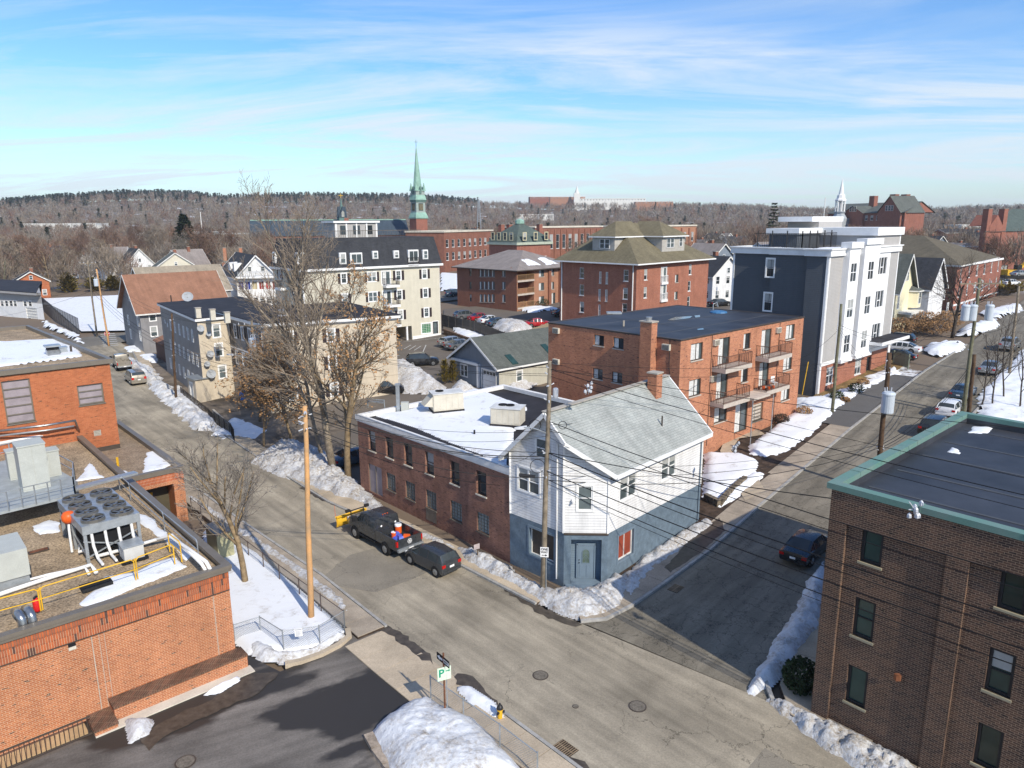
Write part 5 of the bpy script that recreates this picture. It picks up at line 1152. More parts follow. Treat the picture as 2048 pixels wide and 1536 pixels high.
u,h=cr.fu(0,871,660);cr.win(0,u,.1,1.0,2.3,dict(style('bdoor','fixed',M_black,M_glassm,rec=.06,fw=.18,trim=M_whitep,tw=.1),nm='door'))
gu0,gu1=cr.fu(0,731,675)[0],cr.fu(0,824,670)[0];cr.holes[0].append((gu0,-.3,gu1,HG0,5.0))
for px,py in((560,548),(588,550),(590,590),(560,590)):cr.wpx(3,px,py,.9,1.5,S['shut']if py<560 else S['fdoor'])
cr.wall(0,-.5,HC,M_cream);cr.wall(1,-.5,HC,M_cream);cr.wall(2,-.5,HC,M_cream);cr.wall(3,-.5,HC,M_cream)
MB().poly([cr.pt(0,gu0,-.3,5),cr.pt(0,gu1,-.3,5),cr.pt(0,gu1,HG0,5),cr.pt(0,gu0,HG0,5)]).obj('carport_wall',mat('brown carport wall',(.20,.13,.08),.8),cr.root)
for px in(731,762,788,815):u=cr.fu(0,px,665)[0];cr.fbox(0,u-.14,u+.14,-.3,HG0,-.05,M_whitep,'column',inn=.33)
cr.ring(HC-.05,HC+.28,.5,.2,M_whitep,'cornice');cr.fbox(0,gu1+.1,cr.edge(0)[3],-.3,.35,.05,M_whitep,'base_trim')
for i in(0,1):a,uu,nn,L=cr.edge(i);cr.fbox(i,0,.16,0,HC,.04,M_whitep,'corner_board')
lo=offset(cr.L,.35);hi=offset(cr.L,-.55)
for i in range(4):
 j=(i+1)%4;b=MB();b.poly([(lo[i].x,lo[i].y,HC+.28),(lo[j].x,lo[j].y,HC+.28),(hi[j].x,hi[j].y,HT),(hi[i].x,hi[i].y,HT)]);b.obj('mansard_slope',M_sh_dark,cr.root)
MB().prism([(p.x,p.y)for p in hi],HT-.1,HT+.02).obj('roof',M_tar,cr.root)
mm_=style('mproud','dh',M_whitep,M_glassm,rec=-.35,fw=.1);md_=style('mdoor','doors',M_whitep,M_glassm,rec=-.35,fw=.1)
for px,py,w,h,st in((749,510,.75,1.0,mm_),(791,509,.75,1.0,mm_),(825,512,1.7,1.75,md_),(849,509,.8,1.3,mm_),(684,517,.9,1.5,mm_),(711,517,1.8,1.5,md_),(552,515,.9,1.5,mm_),(600,517,.9,1.5,mm_)):
 i=3 if px<600 else 0;u,hc=cr.fu(i,px,py);wn=cr.win(i,u,hc-h/2,w,h,st,hole=False)
 a,uu,nn,L=cr.edge(i);q=cr.pt(i,u-w/2,hc-h/2);k=MB();k.box(-.1,-.30,-.1,0,.6,h+.12);k.box(w,-.30,-.1,w+.1,.6,h+.12);k.box(0,-.3,h,w,.6,h+.12);k.box(0,-.3,-.1,w,.6,0);o=link('dormer',k.mesh('dormer',M_whitep),cr.root,q,math.atan2(uu.y,uu.x))
M_railb=mat('black rail',(.03,.02,.02),.6)
for k,c in enumerate(fl_):balcony(cr,0,u0,u1+.2,c-1.38,1.2,M_railb,M_whitep)
u,hc=cr.fu(0,824,520);balcony(cr,0,u-1.,u+1.,HC+.35,.5,M_railb,M_whitep)
for k in(0,1):balcony(cr,3,cr.edge(3)[3]-8,cr.edge(3)[3]-5.6,fl_[k]-1.38,1.2,M_railb,M_whitep)
ph=[att(0,0,1)];a,uu,nn,L=cr.edge(0)
u0,u1=cr.fu(0,678,462,4)[0],cr.fu(0,764,462,4)[0]
def inbox(B,i,u0,u1,d0,d1,h0,h1,m,name):p=[B.pt(i,u0,0,d0),B.pt(i,u1,0,d0),B.pt(i,u1,0,d1),B.pt(i,u0,0,d1)];return MB().prism([(k.x,k.y)for k in p],h0,h1).obj(name,m,B.root)
inbox(cr,0,u0,u1,5.5,9.5,HT,HT+2.3,M_greys,'roof_house');inbox(cr,0,u0-.3,u1+.3,5.2,9.8,HT+2.3,HT+2.6,M_whitep,'roof_house_cornice')
for k in np.linspace(u0+.2,u1-.2,5):inbox(cr,0,k-.12,k+.12,5.42,5.5,HT,HT+2.3,M_whitep,'roof_house_trim')
for k in range(3):inbox(cr,0,u0+.9+k*2.2,u0+2.1+k*2.2,5.44,5.52,HT+.5,HT+1.9,M_glass,'pane')
b=MB();
for d_ in(2.2,):
 b.beam(cr.pt(0,1.5,HT+1.1,d_),cr.pt(0,L-2,HT+1.1,d_),.06,.08)
 for k in range(70):u=1.5+(L-3.5)*k/69;b.beam(cr.pt(0,u,HT,d_),cr.pt(0,u,HT+1.1,d_),.1,.03)
b.obj('deck_fence',M_fencew,cr.root)
# ---- garage house: slate gable with garage door
ga=Bd('garage_house','single-storey house with dark slate gable front, white garage door and green-grey roof','house',quad((-1.5,83.0),(11.8,94.6),(-7.55,90.6)),1.42)
HGa=2.95
ug,hg=ga.fu(3,980,765);Lg=ga.edge(3)[3]
ga.holes[3].append((Lg-3.35,-.2,Lg-.65,2.35,.15));ga.wpx(3,928,741,1.5,1.45,S['house_pair']);ga.wpx(0,1039,752,.9,1.3,S['house_dh'])
ga.wall(0,-.6,HGa,M_sage);ga.wall(1,-.6,HGa,M_sage);ga.wall(2,-.6,HGa,M_sage);ga.wall(3,-.6,HGa,M_slate)
Q,slp,ro=ga.gable(0,HGa,5.9,M_sh_green,M_slate,oe=.35,orr=.6,tm=M_whitep)
a,uu,nn,L=ga.edge(3);q=ga.pt(3,Lg-3.35,-.2,.1);b=MB()
for k in range(4):b.box(0,0,k*.64,2.7,.05,k*.64+.61)
gd=link('garage_door',b.mesh('garage_door',M_whitep),ga.root,q,math.atan2(uu.y,uu.x));b=MB()
for k in range(4):b.box(.15+.63*k,-.01,2.02,.68+.63*k,.0,2.4)
link('pane',b.mesh('pane',M_glass),gd)['kind']='stuff'
b=MB()
for z in(0,):
 b.box(-.12,-.14,0,0,.0,2.55);b.box(2.7,-.14,0,2.82,0,2.55);b.box(-.12,-.14,2.55,2.82,0,2.7)
link('door_trim',b.mesh('door_trim',M_whitep),gd)
ga.fbox(3,Lg-4.1,Lg-3.75,-.2,HGa,.3,M_whitep,'porch_column');ga.fbox(3,0.2,Lg-3.7,HGa-.3,HGa,.35,M_whitep,'porch_beam')
for px,py in((1023,706),(1094,692)):
 r=ray(px,py);
 q=atz(px,py,1.42+HGa+1.4)-ga.O;w_,d_=.45,.75;e0=(ga.L[1]).normalized();e1=Vector((-e0.y,e0.x));b=MB();ps=[]
 for s_,t_ in((-w_,-d_),(w_,-d_),(w_,d_),(-w_,d_)):p=q+e0*s_+e1*t_;dd=(p.dot(e1));ps.append((p.x,p.y,HGa+slp*dd+.24))
 b.a(ps+[(p[0],p[1],p[2]-.15)for p in ps],[(0,1,2,3),(0,4,5,1),(1,5,6,2),(2,6,7,3),(3,7,4,0)]);b.obj('skylight',M_glassg,ga.root)
# ---- slate-blue and white four-storey block on the side street
NX=V2((33.4,77.3));YW=42.5;gx=Vector((math.cos(R(YW)),math.sin(R(YW))));gy=Vector((-gx.y,gx.x))
gb=Bd('slate_white_apartment_block','tall new apartment block, dark slate-blue side and white and grey street front over brick','building',[NX,NX+gx*23,NX+gx*23+gy*12.2,NX+gx*1.6+gy*12.2,NX+gx*1.6+gy*6.9,NX+gx*.8+gy*6.9,NX+gx*.8+gy*2.4,NX+gy*2.4],2.33)
uR=gb.fu(0,1782,650)[0];gb.P[1]=NX+gx*uR;gb.P[2]=NX+gx*uR+gy*12.2;gb.L=[p-gb.O for p in gb.P]
HK=gb.fu(0,1665.4,505)[1];HBK=gb.fu(0,1640,728)[1]
U=lambda px,py:gb.fu(0,px,py)[0]
ub=[U(1675,640),U(1703,560),U(1712,560),U(1742,560)]
rowz=[gb.fu(0,1721.2,523)[1],gb.fu(0,1714,593)[1],gb.fu(0,1707,662)[1]]
def bay(u0,u1,top):
 """white bay standing out from the front"""
 a,uu,nn,L=gb.edge(0);f=Bd.__new__(Bd);pts=[gb.O+a+uu*u0-nn*.7,gb.O+a+uu*u1-nn*.7,gb.O+a+uu*u1+nn*.02,gb.O+a+uu*u0+nn*.02]
 f.P=pts;f.z0=gb.z0;f.O=pts[0];f.L=[p-f.O for p in pts];f.n=4;f.holes={i:[]for i in range(4)}
 r=bpy.data.objects.new('bay',None);COL.objects.link(r);r.parent=gb.root;q=pts[0]-gb.O;r.location=(q.x,q.y,0);f.root=r
 w=u1-u0
 for t in rowz:
  f.holes[0].append((w/2-.75,t-2.05,w/2+.75,t,.06));p=f.L[0]+uu*(w/2-.75)
  o=place_window(S['gray4'],1.5,2.05,gb.root,(q.x+p.x,q.y+p.y,t-2.05),math.atan2(uu.y,uu.x))
 for i in(0,1,3):f.wall(i,HBK+.1,top,M_boardw)
 f.flat(top+.5,M_whitep);f.ring(top-.15,top+.5,.22,.05,M_whitep,'cornice');f.ring(HBK-.3,HBK+.1,.15,.0,M_whitep,'base_trim')
 MB().prism([(p.x,p.y)for p in f.L],HBK-.3,HBK+.1).obj('soffit',M_whitep,r)
TB1=gb.fu(0,1692,487,-.7)[1]
bay(ub[0],ub[1],TB1-.4);bay(ub[2],ub[3],TB1-.1)
ut=U(1750,560);TH=gb.fu(0,1780,470)[1]
uw=[U(1749,560),U(1775,540)]
for t in rowz:gb.win(0,(uw[0]+uw[1])/2,t-1.75,2.6,2.0,S['gray3'])
for px,py in((1659,755),(1716,733),(1791,700)):
 u,h=gb.fu(0,px,py);
 if u<uR-1:gb.win(0,u,HBK-2.6,1.7,1.9,S['gray_b'])
ud_=U(1736,735);gb.win(0,ud_,0.1,1.15,2.5,dict(style('gdoor','fixed',M_black,M_black,rec=.2,fw=.12),nm='door'))
u6=gb.fu(6,1548,550)
wz=[gb.fu(5,1540,536)[1],gb.fu(5,1535,604)[1]];wu=gb.fu(5,1538,570)[0]
for z in wz:gb.win(5,wu,z-1.0,.95,2.0,S['gray_dh'])
gb.wall(0,-1.5,HBK-.3,M_hipb,'brick_base');gb.wall(0,HBK-.3,HBK+.1,M_whitep,'base_trim',dd=-.12)
gb.wall(0,HBK,HK,M_greys);gb.wall(0,HK,TH,M_greys,'wall',u0=ub[3]+.1);
gb.wall(0,HBK+.1,HK-.3,M_boardw,'white_panel',dd=-.05,u0=uw[0]-.35,u1=uw[1]+.35)
gb.wall(1,-1.5,TH,M_greys)
for i in range(2,8):gb.wall(i,-1.5,HK,M_navy)
MB().prism([(p.x,p.y)for p in gb.L],HK-.3,HK+.05).obj('roof',M_epdm,gb.root)
gb.ring(HK-.4,HK+.25,.25,.12,M_whitep,'cornice');gb.ring(HK+.25,HK+.38,.38,.12,M_whitep,'cornice_cap')
for i,u in((0,.0),(7,gb.edge(7)[3]-.25),(3,0),(3,gb.edge(3)[3]-.25)):gb.fbox(i,u,u+.25,0,HK-.4,.05,M_whitep,'corner_board')
gb.fbox(0,uR-.25,uR,0,TH,.05,M_whitep,'corner_board')
inbox(gb,0,ub[3]+.1,uR,.01,7,HK,TH,M_greys,'upper_wall');inbox(gb,0,ub[3]-.1,uR+.3,-.3,7.2,TH,TH+.9,M_whitep,'cornice')
inbox(gb,0,ub[3]+1,uR,7.2,11.2,HK,TH+1.6,M_greys,'penthouse');inbox(gb,0,ub[3]-.8,uR+.2,7.21,11.6,TH+1.6,TH+2.2,M_whitep,'cornice')
inbox(gb,0,ub[2]-1.5,ub[3]+1,6.5,10,HK,TH+.2,M_navy,'penthouse');inbox(gb,0,ub[2]-1.8,ub[3]+1.,6.2,10.3,TH+.2,TH+.85,M_whitep,'cornice')
b=MB()
for(p0,p1)in(((2.2,4.2),(ub[3]-.6,4.2)),((2.2,4.2),(2.2,10))):
 A0,A1=gb.pt(0,p0[0],HK,p0[1]),gb.pt(0,p1[0],HK,p1[1]);n=int((A1-A0).length/.22)
 for z in(.15,1.9):b.beam(A0+Vector((0,0,z)),A1+Vector((0,0,z)),.06,.06)
 for k in range(n+1):p=A0+(A1-A0)*k/n;w=.1 if k%8==0 else .03;b.box(p.x-w/2,p.y-w/2,p.z,p.x+w/2,p.y+w/2,p.z+(2.2 if k%8==0 else 1.9))
b.obj('roof_railing',M_black,gb.root)
for px,py,hgt in((1564,478,1.4),(1582,484,1.1),(1597,470,2.2),(1602,484,1.5),(1656,488,1.2),(1594,486,1.)):
 q=atz(px,py,HK+2.4)-gb.O;MB().cyl((q.x,q.y,HK),(q.x,q.y,HK+hgt),.14,n=8).obj('vent_pipe',M_galv,gb.root)if abs(q.x)<40 and q.y>0 else None
def lp(u,d):q=gb.pt(0,u,0,d)+gb.O.to_3d();return(q.x,q.y)
zg=2.33+HK+.06
mound('roof_snow',[lp(1,1.),lp(5.5,.9),lp(ub[3],1.),lp(ub[3],3.8),lp(6,4.),lp(2,3.4)],.25,M_snow,res=.3,edge=.3,ragged=.3,base=lambda x,y:zg,kind='stuff',seed=80)
mound('roof_snow',[lp(1.5,5),lp(4,5.5),lp(5,8),lp(3,9)],.25,M_snow,res=.3,edge=.3,ragged=.3,base=lambda x,y:zg,kind='stuff',seed=81)
uc=(U(1722,722),uR+.3);hc_=gb.fu(0,1750,690,-1.5)[1]
cp=gb.fbox(0,uc[0],uc[1],hc_-.1,hc_+.25,2.2,M_whitep,'canopy');gb.fbox(0,uc[0]+.15,uc[1]-.15,hc_+.25,hc_+.32,2.05,M_tar,'canopy_roof').parent=cp
q=gb.pt(0,uc[0]+2.6,0,-2.0);MB().box(q.x-.12,q.y-.12,-.8,q.x+.12,q.y+.12,hc_-.1).obj('canopy_post',M_whitep,gb.root)
gb.fbox(0,uc[0]-.6,uc[1],-.8,.1,2.4,M_conc,'stoop');gb.fbox(0,uc[0]-1.6,uc[0]-.6,-.9,-.25,2.4,M_conc,'step')
# ---- hip-roofed brick apartment house with dormers
hb=Bd('hip_roof_brick_block','red-brown brick apartment house with big olive hipped roof and beige dormers','building',quad((19.3,113.0),(34.5,128.6),(8.3,125.0)),3.4)
HBb=11.2
def px_rows(B,i,lst,w,h,st,hole=True):
 for px,py in lst:B.wpx(i,px,py,w,h,S[st]if isinstance(st,str)else st,hole=hole)
px_rows(hb,3,((1163.5,546),(1252,551),(1163.5,580),(1250.5,587),(1163.5,614),(1249,618)),.95,1.75,'brk')
px_rows(hb,3,((1200.5,555),(1213.5,556),(1199,590),(1212.5,591),(1198.5,621)),.5,1.9,style('slot','dh',M_whitep,M_concd,rec=.1,fw=.07,sill=M_concd))
px_rows(hb,0,((1291.5,549),(1380.5,539),(1290.5,585),(1378.5,572),(1377,603)),.85,1.7,'brk')
px_rows(hb,0,((1353.5,557),(1352,591)),1.0,1.3,'tan')
px_rows(hb,0,((1327.5,550),(1326.5,585)),1.6,2.4,'fdoor')
hb.walls(-3,HBb,M_hipb)
Q,ro=hb.hip(HBb,HBb+6.1,6.6,11.5,M_sh_olive,oe=.9,axis=0,tm=M_whitep)
for(px,py)in((1327.5,558),(1326.5,593)):u,h=hb.fu(0,px,py);balcony(hb,0,u-.95,u+.95,h-.5,.3,M_whitep,M_whitep)
for i,u in((3,hb.edge(3)[3]-.6),(3,.5)):q=hb.pt(i,u,0,-.1);MB().cyl((q.x,q.y,-2),(q.x,q.y,HBb),.09,n=6).obj('downspout',M_whitep,hb.root)
def dormer(B,i,u0,u1,out0,h0,h1,depth,apex,wins,wm,rm,name='dormer'):
 """hipped dormer: body set back out0 from facade i"""
 a,uu,nn,L=B.edge(i);q=B.pt(i,u0,0,out0);w=u1-u0;rz=math.atan2(uu.y,uu.x)
 b=MB();b.box(0,0,h0,w,depth,h1);d=link(name,b.mesh(name,wm),B.root,(q.x,q.y,0),rz)
 b=MB();o=.5;c=[(-o,-o,h1),(w+o,-o,h1),(w+o,depth,h1),(-o,depth,h1)];e=[(w/2,depth*.42,apex),(w/2,depth,apex)]
 b.poly([c[0],c[1],e[0]]);b.poly([c[1],c[2],e[1],e[0]]);b.poly([c[3],c[0],e[0],e[1]]);b.poly(c[::-1]);me=b.mesh('dormer_roof',rm);fixn(me);link('dormer_roof',me,d)
 b=MB();
 for k in range(3):p,r_=c[k],c[(k+1)%4];b.beam((p[0],p[1],h1-.08),(r_[0],r_[1],h1-.08),.08,.18)
 b.beam((c[3][0],c[3][1],h1-.08),(c[0][0],c[0][1],h1-.08),.08,.18);link('gutter',b.mesh('gutter',M_whitep),d)
 for(x,z,ww,hh2)in wins:
  for nm,me,lvl,dx in wmeshes(S['proud'],ww,hh2):
   if lvl==0:link('window',me,d,(x,0,z),0)
   else:link(nm,me,d,(x,0,z),0)
 return d
uA,hA_=hb.fu(3,1187,515,1.6);uB,_=hb.fu(3,1231,515,1.6)
dormer(hb,3,uA,uB,1.3,HBb+1.0,HBb+4.0,7.0,HBb+6.4,((1.6,HBb+2.1,1.0,1.5),(2.65,HBb+2.1,1.0,1.5)),mat('beige dormer board',(.42,.40,.36),.7),M_sh_olive)
uA,_=hb.fu(0,1318,512,1.8);uB,_=hb.fu(0,1363,506,1.8)
dormer(hb,0,uA,uB,1.3,HBb+1.0,HBb+4.0,7.0,HBb+6.4,((1.3,HBb+2.1,1.1,1.5),(2.4,HBb+2.1,1.1,1.5),(uB-uA-1.7,HBb+2.2,.9,1.5)),MATS['beige dormer board'],M_sh_olive)
# ---- two-tone brick block with low hipped roof
tn=Bd('two_tone_brick_block','brown and tan brick apartment block with low taupe hipped roof and corner balconies','building',quad((1.07,143.1),(13.6,157.5),(-11.6,156.5)),3.75)
HTn=8.0
for y0 in(545,570.5,596):
 for px,w in((941,.7),(1007.5,1.0)):tn.wpx(3,px,y0+(px-941)*.012,w,1.5,S['tan_n']if w<.9 else S['tan'])
 for px in(962,970,978,986):tn.wpx(3,px,y0+.5,1.0,1.6,S['tan'])
for k,y0 in enumerate((546,573,600)):
 tn.wpx(0,1083,y0,1.7,1.5,S['tan']);tn.wpx(0,1127,y0-3,1.7,1.5,S['tan'])
 if k<2:tn.wpx(0,1105.5,y0-2,.9,1.5,S['tan'])
 else:tn.wpx(0,1107,y0-2,1.2,2.6,S['balc_d'])
 u0=.25;u1=tn.fu(0,1068,560)[0];c=tn.fu(0,1050,y0+1)[1];tn.holes[0].append((u0,c-1.3,u1,c+1.15,1.8))
 balcony(tn,0,u0-.1,u1,c-1.25,.12,mat('tan rail',(.42,.27,.14),.7),M_concd);MB().poly([tn.pt(0,u0,c-1.3,1.8),tn.pt(0,u1,c-1.3,1.8),tn.pt(0,u1,c+1.2,1.8),tn.pt(0,u0,c+1.2,1.8)]).obj('balcony_back',M_brownb,tn.root)
tn.wall(0,-1,HTn,M_tanb);tn.wall(1,-1,HTn,M_tanb);tn.wall(2,-1,HTn,M_brownb);tn.wall(3,-1,HTn,M_brownb)
for px in(1098,1119):u=tn.fu(0,px,570)[0];tn.fbox(0,u-.4,u+.4,-.6,HTn,.35,M_brownb,'pier')
tn.hip(HTn,HTn+3.4,7,11.5,M_sh_taup,oe=.9,axis=1,tm=M_bronze)
for i_,pp in enumerate((((1055,532),(1062,523),(1078,521),(1085,532)),((1090,517),(1105,519),(1140,530),(1120,532)),((912,530),(945,527),(935,533)))):
 a_,b_=(.5,3.),(0,0)
for i_,(u0,u1,d0,d1)in enumerate(((4.5,8.5,.6,3.2),(10,14,.5,3.5))):
 a,uu,nn,L=tn.edge(0);sl2=3.4/(L/2+.9);ps=[]
 for u,d in((u0,d0),(u1,d0),(u1-1,d1),(u0+.6,d1)):q=tn.pt(0,u,0,d)+tn.O.to_3d();ps.append((q.x,q.y))
 nb_=nn.copy();oo=tn.O+a
 mound('roof_snow',ps,.12,M_snow,res=.3,edge=.2,ragged=.4,base=lambda x,y:3.75+HTn+((V2((x,y))-oo).dot(nb_)+.9)*.43,kind='stuff',seed=83+i_)
px_=[(px,600)for px in(890,)]
# ---- dark mansard (victorian) house behind
def T(px,py,t):return att(px,py,t)
vm=Bd('victorian_mansard_house','red brick victorian house with dark green mansard roof and pale dormer windows','house',quad((1.6,205.0),(11.4,213.8),(-6.4,213.9)),5.)
hv=vm.fu(0,1035,488)[1];vt=vm.fu(0,1035,472)[1];va=zat(4,222,443)-5
vm.walls(-3,hv,M_redb);vm.ring(hv-.3,hv+.4,.5,.2,mat('pale green cornice',(.40,.44,.35),.7),'cornice')
lo=offset(vm.L,.2);hi=offset(vm.L,-1.1);ctr=sum((p for p in vm.L),Vector((0,0)))/4
for i in range(4):
 j=(i+1)%4;MB().poly([(lo[i].x,lo[i].y,hv+.4),(lo[j].x,lo[j].y,hv+.4),(hi[j].x,hi[j].y,vt),(hi[i].x,hi[i].y,vt)]).obj('mansard_slope',M_slater,vm.root)
 MB().poly([(hi[i].x,hi[i].y,vt),(hi[j].x,hi[j].y,vt),(ctr.x,ctr.y,va)]).obj('roof',M_slater,vm.root)
stp=style('mansd','dh',mat('cream trim',(.55,.50,.33),.6),M_glass,rec=-.6,fw=.22)
for i,ks in((0,(.18,.5,.82)),(3,(.2,.42,.64,.86))):
 L=vm.edge(i)[3]
 for k in ks:vm.win(i,L*k,hv+.9,1.5,2.3,stp,hole=False);vm.win(i,L*k,hv-3.6,1.3,2.2,S['brk'])
for px in(1003,1019,1079):q=V2(T(px,462,215)[:2])-vm.O;chimney(vm.root,(q.x,q.y,0),1.3,1.3,vt-2,va-.8,M_redb,R(42))
q=ctr;MB().lathe((q.x,q.y,va-.6),[(1.3,0),(1.3,.9),(.2,1.4)],8).obj('roof_cap',M_verd,vm.root)
# ---- long school building
def longbld(name,label,a,b,depth,ztop,z0,m,nbay,rows_,wh=(1.3,2.1),cat='building',pier=None,trim=M_concl,roofm=M_tar,st='brk'):
 A,B=V2(a),V2(b);u=(B-A).normalized();n=Vector((-u.y,u.x));bd=Bd(name,label,cat,[A,B,B+n*depth,A+n*depth],z0);L=(B-A).length
 for r_ in rows_:
  for k in range(nbay):bd.win(0,L*(k+.5)/nbay,r_,wh[0],wh[1],S[st]if isinstance(st,str)else st)
 bd.walls(-4,ztop,m);bd.flat(ztop-.1,roofm);bd.ring(ztop,ztop+.5,.25,.3,trim,'cornice')
 if pier:
  for k in range(nbay+1):bd.fbox(0,max(0,L*k/nbay-.35),min(L,L*k/nbay+.35),-3,ztop-.6,.3,pier,'pier')
 return bd
p0,p1=T(888,470,225),T(985,466,255);zt=zat(p0.x,p0.y,465)
sc1=longbld('school_building','long brown brick school wing with tall paired windows left of the mansard house',p0[:2],p1[:2],14,zt-5,5.,M_schoolb,9,(zt-5-4.6,zt-5-8.6),(1.6,2.4))
p0,p1=T(1070,455,262),T(1258,452,300);zt=zat(p0.x,p0.y,456)
sc2=longbld('school_building','dark brick school hall with tall piers behind the hip-roofed block',p0[:2],p1[:2],16,zt-5,5.,M_schoolb,16,(zt-5-7.6,),(1.7,5.2),pier=M_brownb)
p0,p1=T(1280,455,235),T(1393,449,262);zt=zat(p0.x,p0.y,454)
sc3=longbld('school_building','tan and brown brick school end block right of the hip-roofed house',p0[:2],p1[:2],14,zt-5,5.,M_tanb,7,(zt-5-5.2,),(1.6,3.2),pier=M_brownb)
# ---- church with copper spire
cb=T(838,470,300);zc=zat(cb.x,cb.y,444)
ct=thing('church_tower',(cb.x,cb.y,4),'square red brick church tower with tall green copper spire','church tower',rz=R(38))
def zpx(py):return zat(cb.x,cb.y,py)-4
wt=24*300/F/2*1.06;b=MB();b.box(-wt,-wt,-5,wt,wt,zpx(437));b.obj('tower_shaft',M_redb,ct)
def frus(z0,z1,w0,w1,m,nm):return MB().hexa([(-w0,-w0,z0),(w0,-w0,z0),(w0,w0,z0),(-w0,w0,z0)],[(-w1,-w1,z1),(w1,-w1,z1),(w1,w1,z1),(-w1,w1,z1)]).obj(nm,m,ct)
frus(zpx(437),zpx(434.5),wt*1.12,wt*1.12,M_verd,'lower_eave');frus(zpx(434.5),zpx(425),wt*1.12,wt*.86,M_verd,'skirt')
frus(zpx(425),zpx(404),wt*.82,wt*.78,mat('grey copper stage',(.30,.36,.33),.7),'belfry')
for s_ in(0,1,2,3):
 a=s_*math.pi/2;b=MB();b.box(-wt*.38,-wt*.84-.1,zpx(421),wt*.38,-wt*.7,zpx(407));o=link('louvre',b.mesh('louvre',M_dark),ct,(0,0,0),a)
 k=MB();
 for i in range(7):k.box(-wt*.36,-wt*.86-.15,zpx(420)+i*(zpx(408)-zpx(420))/7,wt*.36,-wt*.8,zpx(420)+(i+.35)*(zpx(408)-zpx(420))/7)
 link('slat',k.mesh('slat',mat('louvre slat',(.42,.36,.22),.7)),o)['kind']='stuff'
 for sx_ in(-1,1):
  k=MB();x=sx_*wt*.7;k.hexa([(x-wt*.2,-wt*.95,zpx(382)),(x+wt*.2,-wt*.95,zpx(382)),(x+wt*.2,-wt*.55,zpx(382)),(x-wt*.2,-wt*.55,zpx(382))],[(x-.05,-wt*.76,zpx(366)),(x+.05,-wt*.76,zpx(366)),(x+.05,-wt*.7,zpx(366)),(x-.05,-wt*.7,zpx(366))]);link('pinnacle',k.mesh('pinnacle',M_verd),ct,(0,0,0),a)
 k=MB();k.box(-wt*.16,-wt*.9,zpx(388),wt*.16,-wt*.3,zpx(379));k.hexa([(-wt*.2,-wt*.95,zpx(379)),(wt*.2,-wt*.95,zpx(379)),(wt*.2,-wt*.2,zpx(379)),(-wt*.2,-wt*.2,zpx(379))],[(-.03,-wt*.9,zpx(373)),(.03,-wt*.9,zpx(373)),(.03,-wt*.2,zpx(373)),(-.03,-wt*.2,zpx(373))]);link('lucarne',k.mesh('lucarne',M_verdd),ct,(0,0,0),a)
frus(zpx(404),zpx(400),wt*.9,wt*.9,M_verdd,'dentil_band');frus(zpx(400),zpx(390),wt*.98,wt*.80,M_verd,'upper_skirt')
frus(zpx(390),zpx(382),wt*.78,wt*.78,mat('grey copper stage',(1,1,1)),'clock_stage');frus(zpx(382),zpx(380),wt*.88,wt*.88,M_verd,'upper_eave')
MB().cyl((0,0,zpx(381)),(0,0,zpx(293)),wt*.72,.12,n=8).obj('spire',M_verd,ct)
b=MB();b.cyl((0,0,zpx(293)),(0,0,zpx(279)),.12,.06,n=6);b.beam((-.7,0,zpx(284)),(.7,0,zpx(284)),.14,.14);b.obj('cross',M_verdd,ct)
na,nb2=T(500,466,292),T(818,466,310);d=(V2(nb2)-V2(na));nv=Bd('church_nave','church nave with long blue slate roof and green ridge left of the spire','church',[V2(na),V2(nb2),V2(nb2)+Vector((-d.y,d.x)).normalized()*17,V2(na)+Vector((-d.y,d.x)).normalized()*17],4.)
zn=zat(nb2.x,nb2.y,468)-4;zr_=zat(T(700,440,316).x,T(700,440,316).y,441)-4
nv.walls(-3,zn,M_redb);nv.gable(0,zn,zr_,M_navyslate,M_redb,oe=.5,orr=.2)
Np,a,b2,w,dd=nv.grid4();c0=Np+b2*dd/2;c1=c0+a*w;MB().beam((c0.x,c0.y,zr_+.3),(c1.x,c1.y,zr_+.3),.5,.4).obj('ridge',M_verd,nv.root)
q=V2(T(694,460,300)[:2])-nv.O;chimney(nv.root,(q.x,q.y,0),1.7,1.7,zn,zat(T(694,460,300).x,T(694,460,300).y,436)-4,M_redb,R(10))
fc=T(684,440,305);fl=thing('church_fleche',(fc.x,fc.y,4),'small pointed turret with gold cross on the church roof ridge','turret',rz=R(30))
z=lambda py:zat(fc.x,fc.y,py)-4
b=MB();b.box(-1.6,-1.6,z(455),1.6,1.6,z(432));b.obj('base',M_verdd,fl)
for k in range(4):
 b=MB();b.poly([(-1.7,-1.75,z(435)),(1.7,-1.75,z(435)),(0,-1.75,z(413))]);b.poly([(-1.7,-1.75,z(435)),(0,-1.75,z(413)),(0,0,z(413))]);b.poly([(1.7,-1.75,z(435)),(0,0,z(413)),(0,-1.75,z(413))]);link('gablet',b.mesh('gablet',M_navyslate),fl,rz=k*math.pi/2)
 b=MB();b.poly([(-.6,-1.8,z(434)),(.6,-1.8,z(434)),(.6,-1.8,z(425)),(0,-1.8,z(421)),(-.6,-1.8,z(425))]);link('louvre',b.mesh('louvre',mat('grey louvre',(.32,.33,.30),.7)),fl,rz=k*math.pi/2)
MB().cyl((0,0,z(424)),(0,0,z(395)),1.0,.08,n=4).obj('spirelet',M_verdd,fl)
b=MB();b.cyl((0,0,z(396)),(0,0,z(387)),.15,n=6);b.beam((-.9,0,z(391)),(.9,0,z(391)),.3,.3);b.obj('gold_cross',mat('gilt',(.75,.45,.08),.3,metal=.6),fl)
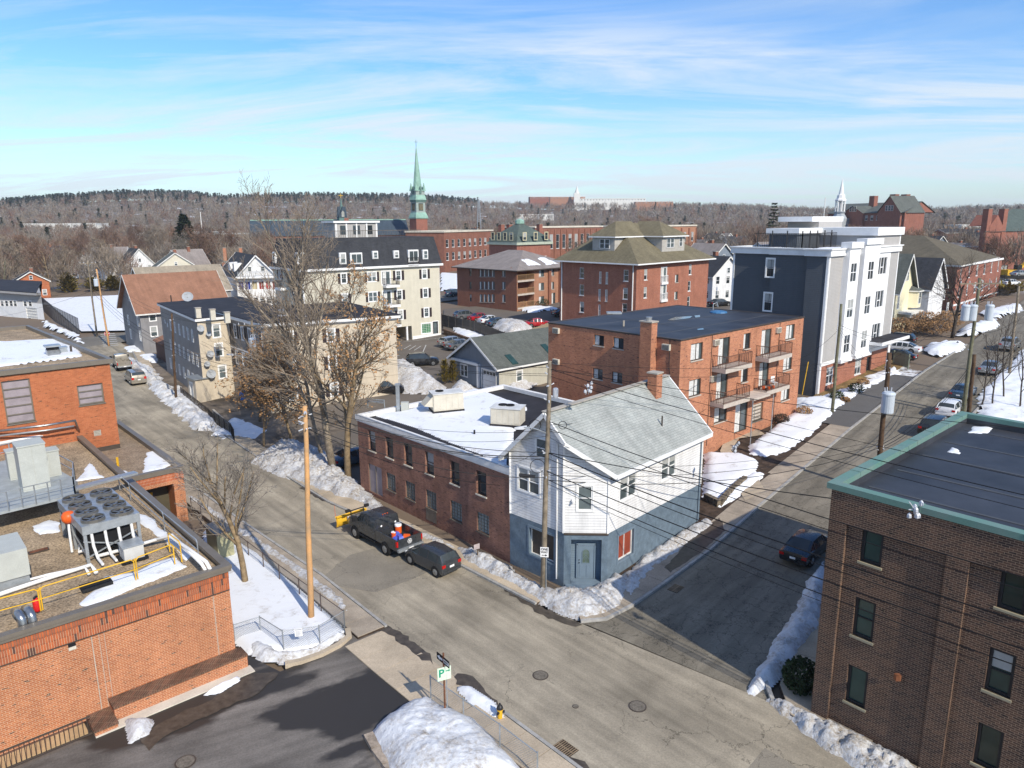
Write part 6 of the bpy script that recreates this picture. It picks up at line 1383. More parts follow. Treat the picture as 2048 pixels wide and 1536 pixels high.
# ---- brick high school with green-grey gables, upper right
p=T(1800,445,300);hsx=Bd('gabled_brick_hall','large red brick hall with green-grey gabled roofs and chimneys on the skyline','building',quad(T(1706,445,330)[:2],T(1706,445,330)[:2],T(1706,445,330)[:2])if 0 else[T(1655,445,345)[:2],T(1808,445,300)[:2],T(1834,445,318)[:2],T(1715,445,366)[:2]],5.)
zz=lambda px,py,t:zat(T(px,445,t).x,T(px,445,t).y,py)-5
he=zz(1812,424,300);L=hsx.edge(0)[3]
for k in range(14):hsx.win(0,L*(k+.5)/14,he-3.2,1.6,2.0,S['brk'])
for k in range(5):hsx.win(1,hsx.edge(1)[3]*(k+.5)/5,he-3.2,1.6,2.6,S['brk'])
hsx.walls(-3,he,M_redb);hr=zz(1780,403,306);Q,sl3,ro=hsx.gable(0,he,hr,M_sh_green,M_redb,oe=.8,orr=.5)
a,uu,nn,Lx=hsx.edge(0);rz=math.atan2(uu.y,uu.x)
for u,w,hgt,dpt in((L*.38,13,hr-1.5,9),(L*.84,13,hr+2.2,12)):
 q=hsx.pt(0,u,0,-1.2);b=MB();b.box(-w/2,0,-3,w/2,dpt,he);o=link('cross_wing',b.mesh('cross_wing',M_redb),hsx.root,(q.x,q.y,0),rz)
 b=MB();b.poly([(-w/2,0,he),(w/2,0,he),(0,0,hgt)]);link('gable',b.mesh('gable',M_redb),o)
 b=MB();b.poly([(-w/2-.5,-.4,he-.3),(0,-.4,hgt+.2),(0,dpt,hgt+.2),(-w/2-.5,dpt,he-.3)]);b.poly([(w/2+.5,-.4,he-.3),(w/2+.5,dpt,he-.3),(0,dpt,hgt+.2),(0,-.4,hgt+.2)]);link('roof',b.mesh('roof',M_sh_green),o)
 for k in(-1.6,0,1.6):w2=wmeshes(S['brk'],1.2,2.2);[link(nm,me,o,(k-.6,-.12,he+.6),0)for nm,me,lv,dx in w2[:2]]
for px,t in((1743,330),(1784,310),(1806,312)):q=V2(T(px,440,t)[:2])-hsx.O;chimney(hsx.root,(q.x,q.y,0),3.2,2.0,he,hr+3.0,M_redb,rz)
# ---- white steeple
sp_=T(1678,440,330);ws_=thing('white_steeple',(sp_.x,sp_.y,4),'slim white wooden church steeple above the slate and white block','steeple',rz=R(40));z=lambda py:zat(sp_.x,sp_.y,py)-4
MB().box(-3.4,-3.4,-3,3.4,3.4,z(437)).obj('tower_base',mat('grey tower paint',(.34,.38,.42),.6),ws_);MB().lathe((0,0,0),[(3.6,z(437)),(2.2,z(428)),(2.2,z(425)),(2.6,z(425)),(2.6,z(423))],8).obj('tower_roof',MATS['grey tower paint'],ws_)
b=MB()
for k in range(8):t=k*math.pi/4;b.cyl((2.0*math.cos(t),2.0*math.sin(t),z(423)),(2.0*math.cos(t),2.0*math.sin(t),z(402)),.3,n=5)
b.obj('lantern_column',M_whitep,ws_)['kind']='stuff'
MB().lathe((0,0,0),[(1.3,z(423)),(1.3,z(402))],8).obj('lantern_core',M_offw,ws_)
MB().lathe((0,0,0),[(2.5,z(402)),(2.5,z(399)),(1.9,z(397)),(1.7,z(390)),(1.2,z(389)),(.06,z(357))],8).obj('spire',M_whitep,ws_)
# ---- pale yellow house and white neighbour on the right
yh=Bd('yellow_house','pale yellow gabled house with bay window and small porch beside the tall grey block','house',quad((58.6,110.9),(63.6,115.6),(49.5,121.5)),4.5)
hy=6.2
px_rows(yh,0,((1796.5,605),),.75,2.0,'plain_n');yh.walls(-1.5,hy,M_yellow);yh.gable(1,hy,11.2,M_sh_green,M_yellow,oe=.6,orr=.7,tm=M_offw)
for k in(-.5,.5):yh.win(0,yh.edge(0)[3]/2+k,7.2,.7,1.8,S['proud'],hole=False)
def polybay(B,i,u0,u1,o,h0,h1,m,rm,wh):
 a,uu,nn,L=B.edge(i);q=B.pt(i,u0,0,0);w=u1-u0;rz=math.atan2(uu.y,uu.x);c=min(.7,w/4)
 P=[(0,0),(c,-o),(w-c,-o),(w,0)];b=MB();b.prism(P[::1],h0,h1);e=link('bay',b.mesh('bay',m),B.root,(q.x,q.y,0),rz)
 P2=[(-.2,.0),(c-.15,-o-.25),(w-c+.15,-o-.25),(w+.2,.0)];b=MB();b.a([(x,y,h1)for x,y in P2]+[(w/2-.8,0,h1+.7),(w/2+.8,0,h1+.7)],[(3,2,1,0),(0,1,4),(1,2,5,4),(2,3,5)]);link('bay_roof',b.mesh('bay_roof',rm),e)
 b=MB();b.prism(P2,h1-.2,h1-.005);link('bay_eave',b.mesh('bay_eave',M_offw),e)
 for nm,me,lv,dx in wmeshes(S['proud'],wh[0],wh[1])[:2]:link(nm,me,e,(w/2-wh[0]/2,-o,h0+.6),0)
 return e
u=yh.fu(0,1822,610)[0];polybay(yh,0,u-1.5,u+1.6,1.1,2.9,5.6,M_yellow,M_sh_green,(1.0,1.9))
pb=yh.fbox(0,1.2,yh.edge(0)[3]-.3,2.3,2.6,2.0,M_offw,'porch_roof');
for u in(1.4,3.4,yh.edge(0)[3]-.5):q=yh.pt(0,u,0,-1.85);MB().box(q.x-.08,q.y-.08,-.8,q.x+.08,q.y+.08,2.3).obj('porch_post',M_offw,yh.root)
wh2=Bd('white_gable_house','small white gabled house half hidden by bare trees right of the yellow house','house',quad((68.5,119.5),(73.5,124),(61.5,128)),4.8)
px_rows(wh2,0,((1888,590),(1895,615)),.8,1.6,'plain_n');wh2.walls(-1.5,5.4,M_white);wh2.gable(1,5.4,9.8,M_sh_dark,M_white,oe=.5,orr=.5,tm=M_whitep)
# ---- long brown-roofed red block
rb=Bd('brown_roof_red_block','long dark red apartment block with wide brown hipped roof and white window bays','building',[T(1690,560,152)[:2],T(1912,560,128)[:2],T(1999,560,152)[:2],T(1790,520,178)[:2]],5.)
he=rb.fu(0,1890,529)[1];L1=rb.edge(1)[3];L0_=rb.edge(0)[3]
for h_ in(he-2.6,he-5.8,he-9.0):
 for k in range(6):rb.win(1,L1*(k+.5)/6,h_,1.5 if k in(2,3)else 1.0,2.0,S['brk'])
 for k in range(4):rb.win(0,L0_*(k+.6)/4.4,h_,1.2,1.8,S['brk'])
rb.walls(-3,he,M_redb)
for i in(0,1):rb.fbox(i,0,rb.edge(i)[3],he-.35,he,.25,M_whitep,'cornice')
rb.fbox(1,0,L1,he-7.2,he-6.9,.1,M_whitep,'belt_course')
rb.hip(he,he+4.6,8,L0_-13,M_sh_brown,oe=.9,axis=0,tm=M_offw)
# ---- firehouse-like brick with green slate roof at right edge
fh=Bd('slate_roof_brick_hall','dark red brick hall with steep green slate roof and two tall chimneys at right edge','building',[T(1966,520,205)[:2],T(2060,520,215)[:2],T(2110,500,240)[:2],T(1985,500,245)[:2]],5.5)
he=fh.fu(0,2000,463)[1];L=fh.edge(0)[3]
fh.win(0,L*.18,he-8.5,3.2,3.6,S['brk']);fh.win(0,L*.62,he-6.5,1.5,3.2,S['brk']);fh.win(0,L*.85,he-6.5,1.5,3.2,S['brk'])
for k in range(3):fh.win(0,L*(.15+.3*k),-2,4.,4.5,style('bayd','four',M_offw,M_glass,rec=.3,fw=.12))
fh.walls(-4,he,M_redb);fh.hip(he,he+6.5,9,15,M_slater,oe=.8,axis=0)
a,uu,nn,L=fh.edge(0);q=fh.pt(0,L*.03,0,-.3);b=MB();b.poly([(0,0,he),(6,0,he),(6,0,he+1.5),(3,0,he+4.6),(0,0,he+1.5)]);b.poly([(0,0,he+1.5),(3,0,he+4.6),(3,6,he+4.6),(0,6,he+1.5)]);b.poly([(6,0,he+1.5),(6,6,he+1.5),(3,6,he+4.6),(3,0,he+4.6)]);link('gable',b.mesh('gable',M_redb),fh.root,(q.x,q.y,0),math.atan2(uu.y,uu.x))
for u in(L*.01,L*.33):q=fh.pt(0,u,0,.6);chimney(fh.root,(q.x,q.y,0),1.8,1.6,he-9,he+6.2,M_redb,math.atan2(uu.y,uu.x))
# ---- motel-like white block, far left
mt=Bd('white_flat_block','white two-storey flat block with dark roof at far left edge beyond the gravel roof','building',[T(-60,650,175)[:2],T(94,672,160)[:2],T(83,620,190)[:2],T(-80,610,205)[:2]],.6)
hm=mt.fu(0,90,588)[1]
for px in(4,13,22,30,50,60):
 mt.wpx(0,px,607,1.3,1.3,S['plain_n']);mt.wpx(0,px,642,1.3,1.4,S['plain_n'])
u,h=mt.fu(0,70,668);mt.win(0,u,-.1,4.2,2.5,dict(style('gdoor2','bars',M_offw,M_offw,rec=.1,fw=.05,n=4),nm='garage_door'))
mt.wall(0,-2,hm*.62,M_whitep);mt.wall(0,hm*.62,hm,M_greys);mt.wall(1,-2,hm,M_whitep);mt.wall(2,-2,hm,M_whitep);mt.wall(3,-2,hm,M_whitep)
mt.flat(hm+.3,M_tar,inn=-1.0,t=.15);mt.ring(hm-.3,hm+.15,1.0,0,M_greys,'fascia')
# ---- scattered far houses
def house(name,label,p,yaw,w,d,h,rise,wm,rm,z0=None,ridge=0,nw=3,chim=True,cat='house',rows=1):
 z0=zfar(p[0],p[1])-.2 if z0 is None else z0;B=Bd(name,label,cat,yquad(p,yaw,w,d),z0)
 for r_ in range(rows):
  for i,LL in((0,w),(3,d)):
   for k in range(nw):B.win(i,LL*(k+.5)/nw,1.0+2.8*r_+.2,.95,1.5,S['plain_n'])
 B.walls(-2,h,wm);B.gable(ridge,h,h+rise,rm,wm,oe=.4,orr=.4,tm=M_offw)
 if ridge==0:B.win(3,d/2,h+.5,.8,1.1,S['proud'],hole=False)
 else:B.win(0,w/2,h+.5,.8,1.1,S['proud'],hole=False)
 if chim:c=(B.L[0]+B.L[2])/2;chimney(B.root,(c.x+.5,c.y,0),.8,.8,h,h+rise+.9,M_brownb,R(yaw))
 return B
def at_t(px,t):p=att(px,440,t);return(p.x,p.y)
FH=[('cream house with grey gable roof among bare trees behind the tan roof',300,205,30,11,9,6,4,M_cream,M_sh_green,1),('pale yellow gabled house right of the tree-framed cream house',352,215,50,9,9,5.5,4.5,M_yellow,M_sh_taup,0),('white house with steep gable seen end-on behind bare trees at left',242,225,40,8,11,6,4.5,M_white,M_sh_dark,1),('tall white house with three rows of windows among trees above the snowy court',172,235,15,10,9,8,3,M_white,M_sh_taup,0),('white cottage low behind the arborvitae hedge',122,250,25,9,8,5,3.5,M_white,M_sh_dark,1),('small dark-roofed house between yellow house and white porch house',398,190,20,9,8,4,3,M_whitep,M_sh_dark,0),('orange-walled shed at far left margin',8,190,35,8,7,5,2.5,M_orange2,M_sh_dark,1),('white gabled house just left of the slate-blue wall',1432,140,28,8,9,5.6,3.6,M_white,M_sh_dark,1),('grey-blue house with snowy porch roof left of the slate-blue wall',1424,172,35,10,9,6,4,M_slate,M_sh_taup,1),('red gabled cottage beyond the school end block',1400,270,25,8,8,5,3.5,M_redb,M_sh_taup,1),('blue and white gabled house on the hill slope',1424,300,20,10,9,6.5,4,M_slate,M_sh_dark,1),('white gabled house next to the blue one on the slope',1446,305,30,9,9,6.5,4,M_white,M_sh_taup,1),('small white house with grey roof above brown hedge trees',1466,290,25,10,8,6,3.5,M_white,M_sh_dark,0),('grey house roof among trees behind the roof deck',1545,210,30,12,9,6,3,M_greys,M_sh_taup,0),('tan house near the tall lattice mast',925,420,20,13,10,7,4,M_sage,M_sh_tan,0),('white house with twin gables near the lattice mast',942,400,30,8,8,8,4,M_white,M_sh_dark,1),('white cottage in front of the slate-roofed brick hall',1928,240,20,8,8,5,3,M_white,M_sh_taup,1),('white two-storey house with dark roof at far left behind dense trees',60,290,30,10,9,6,3.5,M_white,M_sh_dark,0),('grey gabled house deep in the trees at left',205,300,20,9,9,6,4,M_greys,M_sh_taup,1),('sage house beyond the white works at left',275,345,15,11,9,6,4,M_sage,M_sh_dark,0),('white house left of the school wing in the trees',440,300,30,9,9,6,4,M_white,M_sh_taup,1),('cream bungalow right of the school end block',1412,235,30,9,8,4,3,M_cream,M_sh_brown,1),('slate-coloured house beyond the yellow house roof',1870,260,25,10,9,6,4,M_slate,M_sh_dark,1),('small white house under the skyline at right',1958,300,20,9,8,6,4,M_white,M_sh_dark,1),('dark brick rowhouse with small windows under the skyline at right',1895,330,8,26,9,9,1.5,M_redb,M_sh_dark,0)]
for lab,px,t,yaw,w,d,h,ri,wm,rm,rg in FH:house('house',lab,at_t(px,t),yaw,w,d,h,ri,wm,rm,ridge=rg,rows=2 if h>5.5 else 1)
def flatfar(lab,px,t,w,d,h,m,rz=0,up=0,snow=True):
 p=at_t(px,t);B=Bd('flat_roof_building',lab,'building',yquad(p,rz,w,d),zfar(p[0],p[1])-1+up);n=int(w/5)
 for k in range(n):B.win(0,w*(k+.5)/n,h-2.6,2.2,1.5,S['far'])
 B.walls(-4,h,m);B.flat(h+.05,M_snow if snow else M_tar);B.ring(h-.2,h+.3,.2,.2,M_offw,'cornice');return B
FF=[('long white industrial building on the left hillside',45,620,62,20,8,M_offw,0,3),('low white works with dark window band left of the big pine',262,430,48,16,9,M_offw,5,2),('white flat-roofed plant with chimney right of the big pine',402,400,52,18,9,M_cream,-3,2),('long low brown brick mill behind the bare orchard trees',392,330,70,14,7,M_schoolb,0,0),('tiny white pavilion roof in woods at far left',140,600,26,14,7,M_offw,8,3),('pale hospital block on the far hill below the skyline',1100,1250,60,30,16,M_tanb,0,8),('wide white hall on the far hill centre',1160,1230,110,40,14,M_offw,0,6),('orange campus block on the far hill',1060,1300,55,25,16,M_redb,5,8),('long pale campus block on the far hill right of the white hall',1270,1180,60,25,11,M_tanb,-4,4),('low snow-roofed warehouse left of the far campus',1028,950,52,20,8,M_offw,0,0),('teal glass office block beyond the roof deck',1596,420,34,16,9,mat('teal cladding',(.25,.36,.38),.4),0,2),('white and grey commercial block beyond the white steeple',1640,460,52,18,12,M_greys,0,2),('brick commercial block behind the white steeple',1690,500,46,18,12,M_redb,0,3),('white flat-roofed block with snow at right skyline',1925,420,44,16,10,M_offw,4,3),('grey flat roof between the tall block and the brown hip roof',1800,215,26,12,8,M_greys,3,0)]
for lab,px,t,w,d,h,m,rz,up in FF:flatfar(lab,px,t,w,d,h,m,rz,up)
p=at_t(1153,1235);q=thing('far_cupola',(p[0],p[1],zfar(*p)+14),'tiny white cupola tower on the far white hall','cupola');MB().box(-5,-5,-14,5,5,14).obj('tower',M_offw,q);MB().cyl((0,0,14),(0,0,26),4,.3,n=8).obj('spire',M_offw,q)
p=att(958,430,520);b=MB();zb_=zat(p.x,p.y,445);zt_=zat(p.x,p.y,401)
for s_ in((-1,-1),(1,-1),(1,1),(-1,1)):b.beam((p.x+s_[0]*1.6,p.y+s_[1]*1.6,zb_-15),(p.x+s_[0]*.5,p.y+s_[1]*.5,zt_),.3,.3)
for k in range(12):
 f0=k/12;r0=1.6-1.1*f0;z0_=zb_+(zt_-zb_)*f0;z1_=zb_+(zt_-zb_)*(k+1)/12
 b.beam((p.x-r0,p.y-r0,z0_),(p.x+r0,p.y-r0,z1_),.2,.2);b.beam((p.x+r0,p.y-r0,z0_),(p.x-r0,p.y-r0,z1_),.2,.2)
tag(b.obj('lattice_mast',M_galv),'grey steel lattice mast rising from the far woods','mast')
for px,y0,y1,t,lab in((402,466,424,400,'thin bare mast by the white plant near the big pine'),(1647,420,395,430,'thin white flagpole left of the white steeple')):
 p=att(px,440,t);tag(MB().cyl((p.x,p.y,zat(p.x,p.y,y0)-8),(p.x,p.y,zat(p.x,p.y,y1)),.22,n=6).obj('thin_mast',M_offw),lab,'mast')
# === VEHICLES
CARK={'sedan':dict(H=1.45,st=[(-.5,.38,.62,.66,.86,.78),(-.488,.27,.82,.90,.95,.84),(-.37,.22,.88,.99,.98,.86),(-.20,.2,.90,1.38,1.,.72),(-.02,.2,.90,1.45,1.,.74),(.10,.2,.89,1.40,1.,.74),(.245,.2,.86,.98,1.,.86),(.40,.22,.78,.88,.97,.84),(.485,.27,.62,.72,.92,.78),(.5,.36,.55,.58,.84,.72)],cab=(2,6),pil=(.245,.10,-.05,-.20,-.37),wh=(.31,-.30)),'suv':dict(H=1.72,st=[(-.5,.42,.90,.94,.9,.8),(-.49,.3,1.0,1.08,.97,.84),(-.47,.26,1.03,1.25,.98,.82),(-.38,.25,1.05,1.62,1.,.76),(-.1,.25,1.05,1.72,1.,.78),(.08,.25,1.03,1.66,1.,.78),(.23,.25,1.0,1.12,1.,.88),(.42,.27,.92,1.02,.97,.86),(.485,.3,.72,.84,.93,.8),(.5,.4,.6,.66,.86,.74)],cab=(2,6),pil=(.23,.08,-.1,-.30,-.47),wh=(.32,-.30)),'hatch':dict(H=1.50,st=[(-.5,.38,.72,.76,.88,.8),(-.49,.28,.92,.97,.96,.86),(-.475,.25,.95,1.08,.97,.82),(-.40,.24,.97,1.40,1.,.74),(-.12,.23,.95,1.50,1.,.76),(.10,.23,.92,1.44,1.,.76),(.29,.23,.88,1.02,1.,.86),(.42,.25,.80,.90,.96,.82),(.485,.28,.62,.72,.9,.76),(.5,.36,.54,.58,.82,.7)],cab=(2,6),pil=(.29,.10,-.12,-.36,-.475),wh=(.335,-.325)),'van':dict(H=1.78,st=[(-.5,.4,.9,.95,.9,.82),(-.49,.28,1.0,1.1,.97,.86),(-.475,.25,1.05,1.35,.98,.84),(-.43,.24,1.06,1.70,1.,.8),(-.1,.24,1.05,1.78,1.,.8),(.14,.24,1.03,1.70,1.,.8),(.32,.24,.98,1.08,1.,.88),(.43,.26,.88,.96,.96,.84),(.485,.3,.7,.78,.9,.78),(.5,.38,.58,.62,.82,.72)],cab=(2,6),pil=(.32,.14,-.08,-.28,-.475),wh=(.33,-.30)),}
def wheel_set(t,xs,W_,r,m_rim=M_rim):
 b=MB();b.cyl((0,-.11,0),(0,.11,0),r,n=18);me=b.mesh('tyre',M_rub,uv=False)
 b=MB();b.cyl((0,-.115,0),(0,.115,0),r*.62,n=14)
 for k in range(5):a=k*2*math.pi/5;b.beam((0,.118,0),(r*.55*math.cos(a),.118,r*.55*math.sin(a)),.03,.05);b.beam((0,-.118,0),(r*.55*math.cos(a),-.118,r*.55*math.sin(a)),.03,.05)
 m2=b.mesh('rim',m_rim,uv=False)
 for x in xs:
  for s in(1,-1):
   w=link('wheel',me,t,(x,s*(W_/2-.12),r));link('rim',m2,w)
def loft(st,L,W_,H0,t,pm,cab,pil=(),opening=None):
 rings=[]
 for(fx,zb,zl,zt,wb,wt)in st:
  x=fx*L;w=W_/2*wb;v=W_/2*wt
  rings.append([(x,w*.9,zb),(x,w,zb+.12),(x,w*1.0,(zb+zl)/2+.05),(x,w*.965,zl),(x,v,zt-.05),(x,v*.82,zt),(x,0,zt+.015)])
 b=MB();g=MB()
 for i in range(len(rings)-1):
  for k in range(6):
   for s in(1,-1):
    q=[rings[i][k],rings[i+1][k],rings[i+1][k+1],rings[i][k+1]];q=[(p[0],p[1]*s,p[2])for p in q]
    if s<0:q=q[::-1]
    dz=abs(st[i][3]-st[i+1][3])
    side=k==3 and cab[0]<=i<cab[1];scr=k>=4 and cab[0]<=i<cab[1]and dz>.17
    (g if(side or scr)else b).poly(q)
 for e in(0,-1):
  r=rings[e];pts=[(p[0],p[1],p[2])for p in r]+[(p[0],-p[1],p[2])for p in r[::-1]]
  b.poly(pts if e else pts[::-1])
 for i in range(len(rings)-1):
  b.poly([rings[i][0],(rings[i][0][0],-rings[i][0][1],rings[i][0][2]),(rings[i+1][0][0],-rings[i+1][0][1],rings[i+1][0][2]),rings[i+1][0]])
 for fx in pil:
  for i in range(len(st)-1):
   if st[i][0]<=fx<=st[i+1][0]+1e-6:
    f=(fx-st[i][0])/(st[i+1][0]-st[i][0]+1e-9);P=lambda k:tuple(rings[i][k][j]+(rings[i+1][k][j]-rings[i][k][j])*f for j in range(3))
    p,q=P(3),P(4)
    for s in(1,-1):b.beam((p[0],p[1]*s,p[2]),(q[0],q[1]*s,q[2]),.07,.03,up=(0,1,0))
    break
 for i in range(cab[0],cab[1]):
  if abs(st[i][3]-st[i+1][3])>.17:
   for s in(1,-1):b.beam(tuple((rings[i][4][0],rings[i][4][1]*s,rings[i][4][2]+.01)),tuple((rings[i+1][4][0],rings[i+1][4][1]*s,rings[i+1][4][2]+.01)),.07,.03)
 me=b.mesh('body',pm,uv=False);bmx=bmesh.new();bmx.from_mesh(me);bmesh.ops.remove_doubles(bmx,verts=bmx.verts,dist=.0005);bmesh.ops.recalc_face_normals(bmx,faces=bmx.faces);bmx.to_mesh(me);bmx.free()
 me.polygons.foreach_set('use_smooth',[True]*len(me.polygons));me.update()
 o=link('body',me,t);md=o.modifiers.new('edges','EDGE_SPLIT');md.split_angle=R(38)
 gm=g.mesh('windows',M_carg,uv=False);fixn(gm)if 0 else None;link('windows',gm,t)
 return rings
def car(label,loc,yaw,kind,pm,L=4.6,W_=1.82,group=None,plate=True,name='parked_car',far=False,hz=None):
 z=(hh(*loc)if hz is None else hz)+.012
 t=thing(name,(loc[0],loc[1],z),label,{'van':'minivan','suv':'car','sedan':'car','hatch':'car'}[kind],group or 'cars parked along the streets and lots',R(yaw))
 K=CARK[kind];r=.33 if kind!='suv' else .36
 rg=loft(K['st'],L,W_,K['H'],t,pm,K['cab'],K['pil'])
 xs=[K['wh'][0]*L,K['wh'][1]*L]
 for x in xs:
  for s in(1,-1):
   link('wheel_arch',MB().cyl((x,s*(W_/2-.24),r),(x,s*(W_/2+.004),r),r+.055,n=18).mesh('wheel_arch',M_rub,uv=False),t)
 b=MB();b.cyl((0,-.11,0),(0,.11,0),r,n=16)
 wheel_set(t,xs,W_+.03,r)
 zl=K['st'][1][2];w=W_/2
 red=mat('tail lamp',(.45,.012,.01),.2,var=.05);wht=mat('head lamp',(.7,.72,.75),.15,var=.05)
 for s in(1,-1):
  y0,y1=sorted((s*w*.62,s*w*.94));link('tail_light',MB().box(-L/2-.012,y0,zl-.2,-L/2+.12,y1,zl-.02 if kind!='van' else zl+.1).mesh('tail_light',red,uv=False),t)
  y0,y1=sorted((s*w*.5,s*w*.86));link('headlight',MB().box(L/2-.14,y0,.56,L/2-.01,y1,.70).mesh('headlight',wht,uv=False),t)
  link('mirror',MB().box(K['pil'][0]*L-.1,min(s*w*.98,s*w*1.14),K['st'][6][2]-.02,K['pil'][0]*L+.02,max(s*w*.98,s*w*1.14),K['st'][6][2]+.13).mesh('mirror',pm,uv=False),t)
 if plate:link('number_plate',MB().box(-L/2-.02,-.17,zl-.30,-L/2+.0,.17,zl-.17).mesh('number_plate',M_signw,uv=False),t)
 link('bumper',MB().box(-L/2-.03,-w*.86,.32,-L/2+.1,w*.86,.48).mesh('bumper',pm,uv=False),t)
 return t
def heading(p0,p1):
 a,b=gnd(*p0),gnd(*p1);return math.degrees(math.atan2(b.y-a.y,b.x-a.x))
PB=paint('black car paint',(.012,.013,.016));PG=paint('dark grey car paint',(.045,.05,.056));PW=paint('white car paint',(.72,.73,.74),metal=0)
PSl=paint('silver car paint',(.36,.37,.37),metal=.5);PBe=paint('champagne car paint',(.33,.30,.25),metal=.5);PR=paint('red car paint',(.45,.015,.02));PBl=paint('blue grey car paint',(.06,.10,.14));PSk=paint('steel grey paint',(.12,.13,.14))
main_h=132.
f_,r_=gnd(820.8,1129),gnd(871.5,1154.5);c_=(f_+r_)/2;n_=Vector((.72,.69))
ch_=car('dark grey small hatchback parked nose to the pickup tailgate',(c_.x+n_.x*.75,c_.y+n_.y*.75),math.degrees(math.atan2(f_.y-r_.y,f_.x-r_.x)),'hatch',PG,L=3.68,W_=1.6)
f_,r_=gnd(714,1077),gnd(773.8,1110.8);c_=(f_+r_)/2
def pickup(label,loc,yaw,pm,L=5.9,W_=1.98,bedL=2.1,lift=.18,near=True,name='pickup_truck'):
 t=thing(name,(loc[0],loc[1],hh(*loc)+.012),label,'pickup truck','cars parked along the streets and lots',R(yaw));k=lift
 st=[(-.10,.5,1.15,1.62,1.,.80),(-.085,.42,1.18,1.86,1.,.84),(.10,.42,1.18,1.93,1.,.84),(.19,.42,1.17,1.84,1.,.84),(.285,.42,1.14,1.28,1.,.92),(.42,.44,1.08,1.20,.97,.90),(.485,.5,.86,1.05,.95,.86),(.5,.58,.78,.84,.9,.8)]
 st=[(a,b+k*.6,c+k,d+k,e,f)for a,b,c,d,e,f in st]
 loft(st,L,W_,1.9,t,pm,(1,4),(.28,.19,.06,-.08))
 x0,x1=-L/2,-.10*L-.03;w=W_/2;zf,zt=.62+k,1.18+k;b=MB()
 b.box(x0+.05,-w*.97,zf-.12,x1,w*.97,zf);
 for s in(1,-1):y0,y1=sorted((s*w,s*w*.91));b.box(x0+.02,y0,zf-.16,x1,y1,zt)
 b.box(x1-.07,-w*.92,zf,x1-.002,w*.92,zt);o=b.obj('bed',pm,t,uv=False)
 link('tailgate',MB().box(x0-.03,-w*.9,zf-.02,x0+.05,w*.9,zt+.01).mesh('tailgate',pm,uv=False),t)
 link('bumper',MB().box(x0-.2,-w*.98,.42+k,x0-.03,w*.98,.60+k).mesh('bumper',M_galv,uv=False),t)
 link('number_plate',MB().box(x0-.215,-.17,.44+k,x0-.2,.17,.58+k).mesh('number_plate',M_signw,uv=False),t)
 r=.40;xs=(.315*L,-.285*L)
 for x in xs:
  for s in(1,-1):link('wheel_arch',MB().cyl((x,s*(w-.3),r+.02),(x,s*(w+.025),r+.02),r+.09,n=18).mesh('wheel_arch',M_rub,uv=False),t)
 wheel_set(t,xs,W_+.14,r)
 red=mat('tail lamp',(1,1,1))
 for s in(1,-1):
  y0,y1=sorted((s*w*.9,s*(w+.012)));link('tail_light',MB().box(x0-.04,y0,zf+.12,x0+.1,y1,zt-.08).mesh('tail_light',red,uv=False),t)
  link('mirror',MB().box(.255*L,min(s*w,s*(w+.32)),1.18+k,.285*L,max(s*w,s*(w+.32)),1.5+k).mesh('mirror',M_black,uv=False),t)
  y0,y1=sorted((s*w*.55,s*w*.9));link('headlight',MB().box(L/2-.12,y0,.78+k,L/2+.0,y1,1.0+k).mesh('headlight',mat('head lamp',(1,1,1)),uv=False),t)
  y0,y1=sorted((s*(w+.02),s*(w-.18)));link('side_step',MB().box(-.08*L,y0,.42,.24*L,y1,.5).mesh('side_step',M_rub,uv=False),t)
 link('grille',MB().box(L/2-.04,-w*.5,.76+k,L/2+.015,w*.5,1.02+k).mesh('grille',M_galv,uv=False),t)
 return t,(x0,x1,w,zf,zt,k)
pk,(x0,x1,w,zf,zt,k)=pickup('dark grey pickup truck with yellow snow plough and cluttered bed',(c_.x+n_.x*.95,c_.y+n_.y*.95),math.degrees(math.atan2(f_.y-r_.y,f_.x-r_.x)),PG,L=6.0)
b=MB()
for y in(-.55,.55):
 for s in(-1,1):b.beam((x1+.045,y+s*.04,1.40+k),(x1+.19,y+s*.1,1.66+k),.05,.01,up=(1,0,0))
 b.beam((x1+.01,y-.08,1.28+k),(x1+.07,y+.08,1.42+k),.12,.01,up=(1,0,0))
link('window_decal',b.mesh('window_decal',M_signw,uv=False),pk)['kind']='stuff'
b=MB();b.tube([(x0-.036,.16*math.cos(a),zf+.30+.16*math.sin(a))for a in np.linspace(0,2*math.pi,13)],.012,4)
for a in(0,1.05,2.1):b.beam((x0-.036,.15*math.cos(a),zf+.30+.15*math.sin(a)),(x0-.036,-.15*math.cos(a),zf+.30-.15*math.sin(a)),.03,.01,up=(1,0,0))
link('tailgate_emblem',b.mesh('tailgate_emblem',M_signw,uv=False),pk)
b=MB();
for y in(-.18,0,.18):b.box(x1+.28,y-.04,1.93+k,x1+.33,y+.04,1.965+k)
link('marker_light',b.mesh('marker_light',M_oran,uv=False),pk)['kind']='stuff'
L_=6.0;b=MB();n=8;vs=[]
for i in range(n+1):
 a=-.9+1.9*i/n;vs+=[(L_/2+.95+.42*(1-math.cos(a)),-1.2,.50+.48*math.sin(a)),(L_/2+.95+.42*(1-math.cos(a)),1.2,.50+.48*math.sin(a))]
b.a(vs,[(2*i,2*i+2,2*i+3,2*i+1)for i in range(n)]);b.a([(p[0]-.03,p[1],p[2])for p in vs],[(2*i,2*i+1,2*i+3,2*i+2)for i in range(n)])
for y in(-1.15,-.4,.4,1.15):b.beam((L_/2+.93,y,.2),(L_/2+.93,y,.95),.06,.08)
b.box(L_/2+.86,-1.2,.86,L_/2+.94,1.2,.94);pl=link('plough_blade',b.mesh('plough_blade',M_yel,uv=False),pk);pl.rotation_euler=(0,0,0)
